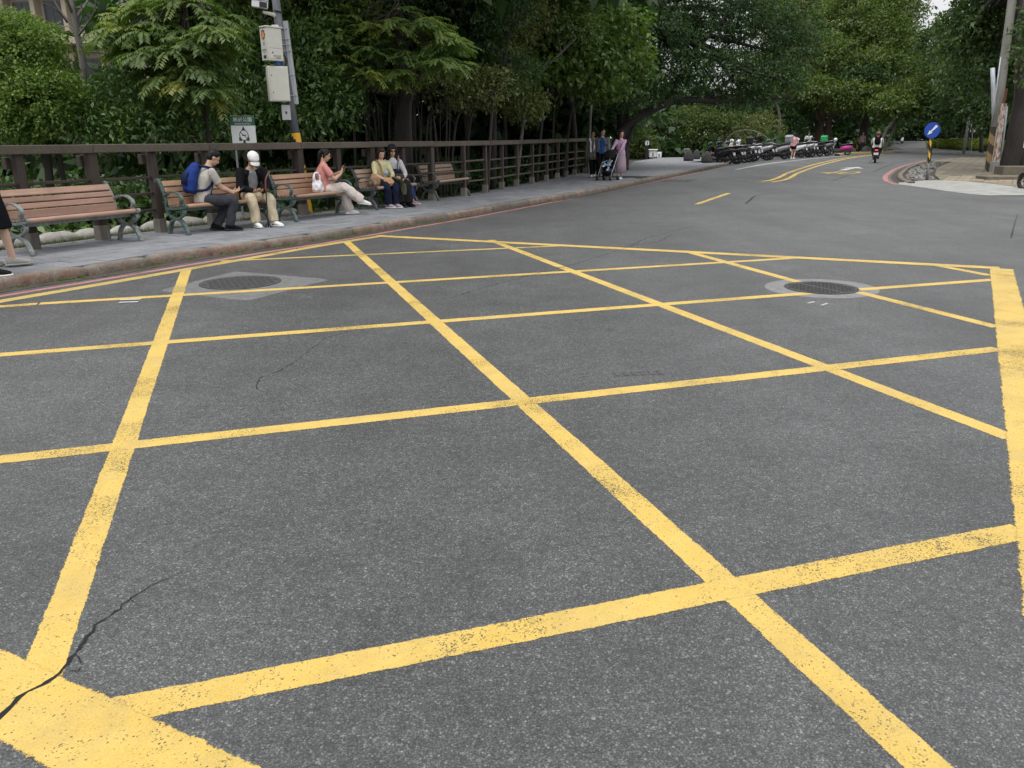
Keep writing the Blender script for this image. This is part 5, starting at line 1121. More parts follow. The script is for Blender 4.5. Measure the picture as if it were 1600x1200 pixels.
# ================================================================== people
def V(*a): return Vector(a)
def ik(a, t, l1, l2, pole):
    d = t-a; L = min(d.length, (l1+l2)*.999); d.normalize(); x = (l1*l1-l2*l2+L*L)/(2*L); h = math.sqrt(max(l1*l1-x*x, 1e-6)); p = pole-d*pole.dot(d); p.normalize()
    return a+d*x+p*h, a+d*L
def limb(mb, pts, rad, n=12, flat=1.0, side=None, sub=4):
    P, Rr = catmull([Vector(p) for p in pts], rad, sub); rings = []; up = Vector(side) if side is not None else None
    for i, p in enumerate(P):
        d = (P[min(i+1, len(P)-1)]-P[max(i-1, 0)]).normalized()
        if up is None: up = d.orthogonal().normalized()
        u = (up-d*up.dot(d)); u = u.normalized() if u.length > 1e-6 else d.orthogonal().normalized()
        if side is None: up = u
        rings.append((p, u*Rr[i], d.cross(u)*Rr[i]*flat))
    return mb.loft(rings, n)
def fuse(mb, vox, mat, smooth=3, noise=0, nf=9, seed=0, disp=None):
    """one continuous surface out of overlapping closed volumes"""
    me = mb.mesh('tmp', mat); o = bpy.data.objects.new('tmp', me); COL.objects.link(o)
    m = o.modifiers.new('r', 'REMESH'); m.mode = 'VOXEL'; m.voxel_size = vox; m.use_smooth_shade = True
    if smooth: q = o.modifiers.new('s', 'SMOOTH'); q.iterations = smooth; q.factor = .5
    me2 = bpy.data.meshes.new_from_object(o.evaluated_get(bpy.context.evaluated_depsgraph_get())); bpy.data.objects.remove(o); bpy.data.meshes.remove(me)
    if noise:
        n = len(me2.vertices); co = np.empty(n*3, np.float32); me2.vertices.foreach_get('co', co); co = co.reshape(-1, 3); nm = np.empty(n*3, np.float32); me2.vertices.foreach_get('normal', nm); nm = nm.reshape(-1, 3)
        co = co+nm*(lumpy(co, nf, seed)*noise+lumpy(co*np.array([1,1,.45]), nf*2.7, seed+3)*noise*.6)[:, None]; me2.vertices.foreach_set('co', co.astype(np.float32).ravel()); me2.update()
    if not me2.materials: me2.materials.append(M[mat])
    me2.polygons.foreach_set('use_smooth', [True]*len(me2.polygons)); return me2
def cloth(name, col, rough=.85, nscale=90, stripes=None, var=.12):
    n = NT(name); f = n.noise(6, 4); c = n.mix(f, tuple(x*(1-var) for x in col), tuple(min(1, x*(1+var)) for x in col))
    if stripes:
        sx = n.n('ShaderNodeSeparateXYZ', Vector=n.tc.outputs['Object']).outputs[stripes[0]]; s = n.math('FRACT', n.math('MULTIPLY', sx, stripes[1])); c = n.mix(n.ramp(s, (.62, 0.0), (.70, 1.0)), c, stripes[2])
    M[name] = n.done(n.bsdf(c, rough, 0, n.bump(n.math('ADD', n.noise(nscale, 2), n.noise(14, 4, .6)), .35, .006), Specular_IOR_Level=.15)); return name
def skinmat(name, col):
    n = NT(name); f = n.noise(22, 4); c = n.mix(f, tuple(x*.9 for x in col), tuple(x*1.08 for x in col)); M[name] = n.done(n.bsdf(c, .5, 0, n.bump(n.noise(120, 2), .1, .002), Subsurface_Weight=.0)); return name
skinmat('skin_a', (.50,.31,.21)); skinmat('skin_b', (.58,.38,.28)); skinmat('skin_c', (.40,.24,.155)); simple('lip', (.38,.12,.10), .5); simple('eye_dark', (.015,.012,.010), .2); simple('eye_white', (.65,.63,.6), .3)
def hairmat(name, col):
    n = NT(name); f = n.noise(30, 5, .7, n.mapping((2.5,2.5,.35))); c = n.mix(f, tuple(x*.5 for x in col), tuple(x*1.6 for x in col)); M[name] = n.done(n.bsdf(c, .45, 0, n.bump(f, .6, .01), Specular_IOR_Level=.25)); return name
hairmat('hair_black', (.007,.006,.006)); hairmat('hair_brown', (.030,.016,.012)); hairmat('hair_auburn', (.055,.018,.013))
class Person:
    def __init__(s, label, loc, yaw, sc=1.0, group=None, skin='skin_a', vox=.009, name='person'):
        s.loc = Vector(loc); s.yaw = yaw; s.k = sc; s.label = label; s.group = group; s.skin = skin; s.vox = vox; s.name = name; s.kids = []
    def pose(s, pelvis, lean=0, side=0, twist=0, head=(0,0,0), hands=None, feet=None, toes=None, knees=None, elbows=None, sh=.185, chest=1.0, belly=1.0, curl=.9, spine_curve=.02, toe_pitch=(0,0)):
        k = s.k; s.sh = sh*k; s.chest = chest; s.belly = belly; s.curl = curl
        P = Vector(pelvis); up = Matrix.Rotation(side, 3, 'Y') @ (Matrix.Rotation(-lean, 3, 'X') @ V(0,0,1)); s.up = up
        fw = (V(0,1,0)-up*up.y).normalized(); rt = fw.cross(up).normalized()
        tw = Matrix.Rotation(twist, 3, up); s.srt = tw @ rt; s.sfw = tw @ fw; s.rt = V(1,0,0)
        s.pel = P; s.waist = P+up*.14*k*1.0+V(0,-1,0)*spine_curve*k; s.chestc = P+up*.33*k-fw*spine_curve*1.4*k; s.neck = P+up*.50*k; s.sfw0 = fw
        s.shl = [P+up*.428*k-s.srt*s.sh, P+up*.428*k+s.srt*s.sh]                      # left, right
        hy, hp, hr = head; F = Matrix.Rotation(hy, 3, 'Z') @ (Matrix.Rotation(-hp, 3, 'X') @ V(0,1,0)); U = Matrix.Rotation(hy, 3, 'Z') @ (Matrix.Rotation(-hp, 3, 'X') @ (Matrix.Rotation(hr, 3, 'Y') @ V(0,0,1)))
        F = (F-U*F.dot(U)).normalized(); s.hf, s.hu, s.hr = F, U, F.cross(U)
        s.hc = s.neck+up*.055*k+U*.115*k+F*.022*k
        s.hip = [P-V(.088*k,0,.02), P+V(.088*k,0,-.02)]
        feet = feet or [(-.09,.0,0), (.09,.0,0)]; s.toes = [Vector(t).normalized() for t in (toes or [(0,1,0), (0,1,0)])]
        knees = knees or [(0,1,.1), (0,1,.1)]; s.ank = []; s.knee = []
        for i in (0, 1):
            t = Vector(feet[i])+V(0,0,.075*k); kn, an = ik(s.hip[i], t, .425*k, .415*k, Vector(knees[i])); s.knee.append(kn); s.ank.append(an)
        s.elb = []; s.wri = []; s.hdir = []
        for i in (0, 1):
            sg = -1 if i == 0 else 1; h = Vector(hands[i]) if hands and hands[i] else s.shl[i]+V(sg*.06,.04,-.52*k); po = Vector(elbows[i]) if elbows and elbows[i] else V(sg*.5,-1,-.3)
            e, w_ = ik(s.shl[i], h, .285*k, .25*k, po); s.elb.append(e); s.wri.append(w_)
        s.hand_axes = [None, None]; return s
    def body(s):
        k = s.k; mb = MB(); up, rt, fw = s.up, s.srt, s.sfw; r0 = s.rt; f0 = V(0,1,0)
        bl = lambda a, b, t: (a*(1-t)+b*t).normalized()
        mb.loft([(s.pel-V(0,0,.09*k), r0*.12*k, f0*.09*k), (s.pel, r0*.155*k, f0*.105*k), (s.waist, bl(r0, rt, .3)*.13*k, bl(f0, fw, .5)*.092*k*s.belly), (s.chestc, bl(r0, rt, .8)*.15*k*s.chest, fw*.10*k*s.chest), (s.neck-up*.075*k, rt*(s.sh*.86), fw*.078*k), (s.neck-up*.02*k, rt*.085*k, fw*.062*k), (s.neck+up*.02*k, rt*.055*k, fw*.056*k)], 16)
        mb.tube([s.neck-up*.06*k, s.neck+up*.03*k, s.hc-s.hu*.06*k-s.hf*.02*k], [.062*k,.052*k,.052*k], 12)
        for i in (0, 1):
            limb(mb, [s.hip[i]+V(0,0,.02), s.hip[i].lerp(s.knee[i], .5), s.knee[i], s.knee[i].lerp(s.ank[i], .35), s.ank[i]], [.085*k,.072*k,.052*k,.053*k,.036*k])
            a = s.ank[i]; t = s.toes[i]; mb.tube([a+V(0,0,.01)-t*.05*k, a+t*.06*k-V(0,0,.03*k), a+t*.15*k-V(0,0,.048*k)], [.036*k,.036*k,.026*k], 10)
            limb(mb, [s.shl[i]-rt*(0), s.shl[i].lerp(s.elb[i], .45), s.elb[i], s.elb[i].lerp(s.wri[i], .35), s.wri[i]], [.052*k,.045*k,.037*k,.039*k,.026*k])
            mb.ell(s.shl[i], (.052*k,)*3)
        c, hr, hf, hu = s.hc, s.hr, s.hf, s.hu; Rm = Matrix((hr, hf, hu)).transposed()
        hd = lambda x, y, z: c+hr*x*k+hf*y*k+hu*z*k
        mb.ell(hd(0,-.012,.03), (.073*k,.092*k,.088*k), Rm, 14, 10); mb.ell(hd(0,.018,-.045), (.058*k,.068*k,.070*k), Rm, 14, 10); mb.ell(hd(0,.045,-.085), (.034*k,.034*k,.028*k), Rm, 10, 8)
        mb.loft([(hd(0,.082,.012), hr*.009*k, hu*.009*k), (hd(0,.096,-.012), hr*.013*k, hu*.012*k), (hd(0,.108,-.028), hr*.016*k, hu*.011*k), (hd(0,.085,-.036), hr*.014*k, hu*.008*k)], 8)
        for sg in (-1, 1): mb.ell(hd(sg*.074,-.012,-.005), (.012*k,.022*k,.034*k), Rm, 8, 6); mb.ell(hd(sg*.034,.07,.022), (.022*k,.014*k,.008*k), Rm, 8, 6)
        # palms
        s.fing = []
        for i in (0, 1):
            d = s.hand_axes[i][0] if s.hand_axes[i] else (s.wri[i]-s.elb[i]).normalized(); d = Vector(d).normalized(); sg = -1 if i == 0 else 1
            pn = Vector(s.hand_axes[i][1]) if s.hand_axes[i] else V(-sg,.1,0); pn = (pn-d*pn.dot(d)).normalized(); sd = d.cross(pn)                # pn: palm faces; sd: across
            th = sd if sd.dot(V(0,1,.2)) > 0 else -sd
            w0 = s.wri[i]; mb.loft([(w0-d*.02*k, th*.028*k, pn*.02*k), (w0+d*.03*k, th*.036*k, pn*.018*k), (w0+d*.085*k, th*.040*k, pn*.014*k)], 10); s.fing.append((w0, d, pn, th))
        me = fuse(mb, s.vox, s.skin, 2)
        fm = MB(); fm.cur = 0
        for w0, d, pn, th in s.fing:
            for j, (o_, L) in enumerate(((.028,.066), (.010,.075), (-.009,.070), (-.027,.056))):
                b = w0+d*.078*k+th*o_*k; c1 = s.curl*(.8+.1*j); p1 = b+(d*math.cos(c1*.45)+pn*math.sin(c1*.45))*L*.5*k; p2 = p1+(d*math.cos(c1*1.1)+pn*math.sin(c1*1.1))*L*.32*k; p3 = p2+(d*math.cos(c1*1.6)+pn*math.sin(c1*1.6))*L*.26*k
                fm.tube([b-d*.015*k, p1, p2, p3], [.0095*k,.009*k,.0082*k,.0065*k], 6)
            b = w0+d*.025*k+th*.030*k; fm.tube([b, b+(th*.7+d*.7+pn*.25).normalized()*.035*k, b+(th*.45+d*.9+pn*.5).normalized()*.068*k], [.012*k,.0105*k,.008*k], 6)
        def feat(idx, fn): fm.cur = idx; fn()
        for sg in (-1, 1):
            feat(2, lambda: fm.ell(hd(sg*.031,.0745,.004), (.014*k,.007*k,.006*k), Rm, 8, 5)); feat(1, lambda: fm.ell(hd(sg*.031,.0785,.004), (.0062*k,.005*k,.0058*k), Rm, 8, 5))
            feat(1, lambda: fm.loft([(hd(sg*.014,.086,.026), hf*.004*k, hu*.004*k), (hd(sg*.033,.082,.031), hf*.004*k, hu*.0045*k), (hd(sg*.05,.066,.026), hf*.004*k, hu*.003*k)], 6))
        feat(3, lambda: fm.ell(hd(0,.084,-.060), (.023*k,.008*k,.0075*k), Rm, 8, 5))
        import bmesh
        bm = bmesh.new(); bm.from_mesh(me); m2 = fm.mesh('f', [s.skin, 'eye_dark', 'eye_white', 'lip'], True); bm.from_mesh(m2); bm.to_mesh(me); bm.free(); bpy.data.meshes.remove(m2)
        me.materials.clear(); [me.materials.append(M[q]) for q in (s.skin, 'eye_dark', 'eye_white', 'lip')]
        s.hd, s.Rm = hd, Rm; s.o = link(s.name, me, None, s.loc); s.o.rotation_euler.z = s.yaw; tag(s.o, s.label, 'person', s.group); return s
    def add(s, name, me): return link(name, me, s.o)
    def top(s, mat, sleeve='short', hem=.06, loose=.018, open_front=None, noise=.008, collar=False, cuff=None):
        k = s.k; mb = MB(); up, rt, fw = s.up, s.srt, s.sfw; r0, f0 = s.rt, V(0,1,0); bl = lambda a, b, t: (a*(1-t)+b*t).normalized(); g = loose
        mb.loft([(s.pel-V(0,0,hem)*k, r0*(.160+g)*k, f0*(.118+g)*k), (s.pel+up*.04*k, r0*(.150+g)*k, f0*(.108+g)*k*s.belly), (s.waist, bl(r0, rt, .3)*(.136+g)*k, bl(f0, fw, .5)*(.098+g)*k*s.belly), (s.chestc, bl(r0, rt, .8)*(.152+g)*k*s.chest, fw*(.104+g)*k*s.chest), (s.neck-up*.07*k, rt*(s.sh*.9+g*.4), fw*.092*k), (s.neck-up*.028*k, rt*.10*k, fw*.075*k), (s.neck+up*(.012 if collar else -.008)*k, rt*.068*k, fw*.068*k)], 18)
        for i in (0, 1):
            S, E, W_ = s.shl[i], s.elb[i], s.wri[i]
            if sleeve != 'none': mb.ell(S, (.063*k,)*3)
            if sleeve == 'short': e = S.lerp(E, .72); limb(mb, [S-up*.01, S.lerp(e, .5), e], [.066*k,.064*k,.068*k])
            elif sleeve == 'elbow': e = E.lerp(W_, .25); limb(mb, [S, S.lerp(E, .5), E, e], [.062*k,.058*k,.054*k,.052*k])
            elif sleeve == 'long': e = W_-(W_-E).normalized()*.015; limb(mb, [S, S.lerp(E, .5), E, E.lerp(W_, .5), e], [.064*k,.058*k,.054*k,.047*k,.038*k])
        return s.add('shirt' if sleeve != 'none' else 'vest', fuse(mb, s.vox, mat, 2, noise, 11, 5))
    def jacket(s, mat, hem=.12, loose=.034, noise=.006):
        """open jacket: two front halves and a back, leaving the chest strip bare"""
        k = s.k; mb = MB(); up, rt, fw = s.up, s.srt, s.sfw; r0, f0 = s.rt, V(0,1,0)
        for sg in (-1, 1):
            q = rt*sg
            mb.loft([(s.pel+r0*sg*.105*k-V(0,.02,hem)*k, r0*.10*k, f0*.15*k), (s.waist+rt*sg*.11*k-fw*.01*k, rt*.095*k, fw*.135*k), (s.chestc+q*.125*k-fw*.012*k, q*.100*k, fw*.135*k), (s.neck-up*.09*k+q*.10*k, q*.085*k, fw*.105*k), (s.neck-up*.03*k+q*.07*k, q*.045*k, fw*.08*k)], 14)
        mb.loft([(s.pel-V(0,.055,hem)*k, r0*.16*k, f0*.10*k), (s.waist-fw*.05*k, rt*.15*k, fw*.085*k), (s.chestc-fw*.05*k, rt*.17*k, fw*.09*k), (s.neck-up*.05*k-fw*.03*k, rt*.15*k, fw*.07*k), (s.neck-fw*.035*k, rt*.07*k, fw*.04*k)], 14)
        for i in (0, 1):
            S, E, W_ = s.shl[i], s.elb[i], s.wri[i]; mb.ell(S, (.073*k,)*3); limb(mb, [S, S.lerp(E, .5), E, E.lerp(W_, .5), W_-(W_-E).normalized()*.02], [.076*k,.070*k,.066*k,.056*k,.048*k])
        return s.add('jacket', fuse(mb, s.vox, mat, 2, noise, 10, 9))
    def trousers(s, mat, wide=0.0, length=1.0, noise=.010, hemw=None, name='trousers'):
        k = s.k; mb = MB(); r0, f0 = s.rt, V(0,1,0)
        mb.loft([(s.pel-V(0,0,.10)*k, r0*.145*k, f0*.115*k), (s.pel-V(0,0,.02)*k, r0*.168*k, f0*.122*k), (s.pel+s.up*.05*k, r0*.156*k, f0*.112*k), (s.pel+s.up*.10*k, r0*.142*k, f0*.104*k)], 16)
        for i in (0, 1):
            h, n_, a = s.hip[i], s.knee[i], s.ank[i]; hw = hemw if hemw else .052+wide
            pts = [h+V(0,0,.01), h.lerp(n_, .5), n_, n_.lerp(a, .5), n_.lerp(a, .97)]; rad = [.104*k, (.088+wide*.5)*k, (.067+wide*.8)*k, (.060+wide)*k, hw*k]
            if length < 1:
                if length > .5: e = n_.lerp(a, (length-.5)*2); pts = [h, h.lerp(n_, .5), n_, e]; rad = rad[:3]+[(.062+wide)*k]
                else: pts = [h, h.lerp(n_, length), h.lerp(n_, length*2)]; rad = [.106*k, (.098+wide)*k, (.092+wide)*k]
            limb(mb, pts, rad)
        return s.add(name, fuse(mb, s.vox, mat, 2, noise, 12, 2))
    def skirt(s, mat, hem_z, r_hem=.26, noise=.006, top=.10):
        k = s.k; mb = MB(); kn = (s.knee[0]+s.knee[1])/2; an = (s.ank[0]+s.ank[1])/2; c = V(an.x, an.y, hem_z)
        n = 40; vs = []; rings = ((s.pel+s.up*top*k, .135, .105), (s.pel, .17, .125), (kn.lerp(s.pel, .5), .20, .16), (kn, .21, .18), (c, r_hem, r_hem*.8))
        for j, (cc, a, b) in enumerate(rings):
            for q in range(n): th = 2*math.pi*q/n; pl = 1+.06*math.sin(q*math.pi)*j/4+(.05*j/4 if q % 2 else -.05*j/4); vs.append(cc+V(math.cos(th)*a*k*pl, math.sin(th)*b*k*pl, 0))
        mb.add(vs, [(j*n+q, j*n+(q+1) % n, (j+1)*n+(q+1) % n, (j+1)*n+q) for j in range(4) for q in range(n)]+[tuple(range(n))[::-1], tuple(4*n+q for q in range(n))])
        me = mb.mesh('skirt', mat, True); return s.add('skirt', me)
    def shoes(s, mat, sole='white', high=0, accent=None, socks=None):
        k = s.k
        for i in (0, 1):
            a, t = s.ank[i], s.toes[i]; sd = t.cross(V(0,0,1)).normalized(); sd = sd if sd.length > .1 else V(1,0,0); n_ = sd.cross(t).normalized(); n_ = n_ if n_.z > 0 else -n_
            b = a-n_*.075*k; P = lambda f, z, w_=0: b+t*f*k+n_*z*k+sd*w_*k
            mb = MB(); mb.loft([(P(-.08,.05), sd*.032*k, n_*.042*k), (P(-.055,.058), sd*.042*k, n_*.050*k), (P(.0,.062), sd*.044*k, n_*.052*k), (P(.07,.052), sd*.049*k, n_*.042*k), (P(.14,.040), sd*.049*k, n_*.032*k), (P(.19,.032), sd*.030*k, n_*.020*k)], 12)
            mb.tube([P(-.02,.05), P(-.022,.10+high)], [.042*k,.043*k], 10)
            sh = s.add('shoe', fuse(mb, max(s.vox*.8, .006), mat, 2))
            mb = MB(); mb.loft([(P(-.092,.016), sd*.030*k, n_*.017*k), (P(-.06,.016), sd*.046*k, n_*.018*k), (P(.05,.015), sd*.050*k, n_*.016*k), (P(.14,.015), sd*.053*k, n_*.016*k), (P(.20,.018), sd*.032*k, n_*.014*k)], 12); so = mb.build('sole', sole, sh, True)
            if accent:
                mb = MB()
                for sg in (-1, 1): mb.loft([(P(-.02,.03,sg*.042), t*.02*k, n_*.006*k), (P(.04,.05,sg*.040), t*.03*k, n_*.008*k), (P(.09,.03,sg*.045), t*.015*k, n_*.005*k)], 6)
                mb.build('stripe', accent, sh)
            if socks: mb = MB(); mb.tube([P(-.02,.08), a.lerp(s.knee[i], .28)], [.040*k,.046*k], 10); s.add('sock', mb.mesh('sock', socks, True))
    def hair(s, style, mat='hair_black', noise=.003):
        k, hd, Rm = s.k, s.hd, s.Rm; mb = MB()
        mb.ell(hd(0,-.026,.046), (.084*k,.094*k,.088*k), Rm, 16, 12)
        if style == 'short': mb.ell(hd(0,-.05,-.005), (.078*k,.058*k,.072*k), Rm, 14, 10); mb.ell(hd(0,.028,.098), (.064*k,.056*k,.030*k), Rm, 12, 8)
        if style in ('bob', 'long', 'curly', 'wave'):
            L = {'bob': -.13, 'long': -.30, 'curly': -.20, 'wave': -.26}[style]; w_ = .030 if style != 'curly' else .044
            mb.ell(hd(0,.022,.092), (.070*k,.060*k,.036*k), Rm, 12, 8)
            for sg in (-1, 1): limb(mb, [hd(sg*.070,.015,.055), hd(sg*.084,-.005,-.02), hd(sg*.082,-.012,L*.6), hd(sg*(.078 if style != 'curly' else .10),-.005,L)], [.030*k, w_*k, w_*1.05*k, w_*.55*k], 10)
            limb(mb, [hd(0,-.07,.05), hd(0,-.085,-.03), hd(0,-.075,L*.7), hd(0,-.07,L)], [.06*k,.068*k,.062*k,.035*k], 12, 1.0)
        if style == 'curly': mb.ell(hd(0,-.02,.06), (.105*k,.105*k,.092*k), Rm, 14, 10); noise = .009
        if style == 'ponytail': mb.ell(hd(0,.018,.090), (.064*k,.058*k,.034*k), Rm, 12, 8); mb.ell(hd(0,-.085,.075), (.035*k,.04*k,.035*k), Rm, 10, 8); limb(mb, [hd(0,-.105,.06), hd(0,-.125,.0), hd(0,-.11,-.09), hd(0,-.09,-.20)], [.03*k,.038*k,.036*k,.015*k]); [limb(mb, [hd(sg*.070,.005,.05), hd(sg*.078,-.03,-.02), hd(sg*.070,-.04,-.07)], [.024*k,.024*k,.014*k]) for sg in (-1, 1)]
        return s.add('hair', fuse(mb, s.vox*.9, mat, 2, noise, 45 if style != 'curly' else 38, 4))
    def cap(s, mat):
        k, hd, Rm = s.k, s.hd, s.Rm; mb = MB(); mb.ell(hd(0,-.014,.056), (.097*k,.114*k,.092*k), Rm, 16, 12); mb.ell(hd(0,.05,.06), (.084*k,.06*k,.05*k), Rm, 12, 8); cp = s.add('cap', fuse(mb, s.vox*.9, mat, 3, .002, 30))
        mb = MB(); N = 15; vs = []
        for j, (rf, dz) in enumerate(((.0,0), (1.0,-.022))):
            for q in range(N): t = -1+2*q/(N-1); a = t*1.15; x = math.sin(a)*.088; y = .06+math.cos(a)*.05+rf*.07*math.cos(a*.9); z = .04+dz-.020*t*t; vs += [hd(x,y,z), hd(x,y,z-.006)]
        W_ = 2*N; fs = []
        for q in range(N-1): fs += [(2*q, 2*q+2, W_+2*q+2, W_+2*q), (2*q+1, W_+2*q+1, W_+2*q+3, 2*q+3), (W_+2*q, W_+2*q+2, W_+2*q+3, W_+2*q+1)]
        mb.add(vs, fs); mb.build('brim', mat, cp, True); return cp
    def glasses(s, dark=True):
        k, hd, Rm, hr, hu, hf = s.k, s.hd, s.Rm, s.hr, s.hu, s.hf; mb = MB()
        for sg in (-1, 1):
            if dark: mb.ell(hd(sg*.032,.089,.003), (.027*k,.008*k,.023*k), Rm, 12, 8)
            else: mb.tube([hd(sg*.032+.022*math.cos(a*math.pi/5), .09, .003+.018*math.sin(a*math.pi/5)) for a in range(11)], .0022*k, 5)
            mb.tube([hd(sg*.056,.08,.006), hd(sg*.078,.03,.008), hd(sg*.078,-.02,.004)], .003*k, 5)
        mb.tube([hd(-.008,.098,.008), hd(.008,.098,.008)], .003*k, 5); return s.add('glasses', mb.mesh('glasses', 'black_gloss', True))
    def world(s, p): return Matrix.Translation(s.loc) @ Matrix.Rotation(s.yaw, 4, 'Z') @ Vector(p)
def prop(name, mb, mats, P, label, cat, smooth=True, at_=None):
    """a held thing: built in the person's frame, stands on its own in the scene"""
    at_ = Vector(at_) if at_ is not None else sum((Vector(v) for v in mb.v), Vector())/len(mb.v); mb.v = [tuple(Vector(v)-at_) for v in mb.v]; o = mb.build(name, mats, None, smooth, P.world(at_)); o.rotation_euler.z = P.yaw; return tag(o, label, cat)
def fused_prop(name, mb, mat, P, label, cat, vox=.009, noise=.004, nf=14):
    at_ = sum((Vector(v) for v in mb.v), Vector())/len(mb.v); mb.v = [tuple(Vector(v)-at_) for v in mb.v]; o = link(name, fuse(mb, vox, mat, 2, noise, nf, 3), None, P.world(at_)); o.rotation_euler.z = P.yaw; return tag(o, label, cat)
def phone(P, p, d, n, label, mat='black_gloss'):
    d = Vector(d).normalized(); n = Vector(n).normalized(); x = d.cross(n); mb = MB(); mb.box(p, (.072,.148,.009), Matrix((x, d, n)).transposed(), .003); return prop('phone', mb, mat, P, label, 'phone', False)
for nm, c in (('c_grey_polo', (.42,.40,.36)), ('c_charcoal', (.045,.048,.057)), ('c_black', (.007,.007,.009)), ('c_black_soft', (.014,.014,.015)), ('c_khaki', (.50,.43,.30)), ('c_tee_grey', (.27,.28,.29)), ('c_coral', (.56,.235,.215)), ('c_beige', (.60,.53,.48)), ('c_yellow', (.58,.54,.31)), ('c_navy', (.010,.014,.034)), ('c_denim', (.025,.05,.14)), ('c_denim_lt', (.20,.32,.45)), ('c_white', (.72,.72,.70)), ('c_olive', (.12,.125,.085)), ('c_tan', (.48,.28,.14)), ('c_brown_skirt', (.34,.21,.12)), ('c_lilac', (.50,.33,.47)), ('c_mauve', (.36,.28,.33)), ('c_steel', (.16,.17,.20)), ('c_blue', (.03,.10,.33)), ('c_pinkshirt', (.62,.34,.34)), ('c_clog', (.36,.35,.32)), ('c_brown_bag', (.045,.035,.03)), ('c_pinkshoe', (.50,.22,.32)), ('c_bluebag', (.017,.043,.19)), ('c_bluedark', (.012,.02,.06)), ('c_babyblue', (.35,.42,.52)), ('c_palewhite', (.62,.62,.66))): cloth(nm, c)
cloth('c_stripe', (.56,.56,.55), stripes=(0, 42, (.30,.31,.34))); cloth('c_speckle', (.17,.17,.16), nscale=60, var=.35)
BZ = .445
def bench_frame(i): o = bn[i]; return Vector(o.location), o.rotation_euler.z
def seat(i, x, y=.02):
    o, rz = bench_frame(i); return o+Matrix.Rotation(rz, 3, 'Z') @ V(x, y, 0), rz
# bench frame: x along the bench, -y to the road. a person facing the road has yaw = rz + 180deg
# --- man with the blue backpack, sits sideways facing the other man
l, rz = seat(1, -.36, -.10); P1 = Person('man in a grey polo shirt wearing a blue backpack and bent over a phone', l, rz-R(90)-R(22), 1.02, None, 'skin_a', .0115)
P1.pose((0,0,.545), lean=R(16), side=0, twist=0, head=(R(-4),R(34),0), hands=[(-.06,.50,.62), (.10,.46,.60)], feet=[(-.02,.16,.0), (.16,.34,0)], toes=[(.12,1,-.25), (.25,1,-.05)], knees=[(-.15,1,.35), (.35,1,.25)], elbows=[(-.6,-.5,-.6), (.6,-.6,-.6)], sh=.20, belly=1.14, chest=1.06)
P1.hand_axes = [((.2,.9,.2),(.3,0,.9)), ((-.15,.9,.25),(-.2,0,.9))]
P1.body(); P1.top('c_grey_polo', 'short', .07, .024, collar=True); P1.trousers('c_charcoal', .018); P1.shoes('c_black', 'black', .03); P1.hair('short')
phone(P1, V(.02,.60,.645), (0,.75,.5), (0,-.5,.8), 'phone in the hands of the man with the blue backpack')
mb = MB(); u_ = P1.up; f_ = P1.sfw; r_ = P1.srt; c0 = P1.chestc-f_*.20-u_*.06
mb.loft([(c0-u_*.25, r_*.10, f_*.06), (c0-u_*.21, r_*.15, f_*.105), (c0-u_*.05-f_*.02, r_*.165, f_*.125), (c0+u_*.12, r_*.15, f_*.10), (c0+u_*.22+f_*.02, r_*.11, f_*.06), (c0+u_*.25+f_*.03, r_*.05, f_*.03)], 14)
bp = fused_prop('backpack', mb, 'c_bluebag', P1, 'bright blue backpack on the back of the seated man', 'backpack', .01, .006, 12); bpo = Matrix.Rotation(-P1.yaw, 3, 'Z') @ (Vector(bp.location)-P1.loc)
mb = MB()
for sg in (-1, 1): mb.tube([c0+u_*.20+r_*sg*.09, P1.neck-u_*.012+r_*sg*.115-f_*.03, P1.neck-u_*.05+r_*sg*.135+f_*.075, P1.chestc+r_*sg*.15+f_*.10-u_*.02, P1.waist+r_*sg*.165+f_*.0, c0-u_*.20+r_*sg*.11], [.022]*6, 6, 4)
mb.tube([P1.chestc+r_*.16+f_*.10-u_*.06, P1.chestc+r_*.18+f_*.09-u_*.24, P1.pel+r_*.19+f_*.06-u_*.02], .009, 5, 4)
mb.v = [tuple(Vector(v)-bpo) for v in mb.v]; mb.build('strap', 'c_bluedark', bp, True)
mb = MB(); mb.loft([(c0-u_*.14-f_*.10, r_*.13, f_*.035), (c0+u_*.0-f_*.115, r_*.135, f_*.04), (c0+u_*.06-f_*.10, r_*.12, f_*.03)], 12); mb.v = [tuple(Vector(v)-bpo) for v in mb.v]; mb.build('pocket', 'c_bluedark', bp, True)
# --- old man with the white cap and walking cane
l, rz = seat(1, .73, .02); P2 = Person('old man in a white cap and black jacket holding a cane', l, rz+R(180)-R(22), .99, None, 'skin_c', .0115)
P2.pose((0,0,.535), lean=R(19), head=(R(4),R(40),0), hands=[(-.05,.40,.60), (.06,.38,.60)], feet=[(-.20,.50,0), (.12,.48,0)], toes=[(-.5,1,0), (-.1,1,0)], knees=[(-.22,1,.3), (.12,1,.3)], elbows=[(-.9,-.3,-.5), (.9,-.3,-.5)], sh=.20)
P2.hand_axes = [((.55,.8,.1),(.1,-.2,.9)), ((-.5,.8,.1),(-.1,-.2,.9))]
P2.body(); P2.top('c_tee_grey', 'none', .06, .014); P2.jacket('c_black', .16); P2.trousers('c_khaki', .03); P2.shoes('white', 'white_plastic', 0, 'black'); P2.cap('c_white')
phone(P2, V(-.14,.46,.63), (.3,.8,.3), (0,-.4,.9), 'phone in the hands of the old man in the white cap')
mb = MB(); mb.tube([(-.06,.56,.0), (-.08,.55,.55), (-.10,.53,.78), (-.15,.52,.88), (-.20,.50,.93)], [.011,.012,.013,.014,.014], 8, 4)
for a in range(4): mb.tube([(-.06,.56,.10), (-.06+.07*math.cos(a*1.57+.6),.56+.07*math.sin(a*1.57+.6),.0)], .009, 6)
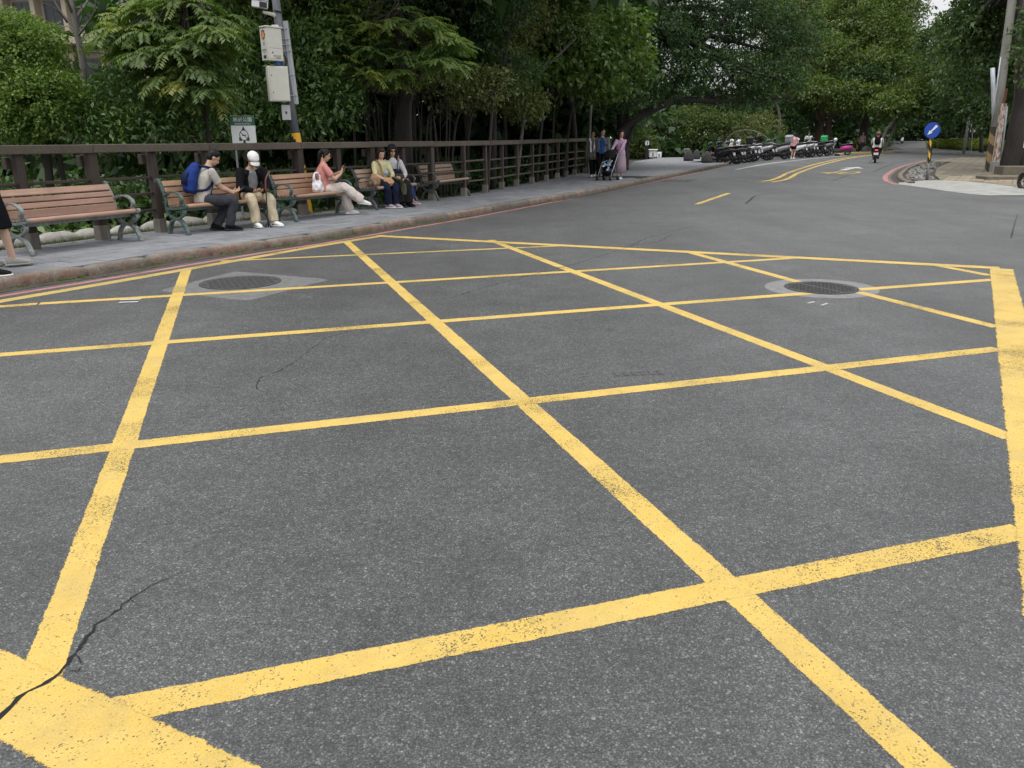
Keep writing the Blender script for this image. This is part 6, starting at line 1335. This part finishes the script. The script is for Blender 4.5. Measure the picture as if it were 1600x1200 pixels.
cane = prop('walking_cane', mb, 'black', P2, 'dark walking cane with a four-point foot standing before the old man', 'cane')
simple('cane_wood', (.13,.035,.02), .35)
at2 = P2.world((0,0,0)); mb = MB(); mb.tube([(-.083,.548,.60), (-.10,.53,.78), (-.15,.52,.88), (-.20,.50,.93)], .0155, 8, 4); ci = cane.matrix_basis.inverted(); mb.v = [tuple(ci @ P2.world(v)) for v in mb.v]; mb.build('handle', 'cane_wood', cane, True)
# --- woman in pink with crossed legs
l, rz = seat(2, .26, -.03); P3 = Person('woman in a coral top and beige trousers sitting with crossed legs', l, rz-R(90)-R(38), .97, None, 'skin_a', .0105)
P3.pose((0,0,.525), lean=R(3), head=(R(-6),R(20),0), hands=[(-.04,.38,.84), (.07,.34,.80)], feet=[(-.14,.52,0), (.06,.74,.20)], toes=[(-.05,1,0), (.1,1,-.15)], knees=[(-.05,1,.5), (-.1,.9,.8)], elbows=[(-.7,-.2,-.7), (.7,-.3,-.7)], sh=.17, chest=.95)
P3.knee[1] = P3.knee[1]+V(-.04,0,.03)
P3.hand_axes = [((.1,.6,.7),(.3,-.3,.3)), ((-.2,.6,.7),(-.3,-.3,.3))]
P3.body(); P3.top('c_coral', 'short', .05, .022); P3.trousers('c_beige', .045); P3.shoes('c_white', 'white_plastic', .01, None, 'c_white'); P3.hair('ponytail')
phone(P3, V(.02,.43,.93), (0,.25,.9), (0,-.9,.25), 'phone held up by the woman in the coral top')
l2, _ = seat(2, -.02, -.12); Q = Person('x', l2, rz, 1); mb = MB(); mb.loft([((0,0,.475), (.10,0,0), (0,.07,0)), ((0,0,.53), (.14,0,0), (0,.10,0)), ((0,0,.62), (.13,0,0), (0,.09,0)), ((.0,0,.70), (.08,0,0), (0,.055,0))], 14)
for sg in (-1, 1): mb.tube([(sg*.07,0,.68), (sg*.085,0,.77), (sg*.05,.01,.83), (.0,.02,.84)], [.03,.022,.018,.016], 7, 4)
cloth('plastic_white', (.70,.70,.72), .35, 40); fused_prop('plastic_bag', mb, 'plastic_white', Q, 'white plastic carrier bag on the bench beside the woman in coral', 'bag', .01, .010, 16)
# --- woman in yellow
l, rz = seat(3, -.20, .02); P4 = Person('woman in a pale yellow shirt with a brown bag on her lap', l, rz+R(180)-R(24), .97, None, 'skin_b', .0115)
P4.pose((0,0,.53), lean=R(6), head=(R(-14),R(26),0), hands=[(-.06,.32,.58), (.05,.30,.60)], feet=[(-.10,.42,0), (.08,.40,0)], toes=[(-.2,1,0), (-.3,1,0)], knees=[(-.08,1,.3), (.08,1,.3)], elbows=[(-.9,-.2,-.4), (.9,-.2,-.4)], sh=.175)
P4.hand_axes = [((.4,.7,-.3),(.1,-.6,-.5)), ((-.4,.7,-.3),(-.1,-.6,-.5))]
P4.body(); P4.top('c_yellow', 'elbow', .06, .03); P4.trousers('c_navy', .03); P4.shoes('c_mauve', 'white'); P4.hair('bob', 'hair_brown')
mb = MB(); mb.loft([((.02,.36,.47), (.10,0,0), (0,.055,0)), ((.02,.37,.53), (.13,0,0), (0,.075,0)), ((.03,.35,.60), (.12,0,0), (0,.07,0)), ((.03,.33,.65), (.08,0,0), (0,.04,0))], 12); fused_prop('handbag', mb, 'c_tan', P4, 'soft tan bag on the lap of the woman in yellow', 'bag', .009, .010, 18)
mb = MB(); mb.tube([(.05,.20,.62), P4.chestc+V(.06,.14,0), P4.neck+V(.10,.085,-.05), P4.neck+V(.115,.0,.0), P4.neck+V(.10,-.09,-.08)], .018, 6, 4); prop('shoulder_strap', mb, 'c_brown_skirt', P4, 'brown shoulder strap across the yellow shirt', 'strap')
mb = MB(); mb.loft([((-.14,.28,.62), (0,.16,0), (.05,0,.05)), ((-.22,.36,.60), (0,.17,0), (.035,0,.045)), ((-.29,.42,.48), (0,.15,.02), (.03,0,.02)), ((-.30,.44,.34), (0,.13,.02), (.025,0,.012)), ((-.30,.45,.26), (0,.10,.02), (.02,0,.01))], 12); fused_prop('folded_jacket', mb, 'c_olive', P4, 'olive jacket draped over the knees between the two women', 'jacket', .009, .010, 15)
mb = MB(); mb.loft([((-.0,.24,.70), (.05,0,0), (0,.03,0)), ((-.0,.25,.76), (.06,0,0), (0,.035,0)), ((.0,.24,.80), (.04,0,0), (0,.03,0))], 10); prop('scarf_bundle', mb, 'c_babyblue', P4, 'small light blue patterned bundle on the lap of the woman in yellow', 'bundle')
l3, _ = seat(3, -.48, -.03); Q = Person('x', l3, rz, 1); mb = MB(); mb.loft([((0,0,.465), (.12,0,0), (0,.09,0)), ((0,0,.52), (.17,0,0), (0,.12,0)), ((.02,0,.66), (.16,0,0), (0,.10,0)), ((.04,.01,.74), (.10,0,0), (0,.06,0))], 12); fused_prop('cloth_bag', mb, 'c_brown_skirt', Q, 'light brown cloth bag on the bench left of the woman in yellow', 'bag', .01, .012, 12)
# --- woman with sunglasses
l, rz = seat(3, .24, -.02); P5 = Person('woman with sunglasses, curly black hair and a striped white shirt', l, rz+R(180)-R(36), 1.0, None, 'skin_a', .0115)
P5.pose((0,0,.535), lean=R(4), head=(R(-6),R(2),0), hands=[(-.13,.34,.60), (.06,.30,.66)], feet=[(-.16,.50,0), (.03,.50,0)], toes=[(-.35,1,0), (-.35,1,0)], knees=[(-.08,1,.3), (.05,1,.3)], elbows=[(-.8,-.3,-.6), (.9,-.3,-.5)], sh=.18)
P5.hand_axes = [((.2,.8,-.2),(.1,-.5,-.6)), ((-.5,.7,-.1),(-.1,-.5,-.6))]
P5.body(); P5.top('c_stripe', 'long', .06, .026, collar=True); P5.trousers('c_black_soft', .055); P5.shoes('c_black', 'black'); P5.hair('curly'); P5.glasses(True)
mb = MB(); mb.loft([((.0,.30,.55), (.17,0,0), (0,.07,0)), ((.0,.31,.60), (.19,0,0), (0,.085,0)), ((.0,.28,.68), (.17,0,0), (0,.075,0)), ((.0,.26,.72), (.10,0,0), (0,.05,0))], 12); fused_prop('shoulder_bag', mb, 'c_brown_bag', P5, 'dark brown bag on the lap of the woman with sunglasses', 'bag', .01, .006, 12)
mb = MB(); mb.loft([((.02,.24,.71), (.12,0,0), (0,.06,0)), ((.02,.24,.77), (.10,0,0), (0,.06,0)), ((.01,.22,.82), (.05,0,0), (0,.04,0))], 10); fused_prop('navy_scarf', mb, 'c_navy', P5, 'crumpled navy scarf above the dark brown bag', 'scarf', .01, .012, 20)
mb = MB(); mb.tube([(-.06,.24,.72), P5.chestc+V(-.07,.145,0), P5.neck+V(-.11,.08,-.05), P5.neck+V(-.12,-.02,-.02)], .010, 6, 4); prop('bag_strap', mb, 'black', P5, 'thin black bag strap over the striped shirt', 'strap')
# --- person hidden behind her: jeans and pink trainers
l, rz = seat(3, .50, .10); P6 = Person('person in blue jeans and pink trainers hidden behind the woman with sunglasses', l, rz+R(180)+R(25), .84, None, 'skin_a', .0125)
P6.pose((0,0,.50), lean=R(2), head=(R(4),R(14),0), hands=[(-.06,.26,.56), (.08,.26,.56)], feet=[(-.10,.36,0), (.06,.42,0)], toes=[(-.2,1,0), (.0,1,0)], knees=[(-.08,1,.3), (.08,1,.3)], elbows=[(-.8,-.2,-.6), (.8,-.2,-.6)], sh=.165)
P6.body(); P6.top('c_black', 'long', .05, .02); P6.trousers('c_denim', .03, .88); P6.shoes('c_pinkshoe', 'white', 0, 'white'); P6.hair('bob')
# --- two walkers cut by the left edge
l = at(16,417,SW+.004); P7 = Person('walker in a black knee-length dress and grey clogs at the left edge', l+V(-.12,.0,0), R(-48), 1.0, None, 'skin_b', .013)
P7.pose((0,0,.93), lean=R(3), head=(0,0,0), feet=[(-.06,-.14,0), (.06,.14,0)], toes=[(-.05,1,0), (.05,1,0)], hands=[(-.24,.10,.85), (.24,-.05,.85)]); P7.body(); P7.top('c_black', 'short', .10, .03); P7.skirt('c_black', .46, .23); P7.shoes('c_clog', 'c_clog'); P7.hair('bob')
l = at(2,432,SW+.004); P8 = Person('walker in blue jeans and dark trainers, mostly cut off at the left edge', l+V(-.20,-.08,0), R(-55), 1.03, None, 'skin_a', .014)
P8.pose((0,0,.94), lean=R(3), head=(0,0,0), feet=[(-.08,-.22,.0), (.08,.12,0)], toes=[(0,1,0), (0,1,0)], hands=[(-.26,.10,.86), (.26,-.05,.86)], sh=.20); P8.body(); P8.top('c_charcoal', 'short', .10, .03); P8.trousers('c_denim', .025); P8.shoes('c_black_soft', 'white'); P8.hair('short')
# --- the family with the pushchair
FV = .017
def toward(l, extra=0): return math.atan2(-l.y, -l.x)-math.pi/2+extra
l = at(925,276.5,SW); P9 = Person('woman with sunglasses and a white scarf walking beside the fence end', l, toward(l), .985, None, 'skin_c', FV)
P9.pose((0,0,.90), lean=R(2), head=(0,0,0), feet=[(-.07,-.16,0), (.02,.16,0)], hands=[(-.25,.10,.80), (.24,.02,.80)], sh=.175); P9.body(); P9.top('c_speckle', 'long', .26, .05); P9.trousers('c_black', .005); P9.shoes('c_white', 'white'); P9.hair('short'); P9.glasses(True)
mb = MB(); nk = P9.neck
for sg, L in ((-1,.46), (1,.48)): limb(mb, [nk+V(sg*.09,-.05,.0), nk+V(sg*.11,.05,-.03), nk+V(sg*.075,.13,-.14), nk+V(sg*.07,.155,-L)], [.05,.062,.045,.05], 10, .5)
limb(mb, [nk+V(-.17,0,-.05), nk+V(0,-.10,.0), nk+V(.17,0,-.05)], [.05,.05,.05], 10, .6); P9.add('scarf', fuse(mb, FV, 'c_white', 2, .006, 14))
l = at(942,278,SW)+V(0,.5,0); P10 = Person('man in a grey jacket over a blue shirt between the two standing women', l, toward(l, R(-14)), 1.03, None, 'skin_a', FV)
P10.pose((0,0,.94), lean=R(1), head=(R(62),R(-3),0), feet=[(-.09,-.05,0), (.10,.10,0)], hands=[(-.29,.08,.72), (.27,.06,.86)], sh=.205); P10.body(); P10.top('c_blue', 'none', .08, .02); P10.jacket('c_steel', .02); P10.trousers('c_black', .02); P10.shoes('c_black', 'black'); P10.hair('short'); P10.glasses(False)
l = at(968,280,SW); P11 = Person('woman in a lilac cardigan and long pleated skirt pushing the pushchair', l, toward(l, R(14)), .99, None, 'skin_b', FV)
P11.pose((0,0,.91), lean=R(6), head=(R(6),R(4),0), feet=[(-.05,-.10,0), (.07,.14,0)], hands=[(.10,.40,1.0), (.42,.34,1.0)], elbows=[(-.3,-.3,-1), (.4,-.3,-1)], sh=.155); P11.body(); P11.top('c_lilac', 'long', .06, .024); P11.skirt('c_mauve', .22, .24); P11.shoes('c_white', 'white'); P11.hair('long', 'hair_auburn')
# pushchair
l = at(950,281.5,SW); sy = toward(l, R(-24)); pc = tag(empty('pushchair', l, sy), 'black folding pushchair with silver tubes and a baby in it', 'pushchair')
def pcb(name, fn, mat, smooth=True): mb = MB(); fn(mb); return mb.build(name, mat, pc, smooth)
for x, y in ((-.25,.36), (.25,.36), (-.27,-.26), (.27,-.26)):
    mb = MB(); N = 14
    for dx in (-.022, .022): mb.tube([(x+dx-.012,y,.075), (x+dx+.012,y,.075)], [.072,.072], N)
    wh = mb.build('wheel', 'rubber', pc, True); mb = MB(); mb.tube([(x-.04,y,.075), (x+.04,y,.075)], .022, 8); mb.build('hub', 'silver_paint', wh, True)
for sg in (-1, 1):
    pcb('side_tube', lambda m: (m.tube([(sg*.25,.36,.10), (sg*.25,.10,.45), (sg*.25,-.22,.86), (sg*.24,-.38,1.0)], .014, 8), m.tube([(sg*.25,-.26,.10), (sg*.25,.02,.42), (sg*.25,.08,.52)], .013, 8)), 'silver_paint')
pcb('handle', lambda m: m.tube([(-.24,-.38,1.0), (-.15,-.41,1.02), (.15,-.41,1.02), (.24,-.38,1.0)], .018, 8), 'rubber')
pcb('seat', lambda m: (m.box((0,.02,.44), (.40,.34,.05), Matrix.Rotation(R(12),3,'X'), .015), m.box((0,-.20,.66), (.40,.05,.50), Matrix.Rotation(R(26),3,'X'), .015)), 'c_black')
pcb('footrest', lambda m: m.box((0,.28,.24), (.34,.10,.02), None, .005), 'c_black')
pcb('basket', lambda m: m.loft([((0,.05,.16), (.17,0,0), (0,.22,0)), ((0,.05,.30), (.22,0,0), (0,.28,0))], 16), 'c_black')
mb = MB(); n = 12; vs = []
for j in range(7):
    a = R(-10+j*22)
    for q in range(n+1): t = math.pi*q/n; x = -.22*math.cos(t); r_c = .30*(.55+.45*math.sin(t)); vs.append((x, -.22+r_c*math.cos(a+R(10))*1.1*(1 if True else 0), .80+r_c*math.sin(a)*.85))
mb.add(vs, [(j*(n+1)+q, j*(n+1)+q+1, (j+1)*(n+1)+q+1, (j+1)*(n+1)+q) for j in range(6) for q in range(n)]); mb.build('canopy', 'c_black_soft', pc, True)
pcb('canopy_lining', lambda m: m.ell((0,-.12,.86), (.17,.10,.10)), 'c_palewhite')
BB = Person('baby in light blue trousers lying back in the pushchair', l, sy, .46, None, 'skin_b', .0115)
BB.pose((0,.0,.50), lean=R(-26), head=(R(6),R(-6),0), hands=[(-.20,.20,.62), (.19,.16,.58)], feet=[(-.14,.38,.34), (.03,.36,.46)], toes=[(-.1,1,.2), (.1,1,.3)], knees=[(-.3,.4,1), (.3,.4,1)], sh=.20)
BB.hc = BB.hc+V(0,0,.03); BB.k *= 1.0
kk = BB.k; BB.body(); BB.top('c_babyblue', 'long', .05, .03); BB.trousers('c_denim_lt', .02); BB.shoes('white', 'white'); BB.hair('short', 'hair_brown')

# ================================================================== scooters and riders
simple('plate_white', (.50,.52,.53), .5)
def make_scooter(body, accent, label, loc, yaw, group, box=None, seatm='black', first=True, vintage=False):
    """+y is forward"""
    t = tag(empty('scooter', loc, yaw), label, 'scooter', group)
    def B(name, fn, mat, smooth=True, parent=t): mb = MB(); fn(mb); return mb.build(name, mat, parent, smooth)
    for y, nm in ((.64,'front_wheel'), (-.60,'rear_wheel')):
        mb = MB(); N = 20
        prof_ = [(.0,.055,.17), (0,.062,.215), (0,.035,.245), (0,-.035,.245), (0,-.062,.215), (0,-.055,.17)]; vs = []
        for k in range(N):
            a = 2*math.pi*k/N
            for _, x, r_ in prof_: vs.append((x, y+r_*math.cos(a), .245+r_*math.sin(a)))
        mb.add(vs, [(k*6+i, ((k+1) % N)*6+i, ((k+1) % N)*6+(i+1) % 6, k*6+(i+1) % 6) for k in range(N) for i in range(6)]); w_ = mb.build(nm, 'rubber', t, True)
        mb = MB(); mb.tube([(-.03,y,.245), (.03,y,.245)], .055, 12)
        for k in range(5): a = 2*math.pi*k/5; mb.beam((0,y,.245), (0,y+.175*math.cos(a),.245+.175*math.sin(a)), .03, .03, up=(1,0,0))
        mb.build('rim', 'silver_paint' if not vintage else 'white', w_)
    B('body', (lambda m: m.loft([((0,.0,.40), (.10,0,0), (0,0,.08)), ((0,-.12,.50), (.16,0,0), (0,0,.17)), ((0,-.42,.53), (.20,0,0), (0,0,.20)), ((0,-.72,.54), (.17,0,0), (0,0,.17)), ((0,-.90,.56), (.08,0,0), (0,0,.09))], 14)) if vintage else lambda m: m.loft([((0,.02,.36), (.12,0,0), (0,0,.06)), ((0,-.12,.46), (.15,0,0), (0,0,.15)), ((0,-.40,.55), (.165,0,0), (0,0,.17)), ((0,-.70,.63), (.14,0,0), (0,0,.12)), ((0,-.92,.70), (.06,0,0), (0,0,.045))], 14), accent)
    B('engine', lambda m: (m.box((-.10,-.48,.26), (.10,.50,.16), None, .02), m.tube([(.13,-.25,.22), (.14,-.60,.26), (.14,-.85,.32)], [.03,.055,.05], 10)), 'black')
    B('seat', lambda m: m.loft([((0,.02,.73), (.10,0,0), (0,0,.03)), ((0,-.12,.75), (.14,0,0), (0,0,.05)), ((0,-.38,.77), (.15,0,0), (0,0,.05)), ((0,-.48,.81), (.14,0,0), (0,0,.05)), ((0,-.78,.84), (.10,0,0), (0,0,.035))], 12), seatm)
    B('footboard', lambda m: (m.box((0,.22,.30), (.34,.50,.07), None, .02), m.box((0,.0,.30), (.24,.9,.10), None, .02)), 'black')
    B('leg_shield', lambda m: m.loft([((0,.44,.30), (.17,0,0), (0,.05,.02)), ((0,.50,.50), (.20,0,0), (0,.06,.02)), ((0,.44,.72), (.19,0,0), (0,.07,.02)), ((0,.38,.86), (.13,0,0), (0,.07,.02)), ((0,.36,.93), (.08,0,0), (0,.05,.01))], 14), body)
    B('front_fender', lambda m: m.loft([((0,.48,.46), (.06,0,0), (0,.02,.03)), ((0,.60,.51), (.075,0,0), (0,0,.03)), ((0,.76,.48), (.07,0,0), (0,.01,.03)), ((0,.87,.38), (.05,0,0), (0,.02,.02))], 10), body)
    B('fork', lambda m: [m.tube([(sg*.08,.64,.245), (sg*.07,.50,.62)], .022, 8) for sg in (-1, 1)], 'steel_grey')
    hb = B('handlebar_cowl', lambda m: (m.ell((0,.36,.99), (.13,.10,.085)), m.ell((0,.40,1.02), (.09,.07,.06))), body)
    B('grips', lambda m: m.tube([(-.34,.26,1.01), (-.16,.33,1.02), (.16,.33,1.02), (.34,.26,1.01)], .018, 8), 'rubber', True, hb)
    B('headlight', lambda m: m.ell((0,.455,.97), (.075,.03,.05)), 'lamp_glass')
    for sg in (-1, 1):
        mr = B('mirror', lambda m: (m.tube([(sg*.20,.31,1.03), (sg*.27,.30,1.14), (sg*.30,.30,1.19)], .008, 6), m.ell((sg*.32,.30,1.23), (.065,.015,.045))), 'black')
    B('tail_light', lambda m: m.ell((0,-.93,.70), (.075,.03,.035)), 'tail_red')
    B('rear_fender', lambda m: m.box((0,-.88,.47), (.14,.03,.34), Matrix.Rotation(R(-18),3,'X'), .01), 'black')
    pl_ = B('licence_plate', lambda m: m.box((0,-.94,.50), (.24,.012,.13), Matrix.Rotation(R(-18),3,'X'), .004), 'plate_white', False)
    B('rear_rack', lambda m: m.tube([(-.11,-.62,.84), (-.10,-.90,.88), (.10,-.90,.88), (.11,-.62,.84)], .014, 6), 'chrome')
    if box: B('top_box', lambda m: m.box((0,-.82,1.08), (.40,.38,.34), None, .04), box, False)
    B('side_stand', lambda m: m.tube([(-.12,.0,.24), (-.30,.02,.0)], .013, 6), 'steel_grey')
    return t
ROWS = [  # pixel of the rear wheel, body, side, extras, description
 ((1139,257.5),'sc_black','sc_black',None,'big black scooter at the near end of the parked row'), ((1146,256.6),'sc_black','sc_black',None,'black scooter with a red front fender, second in the parked row'), ((1152,255.6),'sc_black','sc_black',None,'black scooter third from the near end of the row'), ((1160,254.6),'sc_grey','sc_black','black','dark scooter with a black top box in the near group'),
 ((1168,253.6),'sc_white','silver_paint',None,'scooter with a white nose among the near dark ones'), ((1176,252.8),'sc_white','sc_grey',None,'white nosed grey flanked scooter left of the white one in mid row'), ((1184,251.8),'sc_white','sc_white',None,'white scooter in the middle of the parked row'), ((1193,250.8),'sc_white','silver_paint',None,'white and grey scooter beside the man in the dark jacket'),
 ((1203,249.8),'sc_black','sc_black',None,'black scooter in front of the man in the dark jacket'), ((1219,248.8),'sc_grey','silver_paint','c_speckle','silver flanked scooter under a grey cover box'), ((1232,247.6),'sc_black','sc_red',None,'dark red flanked scooter left of the person in the pink top'), ((1249,246.4),'sc_blue','sc_white',None,'blue and white scooter right of the person in the pink top'),
 ((1258,245.8),'sc_white','silver_paint',None,'white fronted scooter next to the blue and white one'), ((1268,245.2),'sc_white','sc_white',None,'all white scooter in front of the man in the white shirt'), ((1279,244.4),'sc_black','sc_black','box_green','black scooter carrying a green delivery box'), ((1290,243.8),'sc_black','sc_grey',None,'black scooter between the green box and the pink scooter')]
sk = random.Random(4)
for i, (px, b_, a_, bx_, ds) in enumerate(ROWS):
    p = at(*px); yw = R(58)+R(sk.uniform(-13,13)); p = p+V(sk.uniform(-.15,.15), sk.uniform(-.35,.35), 0); f = Vector((-math.sin(yw), math.cos(yw), 0)); o = make_scooter(b_, a_, ds, p+f*.60, yw, 'scooters parked in a row', bx_ if bx_ not in ('c_speckle',) else 'silver_paint'); o.rotation_euler = (0, R(sk.uniform(-8,-3)), yw); q_ = sk.uniform(1.06,1.16); o.scale = (q_, q_, q_*1.08)
    if i == 1: [ch.data.materials.__setitem__(0, M['sc_red']) for ch in o.children if ch.name.startswith('front_fender')]
p = at(1311,242.5); o = make_scooter('sc_grey', 'sc_pink', 'pink and black scooter seen from the side at the far end of the row', p, R(80), 'scooters parked in a row', None, 'black', vintage=True)
mb = MB(); mb.ell((0,0,0), (.14,.16,.13), None, 12, 9); hh = mb.build('helmet', 'sc_white', None, True, p+Vector((-.33,.17,1.13))); tag(hh, 'white helmet hung on the handlebar of the pink scooter', 'helmet')
p = at(1616,300); make_scooter('sc_black', 'sc_black', 'dark scooter barely entering the frame at the right edge', p+V(.42,.2,0), R(20), None)
# standing people among the scooters
SV = .02
def stander(label, l, yaw, sc, topm, botm, hands=None, head=(0,0,0), sleeve='long', skin='skin_a', hair='short', length=1.0, lean=0, shoe='white', elbows=None, vox=SV, feet=None):
    P = Person(label, l, yaw, sc, None, skin, vox); P.pose((0,0,.92*sc), lean=lean, head=head, hands=hands, sh=.195, elbows=elbows, feet=feet); P.body(); P.top(topm, sleeve, .10, .03); P.trousers(botm, .02, length); P.shoes(shoe, 'white'); P.hair(hair); return P
l = at(1201,246.5)+V(-.6,.9,0); stander('man in a dark jacket raising a hand to his face behind the scooters', l, toward(l, R(20)), 1.02, 'c_black_soft', 'c_black', [(-.06,.20,1.50), (.24,.10,.86)], (R(20),0,0))
l = at(1238,248.5); stander('person in a pink top and dark shorts standing by the parked row', l, toward(l, R(150)), .98, 'c_pinkshirt', 'c_black', [(-.12,.26,1.12), (.14,.26,1.12)], (R(30),R(30),0), 'short', 'skin_b', 'bob', .30)
l = at(1279,243.5)+V(-.5,1.1,0); stander('man in a white shirt leaning over the green delivery box', l, toward(l, R(10)), 1.03, 'c_white', 'c_black', [(-.18,.34,1.08), (.14,.36,1.08)], (R(-10),R(36),0), 'short', 'skin_b', lean=R(16))
l = at(1297,243)+V(.2,1.3,0); stander('man in a black shirt bending right of the green delivery box', l, toward(l, R(-60)), .98, 'c_black', 'c_black', [(-.18,.36,.92), (.14,.38,.90)], (R(-20),R(40),0), 'short', 'skin_a', lean=R(34))
simple('helmet_dark', (.16,.05,.045), .3, 0, .9, 9)
# rider ahead, seen from behind
p = at(1367,254.5); ry = R(-24); f = Vector((-math.sin(ry), math.cos(ry), 0)); o = make_scooter('sc_black', 'sc_black', 'black scooter ridden away up the road with a bright tail light', p+f*.60, ry, None); ol = p+f*.60
n = NT('tail_lit'); e = n.n('ShaderNodeEmission', Strength=2.2); n.set(e, 'Color', (1,.03,.05)); M['tail_lit'] = n.done(e.outputs[0])
for ch in o.children:
    if ch.name.startswith('tail_light'): ch.data.materials[0] = M['tail_lit']
RD = Person('scooter rider in a white jacket with a black backpack seen from behind', ol, ry, 1.0, None, 'skin_a', .015)
RD.pose((0,-.30,.88), lean=R(6), head=(0,R(4),0), hands=[(-.31,.22,1.03), (.31,.22,1.03)], feet=[(-.15,.18,.34), (.16,.18,.34)], knees=[(-.5,1,.5), (.5,1,.5)], elbows=[(-1,-.2,-.1), (1,-.2,-.1)], sh=.215); RD.body(); RD.top('c_white', 'long', .06, .075); RD.trousers('c_charcoal', .02); RD.shoes('c_black', 'black')
mb = MB(); hd = RD.hd; mb.ell(hd(0,-.01,.03), (.125,.145,.13), RD.Rm, 14, 10); prop('helmet', mb, 'helmet_dark', RD, 'dark red and white helmet on the rider ahead', 'helmet'); 
mb = MB(); mb.ell(hd(0,-.03,.075), (.108,.128,.10), RD.Rm, 14, 10); c0 = RD.chestc-RD.sfw*.19
mb2 = MB(); mb2.loft([(c0-V(0,0,.24), (.13,0,0), (0,.07,0)), (c0-V(0,.02,.12), (.17,0,0), (0,.11,0)), (c0+V(0,-.02,.08), (.165,0,0), (0,.10,0)), (c0+V(0,0,.18), (.12,0,0), (0,.06,0))], 14); fused_prop('backpack', mb2, 'c_black', RD, 'black backpack on the rider ahead', 'backpack', .015, .005, 12)
# far rider coming round the bend
p = at(1409,224.5); ry = R(150); o = make_scooter('sc_white', 'sc_black', 'far scooter with a white front coming round the bend', p, ry, None)
FR = Person('far scooter rider in dark clothes coming round the bend', p, ry, 1.0, None, 'skin_a', .03)
FR.pose((0,-.30,.88), lean=R(4), head=(0,0,0), hands=[(-.31,.22,1.03), (.31,.22,1.03)], feet=[(-.15,.18,.34), (.16,.18,.34)], knees=[(-.5,1,.5), (.5,1,.5)], elbows=[(-1,-.4,-.5), (1,-.4,-.5)]); FR.body(); FR.top('c_black', 'long', .06, .04); FR.trousers('c_black', .02); FR.shoes('c_black', 'black')
mb = MB(); mb.ell(FR.hd(0,-.01,.03), (.125,.145,.13), FR.Rm, 12, 8); prop('helmet', mb, 'sc_black', FR, 'dark helmet on the far rider', 'helmet')
# walkers in the shade behind the rider
l = at(1355,238.5)+V(0,1.2,0); stander('walker in a mauve shirt in the shade left of the scooter rider', l, toward(l, R(30)), .98, 'c_mauve', 'c_charcoal', None, (0,0,0), 'short', 'skin_a', vox=.025)
l = at(1386,238)+V(0,1.2,0); stander('walker in a dark blue shirt in the shade right of the scooter rider', l, toward(l, R(10)), 1.0, 'c_navy', 'c_khaki', None, (0,0,0), 'short', 'skin_a', vox=.025, length=.5)
b = at(1352,239.5); mb = MB(); mb.loft([((0,0,.6*t), (.36*s_,0,0), (0,.3*s_,0)) for t, s_ in ((0,1.0), (.4,1), (.75,.75), (1,.15))], 12); tag(mb.build('boulder', 'boulder', None, True, b), 'grey domed boulder at the road edge left of the scooter rider', 'boulder', 'boulders on the plaza')
